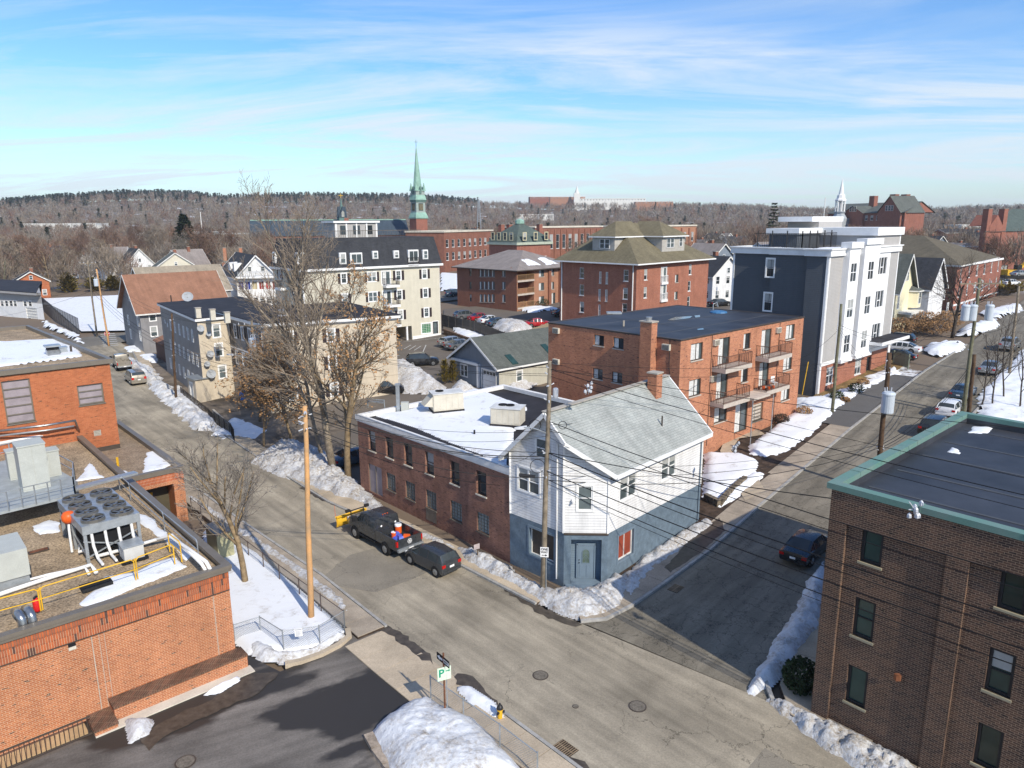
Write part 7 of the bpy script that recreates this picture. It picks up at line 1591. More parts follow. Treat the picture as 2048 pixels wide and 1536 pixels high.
b=MB();b.beam((L_/2+.9,-.3,.4),(L_/2-.1,-.4,.5),.1,.1);b.beam((L_/2+.9,.3,.4),(L_/2-.1,.4,.5),.1,.1);b.beam((L_/2+.15,-.5,.4),(L_/2+.15,-.5,1.45),.06,.06);b.beam((L_/2+.15,.5,.4),(L_/2+.15,.5,1.45),.06,.06);b.beam((L_/2+.15,-.8,1.45),(L_/2+.15,.8,1.45),.06,.06)
link('plough_frame',b.mesh('plough_frame',M_black,uv=False),pk)
for y in(-.75,.75):link('plough_light',MB().box(L_/2+.05,y-.16,1.42,L_/2+.22,y+.16,1.6).mesh('plough_light',M_black,uv=False),pk)
b=MB();b.cyl((L_/2+1.15,1.15,.9),(L_/2+1.1,1.2,1.75),.012,n=4);link('plough_marker',b.mesh('plough_marker',M_oran,uv=False),pk)
def inbed(x,y,z):return pk.matrix_basis@Vector((x,y,z))if 0 else(Matrix.Translation(pk.location)@Matrix.Rotation(pk.rotation_euler.z,4,'Z'))@Vector((x,y,z))
q=inbed(x1-.35,-.55,zf);t=thing('water_cooler',q,'tall orange drinks cooler with white lid standing in the pickup bed','cooler')
MB().lathe((0,0,0),[(.19,0),(.22,.05),(.23,.5),(.22,.52)],14).obj('barrel',M_oran,t,smooth=False);MB().lathe((0,0,0),[(.24,.52),(.24,.62),(.18,.68)],14).obj('lid',M_signw,t);MB().box(-.03,-.27,.08,.03,-.2,.14).obj('tap',M_signw,t)
q=inbed(x1-.75,.1,zf);t=thing('bucket',q,'orange bucket with white rags in the pickup bed','bucket');MB().lathe((0,0,0),[(.14,0),(.17,.36)],12).obj('pail',M_oran,t);mb_=MB()
for j in range(5):mb_.lathe((random.uniform(-.1,.1),random.uniform(-.1,.1),.33),[(.07,0),(.08,.06),(.03,.11)],6)
mb_.obj('rags',M_signw,t)['kind']='stuff'
M_bag=mat('blue and white salt bag',(.02,.05,.40),.35,var=.9,sc=7,col2=(.10,.16,.5))
for j,(xx,yy,rr)in enumerate(((x1-.45,.62,0),(x1-.95,.62,.5),(x1-1.0,.05,1.2),(x1-1.35,.5,.2),(x1-1.3,-.05,2.),(x1-.65,-.1,.8))):
 b=MB();b.hexa([(-.27,-.18,0),(.27,-.18,0),(.27,.18,0),(-.27,.18,0)],[(-.2,-.12,.15),(.2,-.12,.15),(.2,.12,.13),(-.2,.12,.16)])
 o=b.obj('salt_bag',M_bag,uv=False);o.location=inbed(xx,yy,zf+.01+(.13 if j>3 else 0));o.rotation_euler=(0,0,rr)
 tag(o,'blue and white plastic bag '+('in the front left corner of the pickup bed','against the left bed side behind the cab','in the middle of the pickup bed','lying on the others at the left bed side','lying on the others nearest the tailgate','just behind the cab beside the orange cooler')[j],'bag','plastic bags in the pickup bed')
q=inbed(x1-1.35,-.5,zf);o=MB().hexa([(-.25,-.2,0),(.25,-.2,0),(.25,.2,0),(-.25,.2,0)],[(-.2,-.15,.2),(.2,-.15,.18),(.2,.15,.2),(-.2,.15,.22)]).obj('orange_bag',M_oran,uv=False);o.location=q;tag(o,'orange sack lying beside the blue bags in the pickup bed','sack')
car('silver minivan parked by the snow bank near the stop sign street',V2(gnd(273,770))+Vector((-.9,1.6)),128,'van',PBe,L=4.95,W_=1.9,name='parked_minivan')
p_=gnd(241,742);pickup('champagne pickup truck with dark bed cover parked ahead of the minivan',(p_.x-.8,p_.y+2.0),126,PBe,L=5.7,W_=1.9)[0]
g_=gnd(1598,1140);car('black sedan parked in the shade beside the dark brick building',(g_.x+1.2,g_.y+1.9),47,'sedan',PB,L=4.6,W_=1.76)
for lab,px,py,kind,pm,w_,yaw in(('black car mostly hidden behind the green copper roof edge',1856,878,'suv',PB,1.85,47),('white hatchback parked right of the pole with the big transformer',1889,838,'hatch',PW,1.8,47),('dark blue-grey car parked ahead of the white hatchback',1915,803,'sedan',PBl,1.8,47),('silver sedan parked by the twin poles',1972,752,'sedan',PSl,1.8,47),('silver pickup-like car furthest up the side street',2012,704,'suv',PSl,1.85,47)):
 g_=gnd(px,py);d_=Vector((math.cos(R(yaw)),math.sin(R(yaw))));car(lab,(g_.x+d_.x*2.1,g_.y+d_.y*2.1),yaw,kind,pm,W_=w_)
for lab,px,py,kind,pm,yaw in(('black suv parked furthest back beside the yellow house',1812,690,'suv',PB,137),('white sedan between the two black cars beside the entrance canopy',1822,706,'sedan',PW,137),('black sedan nearest the green fence by the entrance canopy',1812,722,'sedan',PB,137)):
 g_=gnd(px,py);d_=Vector((math.cos(R(yaw)),math.sin(R(yaw))));car(lab,(g_.x+d_.x*1.2,g_.y+d_.y*1.2),yaw+0,kind,pm)
g_=gnd(1975,662);car('blue car under snow-bank shade high up the side street',(g_.x,g_.y),42,'sedan',PBl)if 0 else None
for lab,px,py,kind,pm,yaw in(('silver suv parked by the cream block carport posts',752,698,'suv',PSl,20),('silver hatchback parked beside the low retaining wall',905,691,'hatch',PSl,42),('grey sedan overlapping the silver hatchback by the retaining wall',918,697,'sedan',PSk,42),('black suv parked behind the big dirty snow heap',845,730,'suv',PB,8),('black car half hidden left of the warehouse roof',770,787,'suv',PB,10),('black car with green glass beside the garage house drive',968,808,'sedan',PB,170),('grey suv parked beyond the wooden fence',932,638,'suv',PSk,30),('red coupe parked beyond the wooden fence',960,641,'sedan',PR,35),('white sedan parked beyond the wooden fence',980,646,'sedan',PW,35),('dark blue sedan nearest the snow heap beyond the wooden fence',996,651,'sedan',PBl,35),('red car peeking over the pale board fence',1075,653,'sedan',PR,15),('dark blue truck-like car at left end of the two-tone brick block',907,592,'suv',PBl,60),('black car on the ground beside the white house left of the slate-blue wall',1439,612,'sedan',PB,20),('dark car parked below the hip-roofed brick block corner',1128,632,'sedan',PB,25),('blue car parked behind the trees left of the warehouse',712,925,'sedan',PBl,42)):
 g_=gnd(px,py);car(lab,(g_.x,g_.y),yaw,kind,pm)
g_=gnd(2030,575);
for i_,(px,py,pm,lab)in enumerate(((1990,560,PB,'dark car in the far yard left of the white one'),(2022,566,PW,'white car in the far yard by the orange machine'),(2040,548,PSl,'silver car in the far yard below the slate-roofed hall'))):
 p=att(px,py,175);car(lab,(p.x,p.y),15,'sedan',pm,hz=p.z-.5)
p=att(2025,533,190);t=thing('excavator',(p.x,p.y,p.z-3.2),'orange excavator with folded arm in the far yard at right edge','excavator',rz=R(10))
MB().box(-3,-1.3,0,3,1.3,1).obj('tracks',M_rub,t);MB().box(-2.4,-1.3,1,1.6,1.3,2.4).obj('house',M_yel,t);MB().box(.4,-1.2,2.4,1.8,0,3.6).obj('cab',M_carg,t)
b=MB();b.beam((1.5,.4,2),(5,.4,4.5),.6,.8);b.beam((5,.4,4.5),(8.5,.4,1.5),.5,.6);b.obj('arm',M_yel,t);MB().box(7.8,-.3,.3,9.2,1.1,1.5).obj('bucket',M_yel,t)
# === POLES, WIRES, SIGNS, FENCES
def pole(label,base,top,r0,r1,m,cat='utility pole',name='utility_pole',group='wooden utility poles'):
 t=thing(name,base,label,cat,group);b=MB();d=Vector(top)-Vector(base);n=6
 pts=[Vector((d.x*i/n+math.sin(i*1.7)*.02,d.y*i/n,-.4 if i==0 else d.z*i/n))for i in range(n+1)]
 b.tube(pts,r0,10,r1=r1);b.obj('shaft',m,t,smooth=True);t['h']=d.z;return t
def topof(px0,py0,pxt,pyt,off=0.):
 g=gnd(px0,py0,off);z=zat(g.x,g.y,pyt);q=None
 r=ray(pxt,pyt);t_=g.y/r[1];return g,Vector((r[0]*t_,g.y,CH+r[2]*t_))
G1,T1=topof(1085,1187,1100,722);G2,T2=topof(622,1240,610,812)
P_1=pole('weathered grey-brown pole with street light and one way sign before the corner house',G1,T1,.17,.11,M_wood)
P_2=pole('tall pale orange new wooden pole standing in the snow yard inside the chain link fence',G2,T2,.17,.11,M_woodo)
G3,T3=topof(352,801,343.5,627);P_3=pole('brown pole in the snow bank before the grey apartment house',G3,T3,.16,.11,M_woodd)
G4,T4=topof(415,799,399,674);P_4=pole('shorter reddish brown pole by the beige side wall with dishes',G4,T4,.13,.1,M_woodd)
G5,T5=topof(520,842,503.4,641);P_5=pole('grey pole with crossarm and pale transformer before the beige house',G5,T5,.16,.12,M_wood)
G6,T6=topof(218,692,193,538);P_6=pole('orange-brown pole carrying the stop sign',G6,T6,.17,.12,M_woodo)
G7,T7=topof(194,673,175,521);P_7=pole('grey pole left of the stop sign pole, by the snowy court',G7,T7,.17,.12,M_wood)
G8,T8=topof(1664,827,1682.8,608);P_8=pole('greenish bare pole in front of the slate and white block',G8,T8,.16,.12,M_woodg)
G9=gnd(1752,985);T9=Vector((G9.x,G9.y,zat(G9.x,G9.y,705)));r=ray(1779.5,705.4);T9=Vector((r[0]*G9.y/r[1],G9.y,CH+r[2]*G9.y/r[1]))
P_9=pole('dark brown pole with large white transformer behind the copper-edged roof',G9,T9,.19,.15,M_woodd)
G10,T10=topof(1925,833,1960,556);P_10=pole('tall greenish pole with crossarm and three transformers up the side street',G10,T10,.2,.13,M_woodg)
G11,T11=topof(1937,829,1949,709);P_11=pole('short dark stub pole strapped beside the tall greenish pole',G11,T11,.2,.16,M_woodd)
G12,T12=topof(2018,752,2038,572);P_12=pole('grey pole in the snow at the right edge',G12,T12,.17,.12,M_wood)
G13,T13=topof(8,590,10,517);P_13=pole('old green-tinged pole behind the flat white block',G13,T13,.2,.14,M_woodg)
def rel(t,p):return Vector(p)-t.location
def transformer(t,p,r,h,m=mat('transformer grey',(.50,.55,.60),.45,var=.06)):
 q=rel(t,p);b=MB();b.lathe(q,[(r*.96,0),(r,.05),(r,h*.86),(r*1.06,h*.86),(r*1.06,h*.92),(r*.8,h)],18);o=b.obj('transformer',m,t)
 k=MB()
 for a in(.6,1.6,2.6):k.cyl(q+Vector((r*.6*math.cos(a),r*.6*math.sin(a),h*.95)),q+Vector((r*.7*math.cos(a),r*.7*math.sin(a),h+.28)),.04,n=6)
 k.obj('bushing',M_red if 0 else M_ins,o)['kind']='stuff';return o
def lerp(a,b,f):return Vector(a)*(1-f)+Vector(b)*f
def atpole(g,t_,py):
 z=zat(g.x,g.y,py);return lerp(g,t_,(z-g.z)/(t_.z-g.z))
q=atpole(G9,T9,822);transformer(P_9,q+Vector((-.05,-.5,0)),.43,1.55)
q=atpole(G5,T5,700);transformer(P_5,q+Vector((.05,-.4,0)),.35,1.35)
cd_=Vector((.83,.5,.0)).normalized()
def crossarm(t,p,half,d=cd_,m=M_wood):
 q=rel(t,p);b=MB();b.beam(q-d*half,q+d*half,.1,.13);o=b.obj('crossarm',m,t);k=MB()
 for s in(-1,-.55,.55,1):w_=q+d*half*s*.95;k.cyl(w_+Vector((0,0,.06)),w_+Vector((0,0,.26)),.05,n=6)
 k.obj('insulator',M_ins,t)['kind']='stuff'
 b=MB();b.beam(q+d*half*.45,q-Vector((0,0,.55)),.03,.05);b.beam(q-d*half*.45,q-Vector((0,0,.55)),.03,.05);b.obj('brace',M_galv,t);return o
q=atpole(G5,T5,651);crossarm(P_5,q+Vector((0,-.12,0)),1.55,Vector((.98,-.18,0)))
q=atpole(G10,T10,567);crossarm(P_10,q+Vector((0,-.15,0)),1.9,Vector((1,0,0)))
for dx in(-1.2,-.5,1.05):transformer(P_10,atpole(G10,T10,640)+Vector((dx,-.35,0)),.36,1.5)
q=atpole(G7,T7,527);crossarm(P_7,q,1.3,Vector((.9,.4,0)))
q=atpole(G6,T6,572);transformer(P_6,q+Vector((-.35,-.2,0)),.35,1.2)
def streetlight(t,p,d,L=1.9,m=M_galv):
 q=rel(t,p);d=Vector(d).normalized();b=MB();pts=[q+d*L*f+Vector((0,0,.45*math.sin(f*math.pi*.5)))for f in np.linspace(0,1,7)];b.tube(pts,.035,6);a=b.obj('light_arm',m,t)
 e=pts[-1];k=MB();k.hexa([e-d*.1+Vector((-.1,-.1,-.1)),e+d*.55+Vector((-.06,-.06,-.08)),e+d*.55+Vector((.06,.06,-.08)),e-d*.1+Vector((.1,.1,-.1))],[e-d*.1+Vector((-.09,-.09,.08)),e+d*.5+Vector((-.05,-.05,.04)),e+d*.5+Vector((.05,.05,.04)),e-d*.1+Vector((.09,.09,.08))]);k.obj('lamp_head',M_ins,a)
streetlight(P_1,atpole(G1,T1,868),(-.85,-.5,.1),1.55)
streetlight(P_5,atpole(G5,T5,722),(-1,-.2,.15),2.2)
def hardware(t,g,tt,rows,s=.28):
 b=MB()
 for py in rows:
  q=rel(t,atpole(g,tt,py))
  for k in range(3):a=random.uniform(0,6.28);b.cyl(q+Vector((.12*math.cos(a),.12*math.sin(a),0)),q+Vector((s*math.cos(a),s*math.sin(a),random.uniform(-.1,.12))),.035,n=5)
 b.obj('bracket',M_ins,t)['kind']='stuff'
hardware(P_1,G1,T1,(735,748,770,800,905,940,952));hardware(P_2,G2,T2,(822,832,845,858),.35);hardware(P_10,G10,T10,(560,575,660,700));hardware(P_9,G9,T9,(720,735,745,895,900));hardware(P_3,G3,T3,(640,690,710));hardware(P_5,G5,T5,(668,672,676));hardware(P_6,G6,T6,(545,600));hardware(P_8,G8,T8,(650,660))
b=MB();q=rel(P_1,atpole(G1,T1,795))+Vector((.35,-.1,0));b.lathe(q,[(.13,0),(.15,.1),(.15,.5),(.1,.55)],8);b.obj('cutout_switch',M_ins,P_1)
b=MB();q=rel(P_1,atpole(G1,T1,955));b.cyl(q+Vector((-1.5,.3,.05)),q+Vector((-.6,.15,0)),.10,n=8);b.obj('splice_case',M_black,P_1)
b=MB()
for c_,rr in((rel(P_1,atpole(G1,T1,852))+Vector((-.7,.1,0)),.32),(rel(P_1,atpole(G1,T1,850))+Vector((.8,-.1,0)),.22),(rel(P_1,atpole(G1,T1,930))+Vector((-.5,.05,-.1)),.4)):
 b.tube([c_+Vector((rr*math.cos(a),.05,rr*math.sin(a)))for a in np.linspace(0,2*math.pi,15)],.018,5)
b.obj('cable_coil',M_wire,P_1)['kind']='stuff'
def span(label,lines,name='overhead_line'):
 p0=Vector(lines[0][0]);t=thing(name,p0,label,'overhead line','overhead lines strung between the poles')
 for(p,q,sag,r)in lines:
  p,q=Vector(p)-p0,Vector(q)-p0;pts=[]
  for i in range(15):f=i/14;w=p.lerp(q,f);w.z-=4*sag*f*(1-f);pts.append(w)
  b=MB();b.tube(pts,r*.62,5);o=b.obj('wire',M_wire,t,uv=False)
 return t
A1=lambda py:atpole(G1,T1,py);A2=lambda py:atpole(G2,T2,py);A5=lambda py:atpole(G5,T5,py);A9=lambda py:atpole(G9,T9,py)
RG0=Vector((25.5,11.6,.1))
def R0(z):return RG0+Vector((0,0,z))
pole('next wooden pole of the main street line, right of the view',RG0,RG0+Vector((0,0,13.5)),.17,.12,M_wood)
span('bundle of lines from the grey-brown corner pole down the main street to the right',[(A1(724),R0(13.2),.55,.016),(A1(738),R0(12.6),.6,.028),(A1(752),R0(12.1),.6,.02),(A1(842),R0(10.2),.75,.035),(A1(856),R0(9.8),.8,.028),(A1(905),R0(8.9),.8,.045),(A1(916),R0(8.5),.8,.03),(A1(942),R0(7.9),.7,.04),(A1(958),R0(7.2),.75,.035),(A1(966),R0(6.9),.8,.02)])
span('lines crossing the main street between the pale new pole and the corner pole',[(A2(820),A1(905),.55,.03),(A2(828),A1(912),.7,.045),(A2(835),A1(918),.6,.03),(A2(850),A1(955),.8,.03),(A2(815),A1(860),.6,.018),(A2(818),A1(872),.9,.018)])
E5=lambda s:atpole(G5,T5,648)+Vector((.98,-.18,0))*s
span('long lines from the crossarm pole across the back lot to the corner pole',[(E5(-1.4),A1(735),1.2,.018),(E5(1.4),A1(748),1.3,.018),(E5(.6),A1(752),1.3,.018),(A5(735),A2(818),.7,.035),(A5(745),A2(825),.9,.045),(A5(715),A2(816),.7,.02),(A5(760),A2(835),1.,.02)])
A3=lambda py:atpole(G3,T3,py);A4=lambda py:atpole(G4,T4,py);A6=lambda py:atpole(G6,T6,py);A7=lambda py:atpole(G7,T7,py)
span('lines along the snow bank from the dark street pole to the crossarm pole',[(A3(632),E5(-1.4),.4,.018),(A3(636),E5(1.4),.4,.018),(A3(690),A5(735),.7,.04),(A3(697),A5(742),.8,.03),(A3(705),A5(750),.8,.02),(A4(680),A5(715),.4,.02),(A4(720),A3(700),.4,.02)])
span('lines from the stop sign pole to the dark street pole',[(A6(545),A3(632),.7,.02),(A6(590),A3(690),.9,.04),(A6(598),A3(697),.9,.03),(A6(605),A3(703),1.,.03),(A6(553),A3(640),.7,.02)])
span('short lines between the stop sign pole and the grey pole by the court',[(A7(528),A6(545),.2,.02),(A7(570),A6(592),.3,.04),(A7(580),A6(600),.3,.03)])
span('high lines leaving the court pole over the flat white block to the left',[(A7(524),att(-100,516,190),1.2,.02),(A7(575),att(-100,602,190),1.5,.035),(A7(582),att(-100,640,190),1.5,.03)])
span('service lines from the crossarm pole to the beige house wall',[(A5(712),bg.root.location+bg.pt(0,3,7.5,-.1),.3,.02),(A5(735),bg.root.location+bg.pt(3,6,5.2,-.1),.3,.02)])
span('pale cable from the corner pole past the copper-roofed block to the transformer pole',[(A1(960),A9(895),1.2,.035),(A1(950),A9(888),.9,.025),(A1(935),A9(880),.7,.02),(A1(725),A9(712),.6,.018),(A1(742),A9(722),.7,.018)])
A10=lambda py:atpole(G10,T10,py);A8=lambda py:atpole(G8,T8,py);A12=lambda py:atpole(G12,T12,py)
span('lines from the transformer pole up the side street to the tall greenish pole',[(A9(712),A10(566),.6,.02),(A9(722),A10(572),.7,.02),(A9(890),A10(735),.9,.04),(A9(896),A10(742),1.,.04),(A9(902),A10(748),1.,.025)])
span('drooping service line from the bare greenish pole to the tall one',[(A8(650),A10(655),1.4,.03),(A8(655),A10(665),1.6,.02)])
span('lines from the bare greenish pole over the street toward the transformer pole',[(A8(655),A9(740),.7,.02),(A8(660),A9(750),1.,.02),(A8(658),bl.root.location+bl.pt(0,17,6.5,-.1),.6,.02)])
span('lines from the tall greenish pole up the street to the grey pole at right',[(A10(562),A12(578),.5,.02),(A10(570),A12(585),.5,.02),(A10(660),A12(640),.7,.035)])
span('service drops from the corner pole to the corner house and the brick block',[(A1(850),hs.root.location+hs.pt(4,3.6,7.6,-.2),.25,.02),(A1(880),hs.root.location+hs.pt(4,.4,6.6,-.1),.3,.02),(A1(872),hs.root.location+hs.pt(1,3,7.0,-.4),.6,.02),(A1(850),bl.root.location+bl.pt(0,3.5,7.0,-.1),.9,.02),(A1(862),bl.root.location+bl.pt(0,4,4.4,-.1),1.2,.025)])
span('twin cables from the corner pole over the copper coping to a hidden rear pole',[(A1(905),Vector((33,24,9.5)),.8,.04),(A1(738),Vector((33,25,12.6)),.6,.025)])
span('sagging line along the warehouse front from the pale new pole',[(A2(856),wh.root.location+wh.pt(3,17,4.8,-.15),.6,.025),(A2(852),wh.root.location+wh.pt(3,3.0,4.9,-.15),.9,.02)])
def wrap(px,py,t,label):
 p=att(px,py,t);b=MB()
 for k in range(7):d=Vector((random.uniform(-.2,.2),random.uniform(-.1,.1),random.uniform(-.35,.35)));b.lathe(p+d,[(.03,-.1),(.09,-.05),(.08,.05),(.02,.12)],6)
 for k in range(3):d=Vector((random.uniform(-.3,.3),0,random.uniform(-.4,.4)));b.cyl(p,p+d,.02,n=4)
 tag(b.obj('line_insulator',M_ins,uv=False),label,'insulator')
wrap(1176,777,41,'white insulator cluster hanging on the lines left of the corner house chimney')
wrap(1830,1019,26,'small white insulator cluster hanging before the dark brick wall')
wrap(1471,895,46,'white insulator cluster on the lines above the front walk')
# ---- signs
def text_mesh(s,size,m,bold=0.):
 c=bpy.data.curves.new('lettering','FONT');c.body=s;c.size=size;c.align_x='CENTER';c.align_y='CENTER';c.extrude=.002;c.offset=bold;c.space_line=.85
 o=bpy.data.objects.new('tmp',c);COL.objects.link(o);dg=bpy.context.evaluated_depsgraph_get();me=bpy.data.meshes.new_from_object(o.evaluated_get(dg));bpy.data.objects.remove(o)
 me.name='lettering';me.materials.clear();me.materials.append(m);return me
def board(parent,loc,rz,w,h,m,name='sign_panel',rx=0.):
 o=link(name,MB().box(-w/2,-.012,-h/2,w/2,.012,h/2).mesh(name,m,uv=False),parent,loc);o.rotation_euler=(rx,0,rz);return o
def letter(o,s,size,m,x=0.,z=0.,bold=.0,y=-.016):
 l=link('lettering',text_mesh(s,size,m,bold),o,(x,y,z));l.rotation_euler=(R(90),0,0);return l
q=atpole(G1,T1,1101);t=thing('one_way_sign',q+Vector((.02,-.22,0)),'white one way sign with black right arrow on the corner pole','road sign')
o=board(t,(0,0,0),R(-8),.47,.60,M_signw);letter(o,'ONE',.19,M_signk,0,.175,.006);letter(o,'WAY',.17,M_signk,0,.0,.006)
b=MB();b.box(-.15,-.018,-.20,.06,-.013,-.165);b.poly([(.05,-.018,-.25),(.17,-.018,-.182),(.05,-.018,-.115)]);link('arrow',b.mesh('arrow',M_signk,uv=False),o)
MB().cyl((.10,.05,-2.3),(.10,.05,-.2),.03,n=6).obj('sign_post',M_galv,t)
q=gnd(890,1422,.55);zt=zat(q.x,q.y,1306)
t=thing('parking_sign_post',q,'rusty post with green parking sign and one way arrows in the snow heap','road sign')
MB().cyl((0,0,-.8),(0,0,zt-q.z),.04,n=7).obj('post',mat('rusty post',(.20,.08,.04),.8,var=.4,sc=6),t);MB().cyl((.12,-.02,-.8),(.1,-.02,zt-q.z-.3),.025,n=6).obj('post',M_galv,t)
zz_=zat(q.x,q.y,1345)-q.z;o=board(t,(.02,-.07,zz_),R(24),.60,.60,mat('pale green sign',(.62,.74,.58),.5,var=.06),rx=0);letter(o,'P',.50,M_green,-.13,.03,.012)
b=MB();b.box(.06,-.018,.09,.2,-.013,.13);b.poly([(.19,-.018,.05),(.27,-.018,.11),(.19,-.018,.17)]);link('arrow',b.mesh('arrow',M_green,uv=False),o)
letter(o,'PERMIT PARKING\nONLY',.05,M_green,.06,-.18)if 0 else None
zz_=zat(q.x,q.y,1320)-q.z;o=board(t,(-.02,.0,zz_),R(-52),.95,.32,M_signk)
b=MB();b.poly([(-.43,-.018,0),(-.24,-.018,-.11),(-.24,-.018,-.05),(-.02,-.018,-.05),(-.02,-.018,.05),(-.24,-.018,.05),(-.24,-.018,.11)]);link('arrow',b.mesh('arrow',M_signw,uv=False),o)
bb2=MB();bb2.box(.06,-.018,-.075,.44,-.0135,.075);link('word_panel',bb2.mesh('word_panel',M_signw,uv=False),o);letter(o,'WAY',.13,M_signk,.25,0,.004,y=-.022)
q=gnd(218,690);z6=zat(q.x,q.y,667);t=thing('stop_sign',(q.x+.1,q.y-.35,z6),'red octagonal stop sign seen on the orange-brown pole','road sign')
b=MB();pts=[(.46*math.cos(R(22.5+45*k)),.46*math.sin(R(22.5+45*k)))for k in range(8)]
for y,r_,m_,nm in((-.0,1.08,M_signw,'sign_border'),(-.012,1.,M_red,'sign_panel')):
 b=MB();vs=[(x*r_,y,z*r_)for x,z in pts]+[(x*r_,y+.02,z*r_)for x,z in pts];b.a(vs,[tuple(range(8))[::-1],tuple(range(8,16))]+[(i,(i+1)%8,8+(i+1)%8,8+i)for i in range(8)]);o=link(nm,b.mesh(nm,m_,uv=False),t);fixn(o.data)
l=link('lettering',text_mesh('STOP',.32,M_signw,.008),o,(0,-.018,0));l.rotation_euler=(R(90),0,0)
q=gnd(957,1120,.2);t=thing('street_sign',q,'small pale sign seen edge-on leaning over the snow bank by the warehouse','road sign');z=zat(q.x,q.y,1093)-q.z
MB().beam((0,0,-.6),(-.1,.05,z+.25),.04,.04).obj('post',M_woodd,t);board(t,(-.1,-.02,z),R(35),.42,.34,mat('pinkish sign back',(.42,.36,.36),.6))
# ---- chain link fences
m_,t_,b_=newmat('chain link mesh');b_.inputs['Base Color'].default_value=(.30,.33,.36,1);b_.inputs['Metallic'].default_value=.6;b_.inputs['Roughness'].default_value=.45
uvn=N(t_,'ShaderNodeUVMap');mpn=N(t_,'ShaderNodeMapping',i={'Rotation':(0,0,R(45)),'Scale':(13.,13.,1)});t_.links.new(uvn.outputs[0],mpn.inputs[0]);sxn=N(t_,'ShaderNodeSeparateXYZ');t_.links.new(mpn.outputs[0],sxn.inputs[0])
fa=[]
for k in(0,1):
 fr=N(t_,'ShaderNodeMath',operation='FRACT');t_.links.new(sxn.outputs[k],fr.inputs[0]);lt=N(t_,'ShaderNodeMath',operation='LESS_THAN',i={1:.13});t_.links.new(fr.outputs[0],lt.inputs[0]);fa.append(lt)
mxn=N(t_,'ShaderNodeMath',operation='MAXIMUM');t_.links.new(fa[0].outputs[0],mxn.inputs[0]);t_.links.new(fa[1].outputs[0],mxn.inputs[1]);t_.links.new(mxn.outputs[0],b_.inputs['Alpha'])
M_link=m_
def chainfence(label,pts,hs_,m=M_galv,step=2.3,top=True,zb=None,name='chain_link_fence',mesh_m=M_link,sink=0.,cat='fence'):
 """pts: ground points; hs_: height at each"""
 P=[Vector((p[0],p[1],(hh(p[0],p[1])if zb is None else zb)))for p in pts];t=thing(name,P[0],label,cat);k=0;mm=MB();tops=[]
 for i in range(len(P)-1):
  a,b=P[i]-P[0],P[i+1]-P[0];L=(b-a).length;n=max(1,round(L/step));h0,h1=hs_[i],hs_[i+1]
  for j in range(n+(1 if i==len(P)-2 else 0)):
   p=a.lerp(b,j/n);h=h0+(h1-h0)*j/n;MB().cyl(p-Vector((0,0,.2)),p+Vector((0,0,h+.05)),.032,n=7).obj('post',m,t,uv=False)
  for j in range(n):
   p,q=a.lerp(b,j/n),a.lerp(b,(j+1)/n);hp,hq_=h0+(h1-h0)*j/n,h0+(h1-h0)*(j+1)/n;mm.poly([p+Vector((0,0,.05)),q+Vector((0,0,.05)),q+Vector((0,0,hq_)),p+Vector((0,0,hp))])
  tops.append((a+Vector((0,0,h0)),b+Vector((0,0,h1))))
 for a,b in tops:MB().cyl(a,b,.022,n=6).obj('top_rail',m,t,uv=False)
 mm.obj('mesh_panel',mesh_m,t);return t
nf=[(gnd(690,1262)),gnd(560,1165),gnd(470,1095),gnd(384,1025)]
fz=lambda p:p[:2]
chainfence('chain link fence with dark rail between snow yard and street walk',[fz(p)for p in nf],[1.15]*4,mat('rusty dark fence pipe',(.12,.09,.08),.6,metal=.3))
chainfence('bent silver chain link fence along the drive edge of the snow yard',[gnd(690,1262)[:2],gnd(640,1287)[:2],gnd(568,1303)[:2],gnd(522,1268)[:2],gnd(470,1283)[:2]],[1.15,1.0,1.15,1.0,.95],M_galv,step=1.9)
q=gnd(600,1296);zz_=zat(q.x,q.y,1264);t=thing('fence_notice',(q.x,q.y-.04,zz_),'white notice hanging on the bent chain link fence','notice');o=board(t,(0,0,0),R(10),.38,.45,M_signw,rx=R(4));b=MB();b.box(-.16,-.017,.15,.16,-.0125,.19);
for k in range(6):b.box(-.13,-.017,.08-k*.05,.13-random.uniform(0,.1),-.0125,.095-k*.05)
link('print_lines',b.mesh('print_lines',mat('grey print',(.35,.37,.42),.6),uv=False),o)['kind']='stuff'
fb=[gnd(862,1400),gnd(1000,1500),gnd(1075,1560)]
chainfence('silver chain link fence round the snow heap by the kerb',[p[:2]for p in fb],[1.2]*3,M_galv,step=2.6)
fb=[gnd(925,1400),gnd(1010,1465),gnd(1090,1530)]
def picket(label,pts,h,m,gap=.14,name='railing',cat='railing'):
 P=[Vector((p[0],p[1],hh(p[0],p[1])+.05))for p in pts];t=thing(name,P[0],label,cat);b=MB();c=MB()
 for i in range(len(P)-1):
  a,d=P[i]-P[0],P[i+1]-P[0];n=max(2,int((d-a).length/gap))
  for z in(.12,h-.05):c.beam(a+Vector((0,0,z)),d+Vector((0,0,z)),.03,.03)
  for j in range(n+1):p=a.lerp(d,j/n);w=.05 if j%12==0 else .018;b.box(p.x-w/2,p.y-w/2,p.z,p.x+w/2,p.y+w/2,p.z+h)
 c.obj('rail',m,t,uv=False)['kind']='stuff';b.obj('picket',m,t,uv=False)['kind']='stuff';return t
picket('thin iron railing round the yard below the beige side wall',[gnd(*p)[:2]for p in((362,790),(418,835),(432,850))],1.0,M_bronze)
picket('iron stair railing above the grey ramp wall',[gnd(*p)[:2]for p in((430,848),(463,872),(470,885))],1.3,M_black)
o=MB();a,b2=gnd(428,838),gnd(462,868);o.beam(a+Vector((0,0,.5)),b2+Vector((0,0,.3)),.2,1.2);tag(o.obj('ramp_wall',M_conc),'low grey concrete ramp wall beside the iron stair railing','wall')
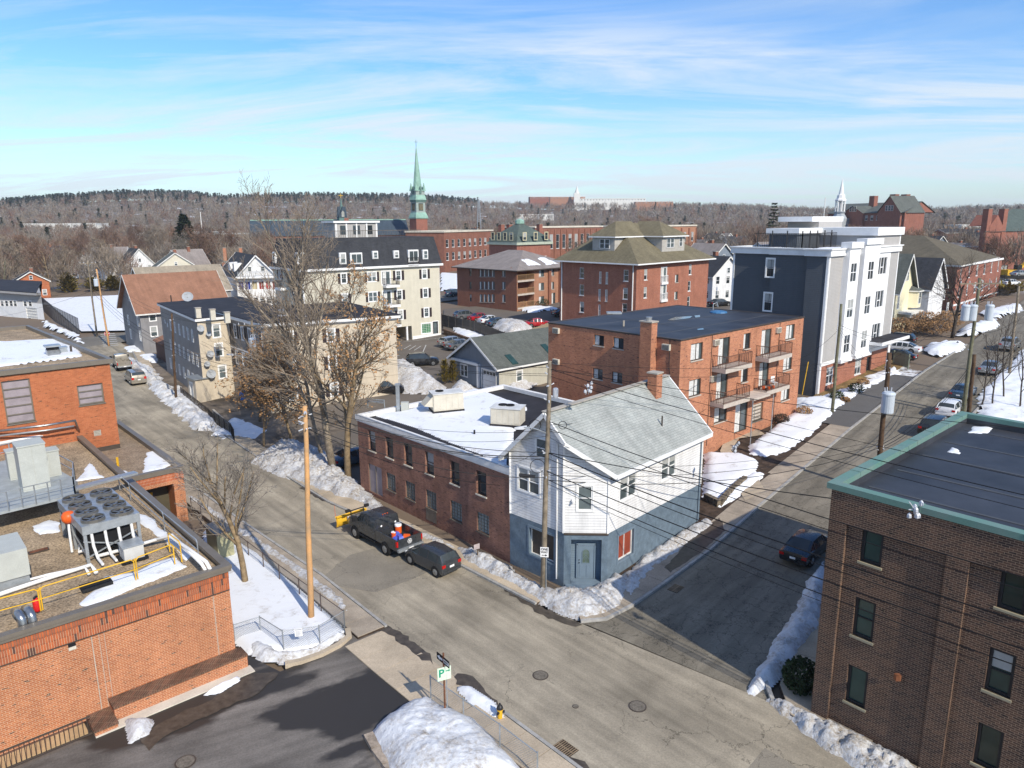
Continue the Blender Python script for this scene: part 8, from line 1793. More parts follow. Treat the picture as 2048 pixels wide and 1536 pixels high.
m2_,t2_,b2_=newmat('black screen mesh');b2_.inputs['Base Color'].default_value=(.03,.035,.045,1);b2_.inputs['Alpha'].default_value=.75
chainfence('tall black screened fence on the near side of the snowy court',[gnd(86,620)[:2],gnd(110,642)[:2],gnd(160,670)[:2]],[3.2,3.2,3.2],M_black,step=2.6,mesh_m=m2_)
def boardfence(label,pts,h,m,bw=.30,z0=None,group=None):
 P=[V2(p)for p in pts];zf_=lambda p:hh(p.x,p.y);t=thing('board_fence',(P[0].x,P[0].y,zf_(P[0])),label,'fence');root=t.location;cnt=0;st=MB()
 bm1=MB().box(0,-.012,0,bw-.02,.012,h).mesh('board',m)
 for i in range(len(P)-1):
  a,d=P[i],P[i+1];L=(d-a).length;n=int(L/bw);u=(d-a)/L;rz=math.atan2(u.y,u.x)
  for k in range(n):
   p=a+u*bw*k
   if cnt<280:link('board',bm1,t,(p.x-root.x,p.y-root.y,zf_(p)-root.z+random.uniform(-.03,.03)),rz);cnt+=1
  for k in range(int(L/2.4)+1):p=a+u*min(L,2.4*k);q=Vector((p.x-root.x,p.y-root.y,zf_(p)-root.z));MB().box(q.x-.07,q.y+.03,q.z-.2,q.x+.07,q.y+.17,q.z+h+.12).obj('post',m,t)
  st.beam(Vector((a.x,a.y+.03,zf_(a)+h*.8))-root,Vector((d.x,d.y+.03,zf_(d)+h*.8))-root,.05,.1)
 st.obj('rail',m,t);return t
boardfence('dark weathered board fence between the two parking lots',[gnd(884,652)[:2],gnd(950,668)[:2],gnd(1022,697)[:2]],2.1,M_fencew)
boardfence('paler board fence running right to the brick block',[gnd(1022,697)[:2],gnd(1098,668)[:2]],1.9,mat('paler fence board',(.33,.27,.19),.9,var=.2))
boardfence('grey-green board fence beside the entrance drive of the tall block',[gnd(1787,728)[:2],gnd(1820,737)[:2]],1.6,mat('green grey board',(.20,.22,.17),.9,var=.2))
def stonewall(label,pts,h,m,w=.35,blk=.7):
 P=[V2(p)for p in pts];t=thing('retaining_wall',(P[0].x,P[0].y,hh(*P[0])),label,'wall');root=t.location
 for i in range(len(P)-1):
  a,d=P[i],P[i+1];L=(d-a).length;n=max(1,int(L/blk));rows_=max(1,round(h/.3));u=(d-a)/L
  for r_ in range(rows_):
   for k in range(n):
    s0=a+u*(L*k/n+.02+(blk*.3 if r_%2 else 0));s1=a+u*(min(L,L*(k+1)/n+(blk*.3 if r_%2 else 0))-.02);o=random.uniform(-.03,.03);nn=Vector((-u.y,u.x))
    q=[s0-nn*(w/2+o),s1-nn*(w/2+o),s1+nn*w/2,s0+nn*w/2];z0=hh(*s0)-.1+r_*h/rows_;b=MB();b.hexa([(p.x-root.x,p.y-root.y,z0-root.z)for p in q],[(p.x-root.x,p.y-root.y,z0-root.z+h/rows_-.02)for p in q]);o2=b.obj('stone',m,t);fixn(o2.data)
 return t
M_stone=mat('rough wall stone',(.22,.18,.13),.95,var=.5,sc=4,bump=.8,bsc=8)
stonewall('rough stone retaining wall beside the front lawn snow, right of the corner house',[gnd(1407,1000)[:2],gnd(1438,1015)[:2],gnd(1466,985)[:2],gnd(1490,965)[:2]],.7,M_stone,.35,.45)
stonewall('brown retaining wall under the strip of snow behind the cream block',[gnd(888,668)[:2],gnd(930,684)[:2],gnd(975,697)[:2]],1.0,mat('brown wall block',(.16,.10,.065),.9,var=.3),.4,1.2)
stonewall('loose broken kerb stones edging the snow heap',[gnd(736,1472)[:2],gnd(752,1500)[:2],gnd(775,1530)[:2],gnd(800,1560)[:2]],.28,mat('pinkish kerb stone',(.40,.33,.26),.9,var=.35,sc=3),.42,.62)
kerb('kerb',[gnd(*p)[:2]for p in((690,1262),(693,1275),(675,1290),(640,1308),(600,1322),(570,1328))],.28,.16,M_walk,side=1)
def hydrant(label,p):
 t=thing('fire_hydrant',p,label,'hydrant','yellow fire hydrants');MB().lathe((0,0,0),[(.17,0),(.17,.05),(.11,.07),(.12,.5),(.15,.52),(.15,.56)],12).obj('barrel',M_yel,t)
 MB().lathe((0,0,0),[(.15,.56),(.13,.66),(.07,.74),(.04,.76),(.04,.82)],12).obj('bonnet',M_black,t)
 for a in(0,2.1,4.2):MB().cyl((.08*math.cos(a),.08*math.sin(a),.42),(.21*math.cos(a),.21*math.sin(a),.42),.055,n=8).obj('outlet',M_black,t)
q=gnd(1000,1440);hydrant('yellow and black fire hydrant behind the silver fence by the kerb',q);q=gnd(1914,694);hydrant('small yellow fire hydrant on the snow up the side street',q)
def manhole(label,px,py,r,rough='iron cover'):
 q=gnd(px,py);t=thing('manhole_cover',(q.x,q.y,q.z+.016),label,'manhole cover','round iron covers in the streets');MB().lathe((0,0,-.02),[(r,0),(r,.022)],24).obj('frame_ring',M_bronze,t);MB().lathe((0,0,-.015),[(r*.86,0),(r*.86,.024)],24).obj('lid',mat('worn iron lid',(.20,.175,.14),.7,metal=.2,var=.3,sc=8),t)
manhole('left of the two large round covers in the main street',1081,1351,.38);manhole('right large round cover in the main street, browner',1275,1413,.40);manhole('small valve cover between the two large ones',1151,1413,.14)
manhole('dark round cover in the walk beside the snow heap',1086,1523,.40);manhole('rusty round cover in the dark drive, lower left',371,1524,.40);
def drain(label,px,py,yaw,w=.62,d=.9):
 q=gnd(px,py);t=thing('storm_drain',(q.x,q.y,q.z+.012),label,'storm drain',rz=R(yaw));MB().box(-d/2,-w/2,-.03,d/2,w/2,.006).obj('pit',M_dark,t);b=MB()
 for k in range(9):x=-d/2+.04+k*(d-.08)/8;b.box(x-.022,-w/2,.0,x+.022,w/2,.02)
 b.box(-d/2,-.02,0,d/2,.02,.018);b.obj('grate',mat('rusty grate',(.26,.19,.12),.8,var=.3),t)
drain('rusty storm drain grate at the kerb by the snow heap',1131,1497,132);drain('dark storm drain in the shaded side street by the kerb',1352,1177,48);drain('square metal plate drain at the corner of the drive',968,1422,132,.6,.6)if 0 else None
q=gnd(382,1100,.2);t=thing('utility_cabinet',(-18.9,43.6,.15),'olive green double-door utility cabinet against the plant wall by the snow yard','cabinet',rz=R(132));MB().box(-.95,-.5,0,.95,.5,1.7).obj('housing',mat('olive cabinet',(.36,.35,.22),.6),t);MB().box(-1.05,-.62,1.7,1.05,.6,1.82).obj('lid',M_coping,t)
for s in(-1,1):MB().box(min(s*.03,s*.9),-.53,.08,max(s*.03,s*.9),-.5,1.62).obj('door',mat('olive cabinet door',(.40,.39,.25),.6),t)
o=t;
q=gnd(486,800);t=thing('wheelie_bin',q,'blue wheelie bin by the beige house yard','bin','bins by the houses');MB().hexa([(-.22,-.25,.05),(.22,-.25,.05),(.22,.25,.05),(-.22,.25,.05)],[(-.29,-.35,1.05),(.29,-.35,1.05),(.29,.3,1.05),(-.29,.3,1.05)]).obj('tub',mat('blue plastic',(.01,.12,.45),.5),t);MB().box(-.31,-.37,1.05,.31,.34,1.12).obj('lid',MATS['blue plastic'],t)
# === TREES
def grow(p,d,L,r,lv,mx,rg,T,C,nch,up,tips,ratio=.62,wob=.16):
 n=5 if lv==0 else(4 if lv<mx-1 else 2);pts=[p.copy()];dd=d.copy()
 for i in range(n):
  dd=(dd+Vector((rg.uniform(-wob,wob),rg.uniform(-wob,wob),rg.uniform(-wob,wob)+up))).normalized();pts.append(pts[-1]+dd*L/n)
 if lv<=1:T.tube(pts,r,7 if lv==0 else 5,r1=r*.45)
 elif lv<mx:C.tube(pts,max(r,.012),3,r1=max(r*.5,.008))
 else:
  s=dd.orthogonal().normalized()*max(r,.014)
  for i in range(len(pts)-1):C.poly([pts[i]-s,pts[i]+s,pts[i+1]+s*.6,pts[i+1]-s*.6])
 if lv==mx:tips.append(pts[-1]);return
 for k in range(nch[lv]):
  f=(.28 if lv==0 else .12)+(.72 if lv==0 else .88)*(k+rg.random())/nch[lv];i=min(n-1,int(f*n));q=pts[i].lerp(pts[i+1],f*n-i);ax=(pts[i+1]-pts[i]).normalized()
  o=ax.orthogonal().normalized();o=Matrix.Rotation(rg.uniform(0,6.283),3,ax)@o;an=rg.uniform(.45,.95)*(1.15-.5*f)
  grow(q,(ax*math.cos(an)+o*math.sin(an)).normalized(),L*ratio*(1.15-.55*f)*rg.uniform(.8,1.15),r*(1-.5*f)*.55,lv+1,mx,rg,T,C,nch,up,tips,ratio,wob)
def tree(label,base,h,r,seed,mt=M_bark,mc=M_twig,nch=(9,7,6,5),up=.05,lean=(0,0),leaves=None,group='bare trees',name='bare_tree',mx=4,ratio=.62,lf=.5,lsz=.09,wob=.16,zr=(0,99)):
 rg=random.Random(seed);T,C,tips=MB(),MB(),[];t=thing(name,base,label,'tree',group)
 grow(Vector((0,0,-.3)),Vector((lean[0],lean[1],1)).normalized(),h*.8,r,0,mx,rg,T,C,nch,up,tips,ratio,wob)
 T.obj('trunk',mt,t,smooth=True,uv=False);C.obj('crown',mc,t,uv=False)
 if leaves:
  b=MB()
  for p in tips:
   if zr[0]<p.z<zr[1]and rg.random()<lf:
    for k in range(3):
     c=p+Vector((rg.uniform(-.2,.2),rg.uniform(-.2,.2),rg.uniform(-.3,.05)));u=Vector((rg.uniform(-1,1),rg.uniform(-1,1),rg.uniform(-1,1))).normalized()*lsz*rg.uniform(.5,1.2);v=u.orthogonal().normalized()*lsz*.7;b.poly([c-u,c+v,c+u,c-v])
  b.obj('dry_leaves',leaves,t,uv=False)
 return t
G0=lambda px,py:gnd(px,py)
tree('tallest bare tree, its forked grey trunk left of the warehouse',G0(668,948),22.5,.34,3,lean=(-.03,.02),nch=(11,8,6,5),ratio=.55)
tree('second big bare tree close beside the tallest one, some brown leaves left',G0(697,958),16,.30,9,lean=(.02,.02),nch=(11,8,6,4),leaves=M_leafb,lf=.3,lsz=.1,ratio=.5,mt=M_bark2)
tree('slimmer third trunk growing from the snow pile beside the two big trees',G0(648,925),15,.2,21,lean=(-.1,0),nch=(8,6,5,4))
tree('small tree full of dry brown leaves before the beige house',G0(585,880),9.5,.16,31,nch=(9,7,6,4),leaves=M_leafb,lf=.8,lsz=.11,mt=M_bark2,ratio=.7)
tree('low spreading tree with dry brown leaves over the iron stair railing',G0(528,895),7.0,.13,35,nch=(9,7,6,4),leaves=M_leafb,lf=.75,lsz=.13,ratio=.75,mt=M_bark2)
tree('lopped young tree in the snow yard beside the pale new pole',G0(492,1168),9.6,.2,47,nch=(9,7,5,4),mt=M_bark2,mc=M_twigg,ratio=.56,wob=.16)
tree('leafy-topped tree before the cream mansard block',G0(735,770),15,.2,50,nch=(10,7,6,4),leaves=M_leafb,lf=.22,lsz=.13,ratio=.55)
tree('dark leaning tree with twisted trunk beside the yellow house',G0(1905,672),9.5,.28,61,M_barkd,M_barkd,nch=(8,6,5,4),ratio=.75,lean=(.1,0))
for k,(px,py,h,lab)in enumerate(((1962,812,7,'left of the four thin saplings at the snowy right edge'),(1985,815,8.5,'second of the four thin saplings at the snowy right edge'),(2008,800,9.5,'third of the four thin saplings at the snowy right edge'),(2040,820,8,'rightmost thin sapling at the snowy right edge'))):
 tree(lab,G0(px,py),h,.09,70+k,M_barkd,M_barkd,nch=(7,5,4),mx=3,name='sapling',group='thin saplings',ratio=.6)
def template(seed,h,r,mt,mc,nch,mx=4,w=.05,ratio=.62):
 rg=random.Random(seed);T,C,tips=MB(),MB(),[];grow(Vector((0,0,-.5)),Vector((0,0,1)),h*.75,r,0,mx,rg,T,C,nch,.05,tips,ratio)
 b=MB()
 for p in tips:u=Vector((rg.uniform(-1,1),rg.uniform(-1,1),rg.uniform(.2,1.4))).normalized()*.7;v=u.orthogonal().normalized()*w;b.poly([p-v,p+v,p+u])
 C.a(b.v,b.f);return T.mesh('trunk',mt,True,uv=False),C.mesh('crown',mc,uv=False)
TPL=[template(s,13,.22,mt,mc,(9,7,6,3))for s,mt,mc in((101,M_barkd,M_twigr),(102,M_bark,M_twigg),(103,M_barkd,M_twig),(104,M_bark2,M_twigr),(105,M_barkd,M_twigr))]
def far_tree(k,p,h,label,group='bare trees beyond the houses'):
 t=thing('bare_tree',p,label,'tree',group);s=h/13;a=random.uniform(0,6.28)
 for me in TPL[k]:o=link(me.name,me,t,rz=a);o.scale=(s*random.uniform(.95,1.15),s*random.uniform(.95,1.15),s)
 return t
def conifer(label,p,h,w,m=M_pine,seed=1,layers=16,name='pine_tree',per=14,droop=-.15,group='evergreen trees',z0=.12,ends=7):
 rg=random.Random(seed);t=thing(name,p,label,'tree',group);MB().cyl((0,0,-.5),(0,0,h*.97),w*.05+.08,.03,n=6).obj('trunk',M_barkd,t,uv=False);b=MB()
 for i in range(layers):
  f=i/layers;z=h*(z0+(1-z0)*f);L=w*(1-f)**.8*rg.uniform(.8,1.1)+.15
  for k in range(per):
   a=rg.uniform(0,6.28);l=L*rg.uniform(.55,1.1);d=Vector((math.cos(a),math.sin(a),rg.uniform(droop-.15,droop+.35)));
   for j in range(ends):c=Vector((0,0,z))+d*l*(.25+.75*(j+1)/ends);s=w*.16*rg.uniform(.6,1.2);u=(d+Vector((rg.uniform(-.6,.6),rg.uniform(-.6,.6),rg.uniform(-.4,.4)))).normalized()*s;v=u.cross(Vector((0,0,1))).normalized()*s*.45+Vector((0,0,rg.uniform(-.3,.3)*s));b.poly([c-u*.6,c+v,c+u,c-v])
 b.obj('crown',m,t,uv=False);return t
def tpos(px,py,t):p=att(px,py,t);return(p.x,p.y,zfar(p.x,p.y)-.3)
def conpx(label,px,t,pyb,pyt,w,**k):
 p=att(px,440,t);zb=zfar(p.x,p.y)-.3;conifer(label,(p.x,p.y,zb),zat(p.x,p.y,pyt)-zb,w,**k)
conpx('big dark pine standing above the houses at left',367,262,485,427,6.2,m=M_shrub,seed=5,layers=24,per=24,z0=.3)
conpx('dark conifer on the skyline left of the white steeple',1547,320,445,401,5.5,seed=6,layers=16)
for lab,px,t,pyt,w,s in(('left round yellow-green arborvitae by the snowy court',118,205,546,3.4,7),('middle yellow-green arborvitae behind the court poles',172,205,556,3.2,8),('right yellow-green arborvitae against the tan fence',212,205,553,3.4,9),('wide yellow-green evergreen clump at far right by the brown roof',2030,150,588,3.6,12)):
 conpx(lab,px,t,0,pyt,w,m=M_cedar,seed=s,layers=16,per=16,droop=.5,name='arborvitae_tree',z0=.02)
for lab,px,py,h,s in(('left of two columnar evergreens by the garage house',890,768,3.0,14),('right of two columnar evergreens by the garage house',906,766,2.8,15)):
 conifer(lab,G0(px,py),h,.85,m=M_cedar,seed=s,layers=16,per=14,droop=.9,name='columnar_evergreen',z0=.02)
def bush(label,p,w,h,m,seed,group='shrubs',name='shrub',n=700,s0=.09,cat='shrub'):
 rg=random.Random(seed);b=MB()
 for i in range(n):
  u=Vector((rg.gauss(0,1),rg.gauss(0,1),rg.gauss(0,1))).normalized()*rg.uniform(.6,1.);c=Vector((u.x*w,u.y*w,h*.5+u.z*h*.5));a=Vector((rg.uniform(-1,1),rg.uniform(-1,1),rg.uniform(-1,1))).normalized()*s0*rg.uniform(.6,1.3);v=a.orthogonal().normalized()*s0*.6;b.poly([c-a,c+v,c+a,c-v])
 t=thing(name,p,label,cat,group);b.obj('foliage',m,t,uv=False);k=MB()
 for j in range(5):a=j*1.26;k.cyl((0,0,-.1),(w*.5*math.cos(a),w*.5*math.sin(a),h*.6),.02,n=4)
 k.obj('stem',M_barkd,t,uv=False)['kind']='stuff';return t
bush('dark round evergreen bush in the shade at foot of the dark brick wall',G0(1600,1385),.85,1.7,M_shrub,1,n=1500)
for i,(px,py,w,m,lab)in enumerate(((1672,800,.8,M_shrub,'left round green shrub before the slate and white block'),(1711,787,.9,M_shrub,'right round green shrub before the slate and white block'),(1690,805,.5,M_straw,'small straw-coloured shrub between the green ones'),(1725,772,.7,M_straw,'reddish dry shrub by the entrance steps'),(1608,832,.8,M_straw,'flat dry brown shrub at the corner of the balcony block'),(1562,848,.8,M_dirt,'dark dry shrub in the mulch under the balconies'),(1435,885,.7,M_straw,'straw-coloured grass clump by the front walk'),(1088,612,1.2,M_shrub,'right clipped shrub at the two-tone brick block'),(1070,614,1.2,M_shrub,'left clipped shrub at the two-tone brick block'),(1042,616,1.4,M_straw,'dry shrub at the corner of the two-tone brick block'))):
 bush(lab,G0(px,py),w,w*1.3,m,10+i,n=420,s0=.1)
for i,(px,py,w)in enumerate(((1800,668,2.2),(1835,665,2.4),(1868,668,2.6),(1895,655,2.4),(1850,655,2.4))):
 bush(('first','second','third','fourth','fifth')[i]+' thicket of rusty brown brush from the left below the yellow house',G0(px,py),w,2.6,M_straw,30+i,n=800,s0=.16,name='brush',group='brown brush')
TL=[]
for i in range(46):
 px=-20+560*((i*.618)%1)+random.uniform(-12,12);t=random.uniform(185,330)if px<240 else random.uniform(225,350);TL.append((px,t,random.uniform(12,17)))
for i in range(26):px=1410+640*((i*.618)%1)+random.uniform(-15,15);TL.append((px,random.uniform(230,340),random.uniform(10,14)))
TL+=[(1255,262,19),(1312,258,20.5),(1292,275,17),(1000,330,13),(1060,350,13),(1110,330,14),(945,330,12),(815,190,12),(850,178,12),(1430,200,12),(1502,255,14),(1835,205,13),(1870,190,12),(1900,215,13),(1940,225,12),(1965,190,12)]
def clear(x,y,m=2.0):
 for B in FOOT:
  if abs(x-B[1])<60 and abs(y-B[2])<60 and pdist(np.array([x]),np.array([y]),B[0])[0]>-m:return False
 return True
FOOT=[]
for o in list(bpy.data.objects):
 if o.type=='EMPTY' and o.parent is None and o.get('category')in('building','house','porch','church'):
  ms=[c for c in o.children if c.type=='MESH' and c.name.split('.')[0]in('roof','wall')]
  xs=[(o.location.x+v[0],o.location.y+v[1])for c in ms for v in c.bound_box]
  if xs:a,b_=np.array(xs).min(0),np.array(xs).max(0);FOOT.append(([(a[0],a[1]),(b_[0],a[1]),(b_[0],b_[1]),(a[0],b_[1])],(a[0]+b_[0])/2,(a[1]+b_[1])/2))
zone=lambda px:'left of the mansard block' if px<560 else('behind the school' if px<1400 else 'beyond the tall slate-blue block')
TL.sort();ORD=['%d%s'%(k,'th' if 10<k%100<14 else{1:'st',2:'nd',3:'rd'}.get(k%10,'th'))for k in range(1,99)];nt_=0
for i,(px,t,h)in enumerate(TL):
 p=att(px,440,t)
 if clear(p.x,p.y):far_tree(i%5,(p.x,p.y,zfar(p.x,p.y)-.3),h,ORD[nt_]+' bare tree from the left among those beyond the houses');nt_+=1
def woods(name,N_,rr,pxr,hr,ntri,wid,mats_,dens=None,seed=0,pine=False,label=None):
 g=np.random.RandomState(seed);V=[[]for _ in mats_];cnt=0;tries=0
 while cnt<N_ and tries<N_*6:
  tries+=1;px=g.uniform(*pxr);r=math.sqrt(g.uniform(rr[0]**2,rr[1]**2));az=math.atan((px-1024)/F);x,y=r*math.sin(az),r*math.cos(az)
  if dens and g.rand()>dens(px,r,x,y):continue
  if r<650 and not clear(x,y,3.):continue
  h=g.uniform(*hr);z=zfar(x,y);n=ntri
  if pine:
   f=g.rand(n)**.8;R_=h*.26*(1-f*.85)*np.sqrt(g.rand(n));a=g.rand(n)*6.283;c=np.stack([R_*np.cos(a),R_*np.sin(a),h*(.25+.75*f)],1);d=np.stack([np.cos(a),np.sin(a),g.uniform(-.3,.5,n)],1)*h*.09;w=np.stack([-np.sin(a),np.cos(a),g.uniform(-.5,.5,n)],1)*wid*1.6
  else:
   u=g.normal(size=(n,3));u/=np.linalg.norm(u,axis=1)[:,None];u*=(g.rand(n)**.4)[:,None];c=np.stack([u[:,0]*h*.34,u[:,1]*h*.34,h*(.62+.36*u[:,2])],1)
   d=(c-np.array([0,0,h*.2]));d/=np.linalg.norm(d,axis=1)[:,None];d=(d+g.normal(size=(n,3))*.35)*h*.10;w=np.cross(d,g.normal(size=(n,3)));w=w/np.linalg.norm(w,axis=1)[:,None]*wid
   c[0]=(0,0,h*.3);d[0]=(0,0,h*.35);w[0]=(.2,0,0)
  b=np.array([x,y,z]);V[g.randint(len(mats_))].append(np.stack([c-d-w+b,c-d+w+b,c+d+b],1).reshape(-1,3));cnt+=1
 root=None
 for k,m in enumerate(mats_):
  if not V[k]:continue
  v=np.concatenate(V[k]);nf_=len(v)//3;me=bpy.data.meshes.new(name);me.vertices.add(len(v));me.vertices.foreach_set('co',v.astype(np.float32).ravel());me.loops.add(len(v));me.loops.foreach_set('vertex_index',np.arange(len(v),dtype=np.int32))
  me.polygons.add(nf_);me.polygons.foreach_set('loop_start',np.arange(nf_,dtype=np.int32)*3);me.polygons.foreach_set('loop_total',np.full(nf_,3,np.int32));me.update();me.materials.append(m);o=link(name,me);o['kind']='stuff'
def dn(px,r,x,y):
 if r<420:return 1.if(px<560 or px>1560)else(.25 if r<330 else .8)
 return 1.
TWM=[M_twigr,M_twigg,M_twig]
woods('near_woods',620,(230,430),(-80,2130),(9,14),240,.07,TWM,dn,1)
woods('middle_woods',2600,(420,850),(-60,2110),(9,14),90,.16,TWM,None,2)
woods('far_woods',4200,(850,1520),(-60,2110),(10,16),44,.34,TWM+[M_twigg],None,3)
woods('ridge_pines',1500,(1100,1520),(-60,960),(13,19),80,.55,[M_pine],lambda px,r,x,y:(.15+.85*(r>1380))*(1 if px<430 or 520<px<960 else .5),4,pine=True)
woods('scattered_pines',170,(420,1300),(-60,2110),(11,16),80,.5,[M_pine],None,5,pine=True)
# === MACHINERY ON THE ROOFS
ZG=ZM-.0
def AB(px,py,z=ZG+.05):return atz(px,py,z)
c0,c1,c2,c3=[atz(px,py,6.9)for px,py in((155,1047),(271,1018),(228,972),(113,992))]
ctr=(c0+c2)/2;a_=(c1-c0).normalized();w_=(c1-c0).length;d_=(c3-c0).length;yw=math.atan2(a_.y,a_.x)
t=thing('rooftop_cooler',(ctr.x,ctr.y,ZG-.1),'large grey cooler with eight round fans on a steel stand on the plant roof','air cooler',rz=yw)
MB().box(-w_/2,-d_/2,1.55,w_/2,d_/2,2.0).obj('housing',M_galv,t)
for i in range(4):
 for j in range(2):
  x,y=-w_*.25+j*w_*.5,-d_/2+d_*(i+.5)/4;r_=min(w_*.21,d_*.115);f=link('fan_ring',MB().lathe((x,y,2.0),[(r_,0),(r_*.98,.16),(r_*.88,.16),(r_*.86,.03)],18).mesh('fan_ring',M_fan,uv=False),t)
  b=MB();b.cyl((x,y,2.02),(x,y,2.04),r_*.87,n=18);o=b.obj('fan_opening',M_dark,f,uv=False);b=MB();
  for k in range(5):a=k*1.257+i;b.beam((x,y,2.07),(x+r_*.8*math.cos(a),y+r_*.8*math.sin(a),2.1),.12,.02)
  b.cyl((x,y,2.04),(x,y,2.14),.1,n=8);b.obj('fan_blade',M_fan,f,uv=False)
b=MB()
for x in(-w_/2+.1,w_/2-.1):
 for y in(-d_/2+.1,0,d_/2-.1):b.beam((x,y,0),(x,y,1.55),.14,.14)
 b.beam((x,-d_/2,.35),(x,d_/2,1.3),.06,.06)
b.beam((-w_/2,-d_/2+.1,.3),(w_/2,-d_/2+.1,1.2),.06,.06);b.beam((-w_/2,-d_/2+.1,1.2),(w_/2,-d_/2+.1,.3),.06,.06);b.obj('stand',M_galv,t)
for k in range(4):x=-w_*.35+k*w_*.23;MB().tube([(x,-d_/2+.1,1.55),(x,-d_/2-.02,.9),(x+.1,-d_/2-.1,.25),(x+.1,-d_/2-.9,.22)],.07,7).obj('coolant_pipe',M_pipew,t)
MB().box(-w_/2+.3,-d_/2+.3,.5,w_/2-.3,d_/2-.3,1.5).obj('coil',M_dark,t)
q=atz(136,1028,6.7);t=thing('expansion_tank',(q.x,q.y,ZG),'orange round expansion tank hanging at the corner of the fan cooler','tank');MB().lathe((0,0,1.35),[(.02,0),(.22,.05),(.33,.22),(.33,.42),(.22,.6),(.02,.66)],16).obj('shell',M_oran,t,smooth=True);MB().tube([(0,-.05,1.4),(.1,-.25,1.1),(.25,-.5,-.0)],.06,7).obj('tank_pipe',M_pipew,t)
pf=[atz(px,py,6.2)for px,py in((150,955),(150,985),(-40,1030),(-60,935),(60,905))]
t=thing('steel_platform',(pf[0].x,pf[0].y,ZG-.1),'grey steel platform with railings across the plant roof','platform');q0=pf[0];MB().prism([(p.x-q0.x,p.y-q0.y)for p in pf][::-1]if 0 else[(p.x-q0.x,p.y-q0.y)for p in pf],1.2,1.35).obj('deck',mat('grey deck sheet',(.33,.36,.37),.6,var=.15),t);fixn(t.children[-1].data)
b=MB()
for p in pf:b.beam((p.x-q0.x,p.y-q0.y,0),(p.x-q0.x,p.y-q0.y,1.2),.14,.14)
b.obj('leg',M_galv,t)['kind']='stuff';b=MB()
for i in(0,1,4):
 p,q=pf[i-1]-q0 if i else pf[4]-q0,pf[i]-q0
 for z in(1.9,2.4):b.beam((p.x,p.y,z),(q.x,q.y,z),.045,.045)
 for k in range(4):r_=p.lerp(q,k/3);b.beam((r_.x,r_.y,1.3),(r_.x,r_.y,2.4),.05,.05)
p,q=pf[1]-q0,pf[2]-q0
for z in(1.9,2.4):b.beam((p.x,p.y,z),(q.x,q.y,z),.045,.045)
for k in range(8):r_=p.lerp(q,k/7);b.beam((r_.x,r_.y,1.3),(r_.x,r_.y,2.4),.05,.05)
b.obj('railing',M_galv,t)
def cab(label,px,py,z,w,d,h):
 q=atz(px,py,z);t=thing('equipment_cabinet',(q.x,q.y,z),label,'cabinet',rz=R(42));MB().box(-w/2,-d/2,0,w/2,d/2,h).obj('housing',M_unit,t);MB().box(-w/2-.04,-d/2-.04,h,w/2+.04,d/2+.04,h+.08).obj('lid',M_unit,t)
 for s in(-1,1):MB().box(min(0,s*w*.47)+.01,-d/2-.02,.1,max(0,s*w*.47)-.01,-d/2,h-.12).obj('door',M_unit,t)
cab('tallest grey-green equipment cabinet on the steel platform',70,972,6.1,1.35,1.5,2.6);cab('shorter grey-green cabinet right of the tallest one',100,950,6.1,1.1,.9,1.55);cab('narrow cabinet left of the tallest one on the platform',35,955,6.1,.8,.8,1.7)
def pipe(label,pts,r,m,z=None,name='roof_pipe'):
 P=[Vector((*atz(p[0],p[1],p[2]),p[2]))for p in pts];o=Vector(P[0]);b=MB().tube([p-o for p in P],r,8);e=b.obj(name,m,uv=False,smooth=True);e.location=o;return tag(e,label,'pipe','pipes on the plant roof')
pipe('long white lagged pipe crossing the plant roof to the left',[(-20,1195,4.95),(90,1158,4.95),(182,1130,4.95),(192,1145,4.95)],.10,M_pipew)
pipe('second white lagged pipe below the long one',[(-20,1180,4.95),(95,1150,4.95),(170,1134,4.95),(178,1148,4.95)],.07,M_pipew)
pipe('white pipe running from under the fan cooler to the parapet corner',[(196,1112,5.),(250,1098,5.),(345,1070,5.2),(365,1090,5.3),(404,1128,5.35),(411,1142,5.1),(417,1216,2.7)],.09,M_pipew)
pipe('outer white pipe bending over the parapet corner',[(290,1085,5.),(340,1072,5.3),(380,1100,5.4),(413,1124,5.4),(421,1140,5.1),(427,1208,2.9)],.09,M_pipew)
pipe('short white pipe under the fan cooler',[(160,1090,5.),(158,1104,5.),(205,1090,5.),(245,1082,5.)],.08,M_pipew)
pipe('upper silver pipe run along the orange wall',[(-20,864,6.6),(90,851,6.6),(150,841,6.6),(160,868,5.2)],.09,M_steelw);pipe('middle silver pipe run along the orange wall',[(-20,874,6.2),(90,861,6.2),(148,852,6.2)],.07,M_galv);pipe('lower white pipe run along the orange wall',[(-20,890,5.6),(65,875,5.6),(150,858,5.6),(153,870,5.)],.12,M_pipew)
for k,lab in enumerate(('left of the two silver ducts bending over the brick parapet','right of the two silver ducts bending over the brick parapet')):
 dx=k*20;pipe(lab,[(30+dx,1222-dx*.3,5.15),(38+dx,1228-dx*.3,5.5),(43+dx,1237-dx*.3,5.4),(55+dx,1311-dx*.3,3.4)],.17,M_steelw,name='silver_duct')
b=MB();p,q=[Vector((*atz(px,py,5.9),5.9))for px,py in((120,985),(272,945))];b.beam(p,q,.55,.12);tag(b.obj('service_bridge',M_galv),'grey steel service bridge from the platform to the entrance wing','bridge')
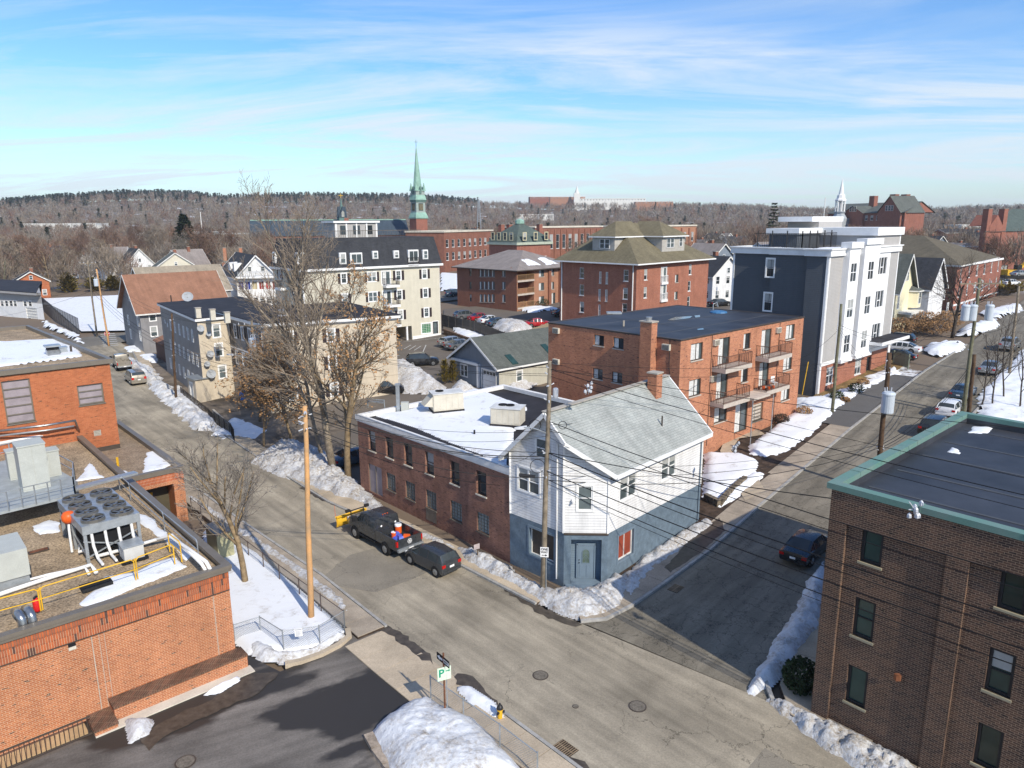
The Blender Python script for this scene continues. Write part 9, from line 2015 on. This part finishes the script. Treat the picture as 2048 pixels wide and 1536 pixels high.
def grail(label,pts,z0,h,m,name='guard_rail',n=2):
 P=[Vector((*atz(*p,z0),z0))for p in pts];t=thing(name,P[0],label,'railing')
 for i in range(len(P)-1):
  a,c=P[i]-P[0],P[i+1]-P[0];u=(c-a).normalized()*.12;MB().tube([a+Vector((0,0,0)),a+Vector((0,0,h-.12)),a+u+Vector((0,0,h)),c-u+Vector((0,0,h)),c+Vector((0,0,h-.12)),c],.03,7).obj('rail',m,t,uv=False);MB().cyl(a+Vector((0,0,h*.5)),c+Vector((0,0,h*.5)),.025,n=6).obj('rail',m,t,uv=False)
 return t
grail('yellow guard rail in sections along the plant roof parapet',[(-60,1262),(82,1222),(86,1220),(272,1160),(276,1158),(350,1128)],ZM,1.05,M_yel);grail('short yellow guard rail beside the parapet corner',[(340,1104),(364,1124)],ZM,1.05,M_yel);grail('long grey handrail inside the street parapet of the plant roof',[(262,1000),(330,1062),(398,1120)],ZM,1.05,M_galv);grail('grey handrail section near the service bridge',[(240,980),(262,1000)],ZM,1.05,M_galv)
q=atz(75,1222,ZM);t=thing('fire_extinguisher',(q.x,q.y,ZM),'red extinguisher standing behind the yellow guard rail','extinguisher');MB().lathe((0,0,0),[(.13,0),(.14,.1),(.14,.5),(.05,.62)],12).obj('bottle',M_red,t,smooth=True);MB().box(-.04,-.1,.6,.04,.1,.68).obj('valve',M_black,t)
q=atz(265,1115,ZM);boxunit('roof_vent_box','pale silver metal box on the plant roof right of the white pipes','roof box',q,42,.9,.9,.75,ZM,mat('pale ribbed metal',(.52,.52,.50),.5,var=.1),(('lid',(-.5,-.5,.75,.5,.5,.8),M_galv),('base',(-.6,-.6,0,.6,.6,.08),M_dark)))
q=atz(193,1172,ZM);boxunit('roof_pad','flat black pad lying on gravel before the yellow rail','roof pad',q,42,1.25,.65,.14,ZM,M_rub,(('rib',(-.6,-.03,.14,.6,.03,.2),M_rub),))
q=atz(77,1100,ZM);boxunit('roof_grate','rusty rectangular grate in the plant roof gravel','grate',q,42,.9,.35,.06,ZM-.08,M_bronze,(('grille',(-.4,-.12,.06,.4,.12,.08),mat('rusty post',(1,1,1))),))
q=atz(5,1120,5.9);t=boxunit('chiller_unit','grey chiller at the left margin of the plant roof','chiller',q,42,1.7,2.4,1.3,ZM+.5,M_unit,(('stand',(-.8,-1.1,-.5,.8,1.1,0),M_galv),))
def rtu(label,px,py,w,d,h,yaw,z=zr,fans=0,hood=True):
 q=atz(px,py,z+.35);t=thing('rooftop_unit',(q.x,q.y,z),label,'air handler',rz=R(yaw));MB().box(-w/2-.05,-d/2-.05,0,w/2+.05,d/2+.05,.3).obj('curb',M_tar,t);MB().box(-w/2,-d/2,.3,w/2,d/2,.3+h).obj('housing',M_unitb,t);MB().box(-w/2-.06,-d/2-.06,.3+h,w/2+.06,d/2+.06,.36+h).obj('lid',mat('pale unit lid',(.62,.62,.60),.5),t)
 for k in range(5):x=-w/2+w*(k+.5)/5;MB().box(x-w*.085,-d/2-.02,.4,x+w*.085,-d/2,.2+h).obj('panel',M_unitb,t)
 for k in range(4):y=-d/2+d*(k+.5)/4;MB().box(-w/2-.02,y-d*.1,.4,-w/2,y+d*.1,.2+h).obj('panel',M_unitb if hood else M_galv,t)
 if hood:b=MB();b.a([(-w/2,-d/2+.1,.3+h*.9),(-w/2,d/2-.1,.3+h*.9),(-w/2-.75,d/2-.1,.3+h*.35),(-w/2-.75,-d/2+.1,.3+h*.35),(-w/2,-d/2+.1,.3+h*.25),(-w/2,d/2-.1,.3+h*.25)],[(0,1,2,3),(3,2,5,4),(0,3,4),(1,5,2)]);b.obj('intake_hood',M_unitb,t)
 for k in range(fans):MB().lathe((w*(-.2+.25*k),d*.15,.36+h),[(.34,0),(.34,.06),(.28,.06),(.28,.01)],14).obj('fan_ring',M_dark,t)
 return t
rtu('beige rooftop unit with hooded intake near the middle of the snowy warehouse roof',893,815,2.5,1.5,1.35,20,fans=1);rtu('second rooftop unit with two fans beside the corner house gable',1016,843,2.3,1.5,1.2,-16,fans=2,hood=False)
q=atz(797,823,zr);t=thing('flue_stack',(q.x,q.y,zr),'square metal flue stack at the left end of the snowy warehouse roof','flue');MB().box(-.14,-.14,-.1,.14,.14,2.2).obj('stack',M_galv,t);MB().box(-.2,-.2,2.2,.2,.2,2.32).obj('cap',M_galv,t);MB().box(.25,-.2,0,.85,.2,.8).obj('box',M_unit,t)
t=thing('duct_stand',(*atz(760,818,zr),zr),'small grey duct frame on the bare end of the warehouse roof','duct');MB().tube([(-1.1,.5,0),(-1.1,.5,.75),(.4,-.1,.75),(.4,-.1,0)],.07,6).obj('duct',M_galv,t);MB().beam((-1.1,.5,.55),(.4,-.1,.55),.12,.12).obj('brace',M_galv,t)
for lab,px,py in(('short black vent pipe in the snow of the warehouse roof',949,872),('black vent pipe by the corner house wall on the warehouse roof',1006,918)):
 q=atz(px,py,zr);tag(MB().cyl((q.x,q.y,zr-.05),(q.x,q.y,zr+.45),.07,n=8).obj('vent_pipe',M_black),lab,'vent pipe')
B3=BAL[3];wp_=lambda x,y,z=0:B3.parent.location+(Matrix.Rotation(B3.rotation_euler.z,4,'Z')@Vector((x,y,z)))+B3.location
for i,(x,y,h,m)in enumerate(((.35,-.4,.3,0),(.5,-.75,.35,1),(.4,-1.1,.25,0),(.8,-1.1,.32,1),(1.2,-1.12,.28,0),(1.6,-1.1,.3,1))):
 t=thing('plant_pot',wp_(x,y),('brown','orange')[m]+' plant pot on the lower right balcony, number %s from the left'%('one','two','three','four','five','six')[i],'plant pot','pots on the balcony');MB().lathe((0,0,0),[(.11,0),(.15,h),(.13,h)],9).obj('pot',M_oran if m else M_brownd,t)
t=thing('balcony_chair',wp_(2.5,-.7),'white chair on the lower right balcony','chair',rz=.5);MB().box(-.25,-.25,.38,.25,.25,.43).obj('seat',M_signw,t);MB().box(-.25,.2,.43,.25,.25,.95).obj('backrest',M_signw,t)
for x in(-.22,.22):
 for y in(-.22,.22):MB().box(x-.02,y-.02,0,x+.02,y+.02,.38).obj('leg',M_signw,t)
b=MB();q=gb.root.location+gb.pt(7,gb.edge(7)[3]-1.1,1.6,-.5);b.tube([q+Vector((0,0,2.)),q+Vector((-.5,-.3,-1.6))],.05,6);tag(b.obj('guy_guard',M_yel),'slanted yellow guy wire guard at the corner of the slate-blue wall','guard')
hz=MB().box(-2300,-400,-75,2300,3300,92).mesh('haze',None if 0 else bpy.data.materials.new('air'),uv=False);am=hz.materials[0];am.use_nodes=True;at_=am.node_tree;at_.nodes.clear()
ao=N(at_,'ShaderNodeOutputMaterial');av=N(at_,'ShaderNodeVolumePrincipled',i={'Density':.00015,'Anisotropy':.2});av.inputs['Color'].default_value=(.90,.95,1,1);at_.links.new(av.outputs[0],ao.inputs['Volume'])
o=link('haze',hz);o['kind']='stuff'
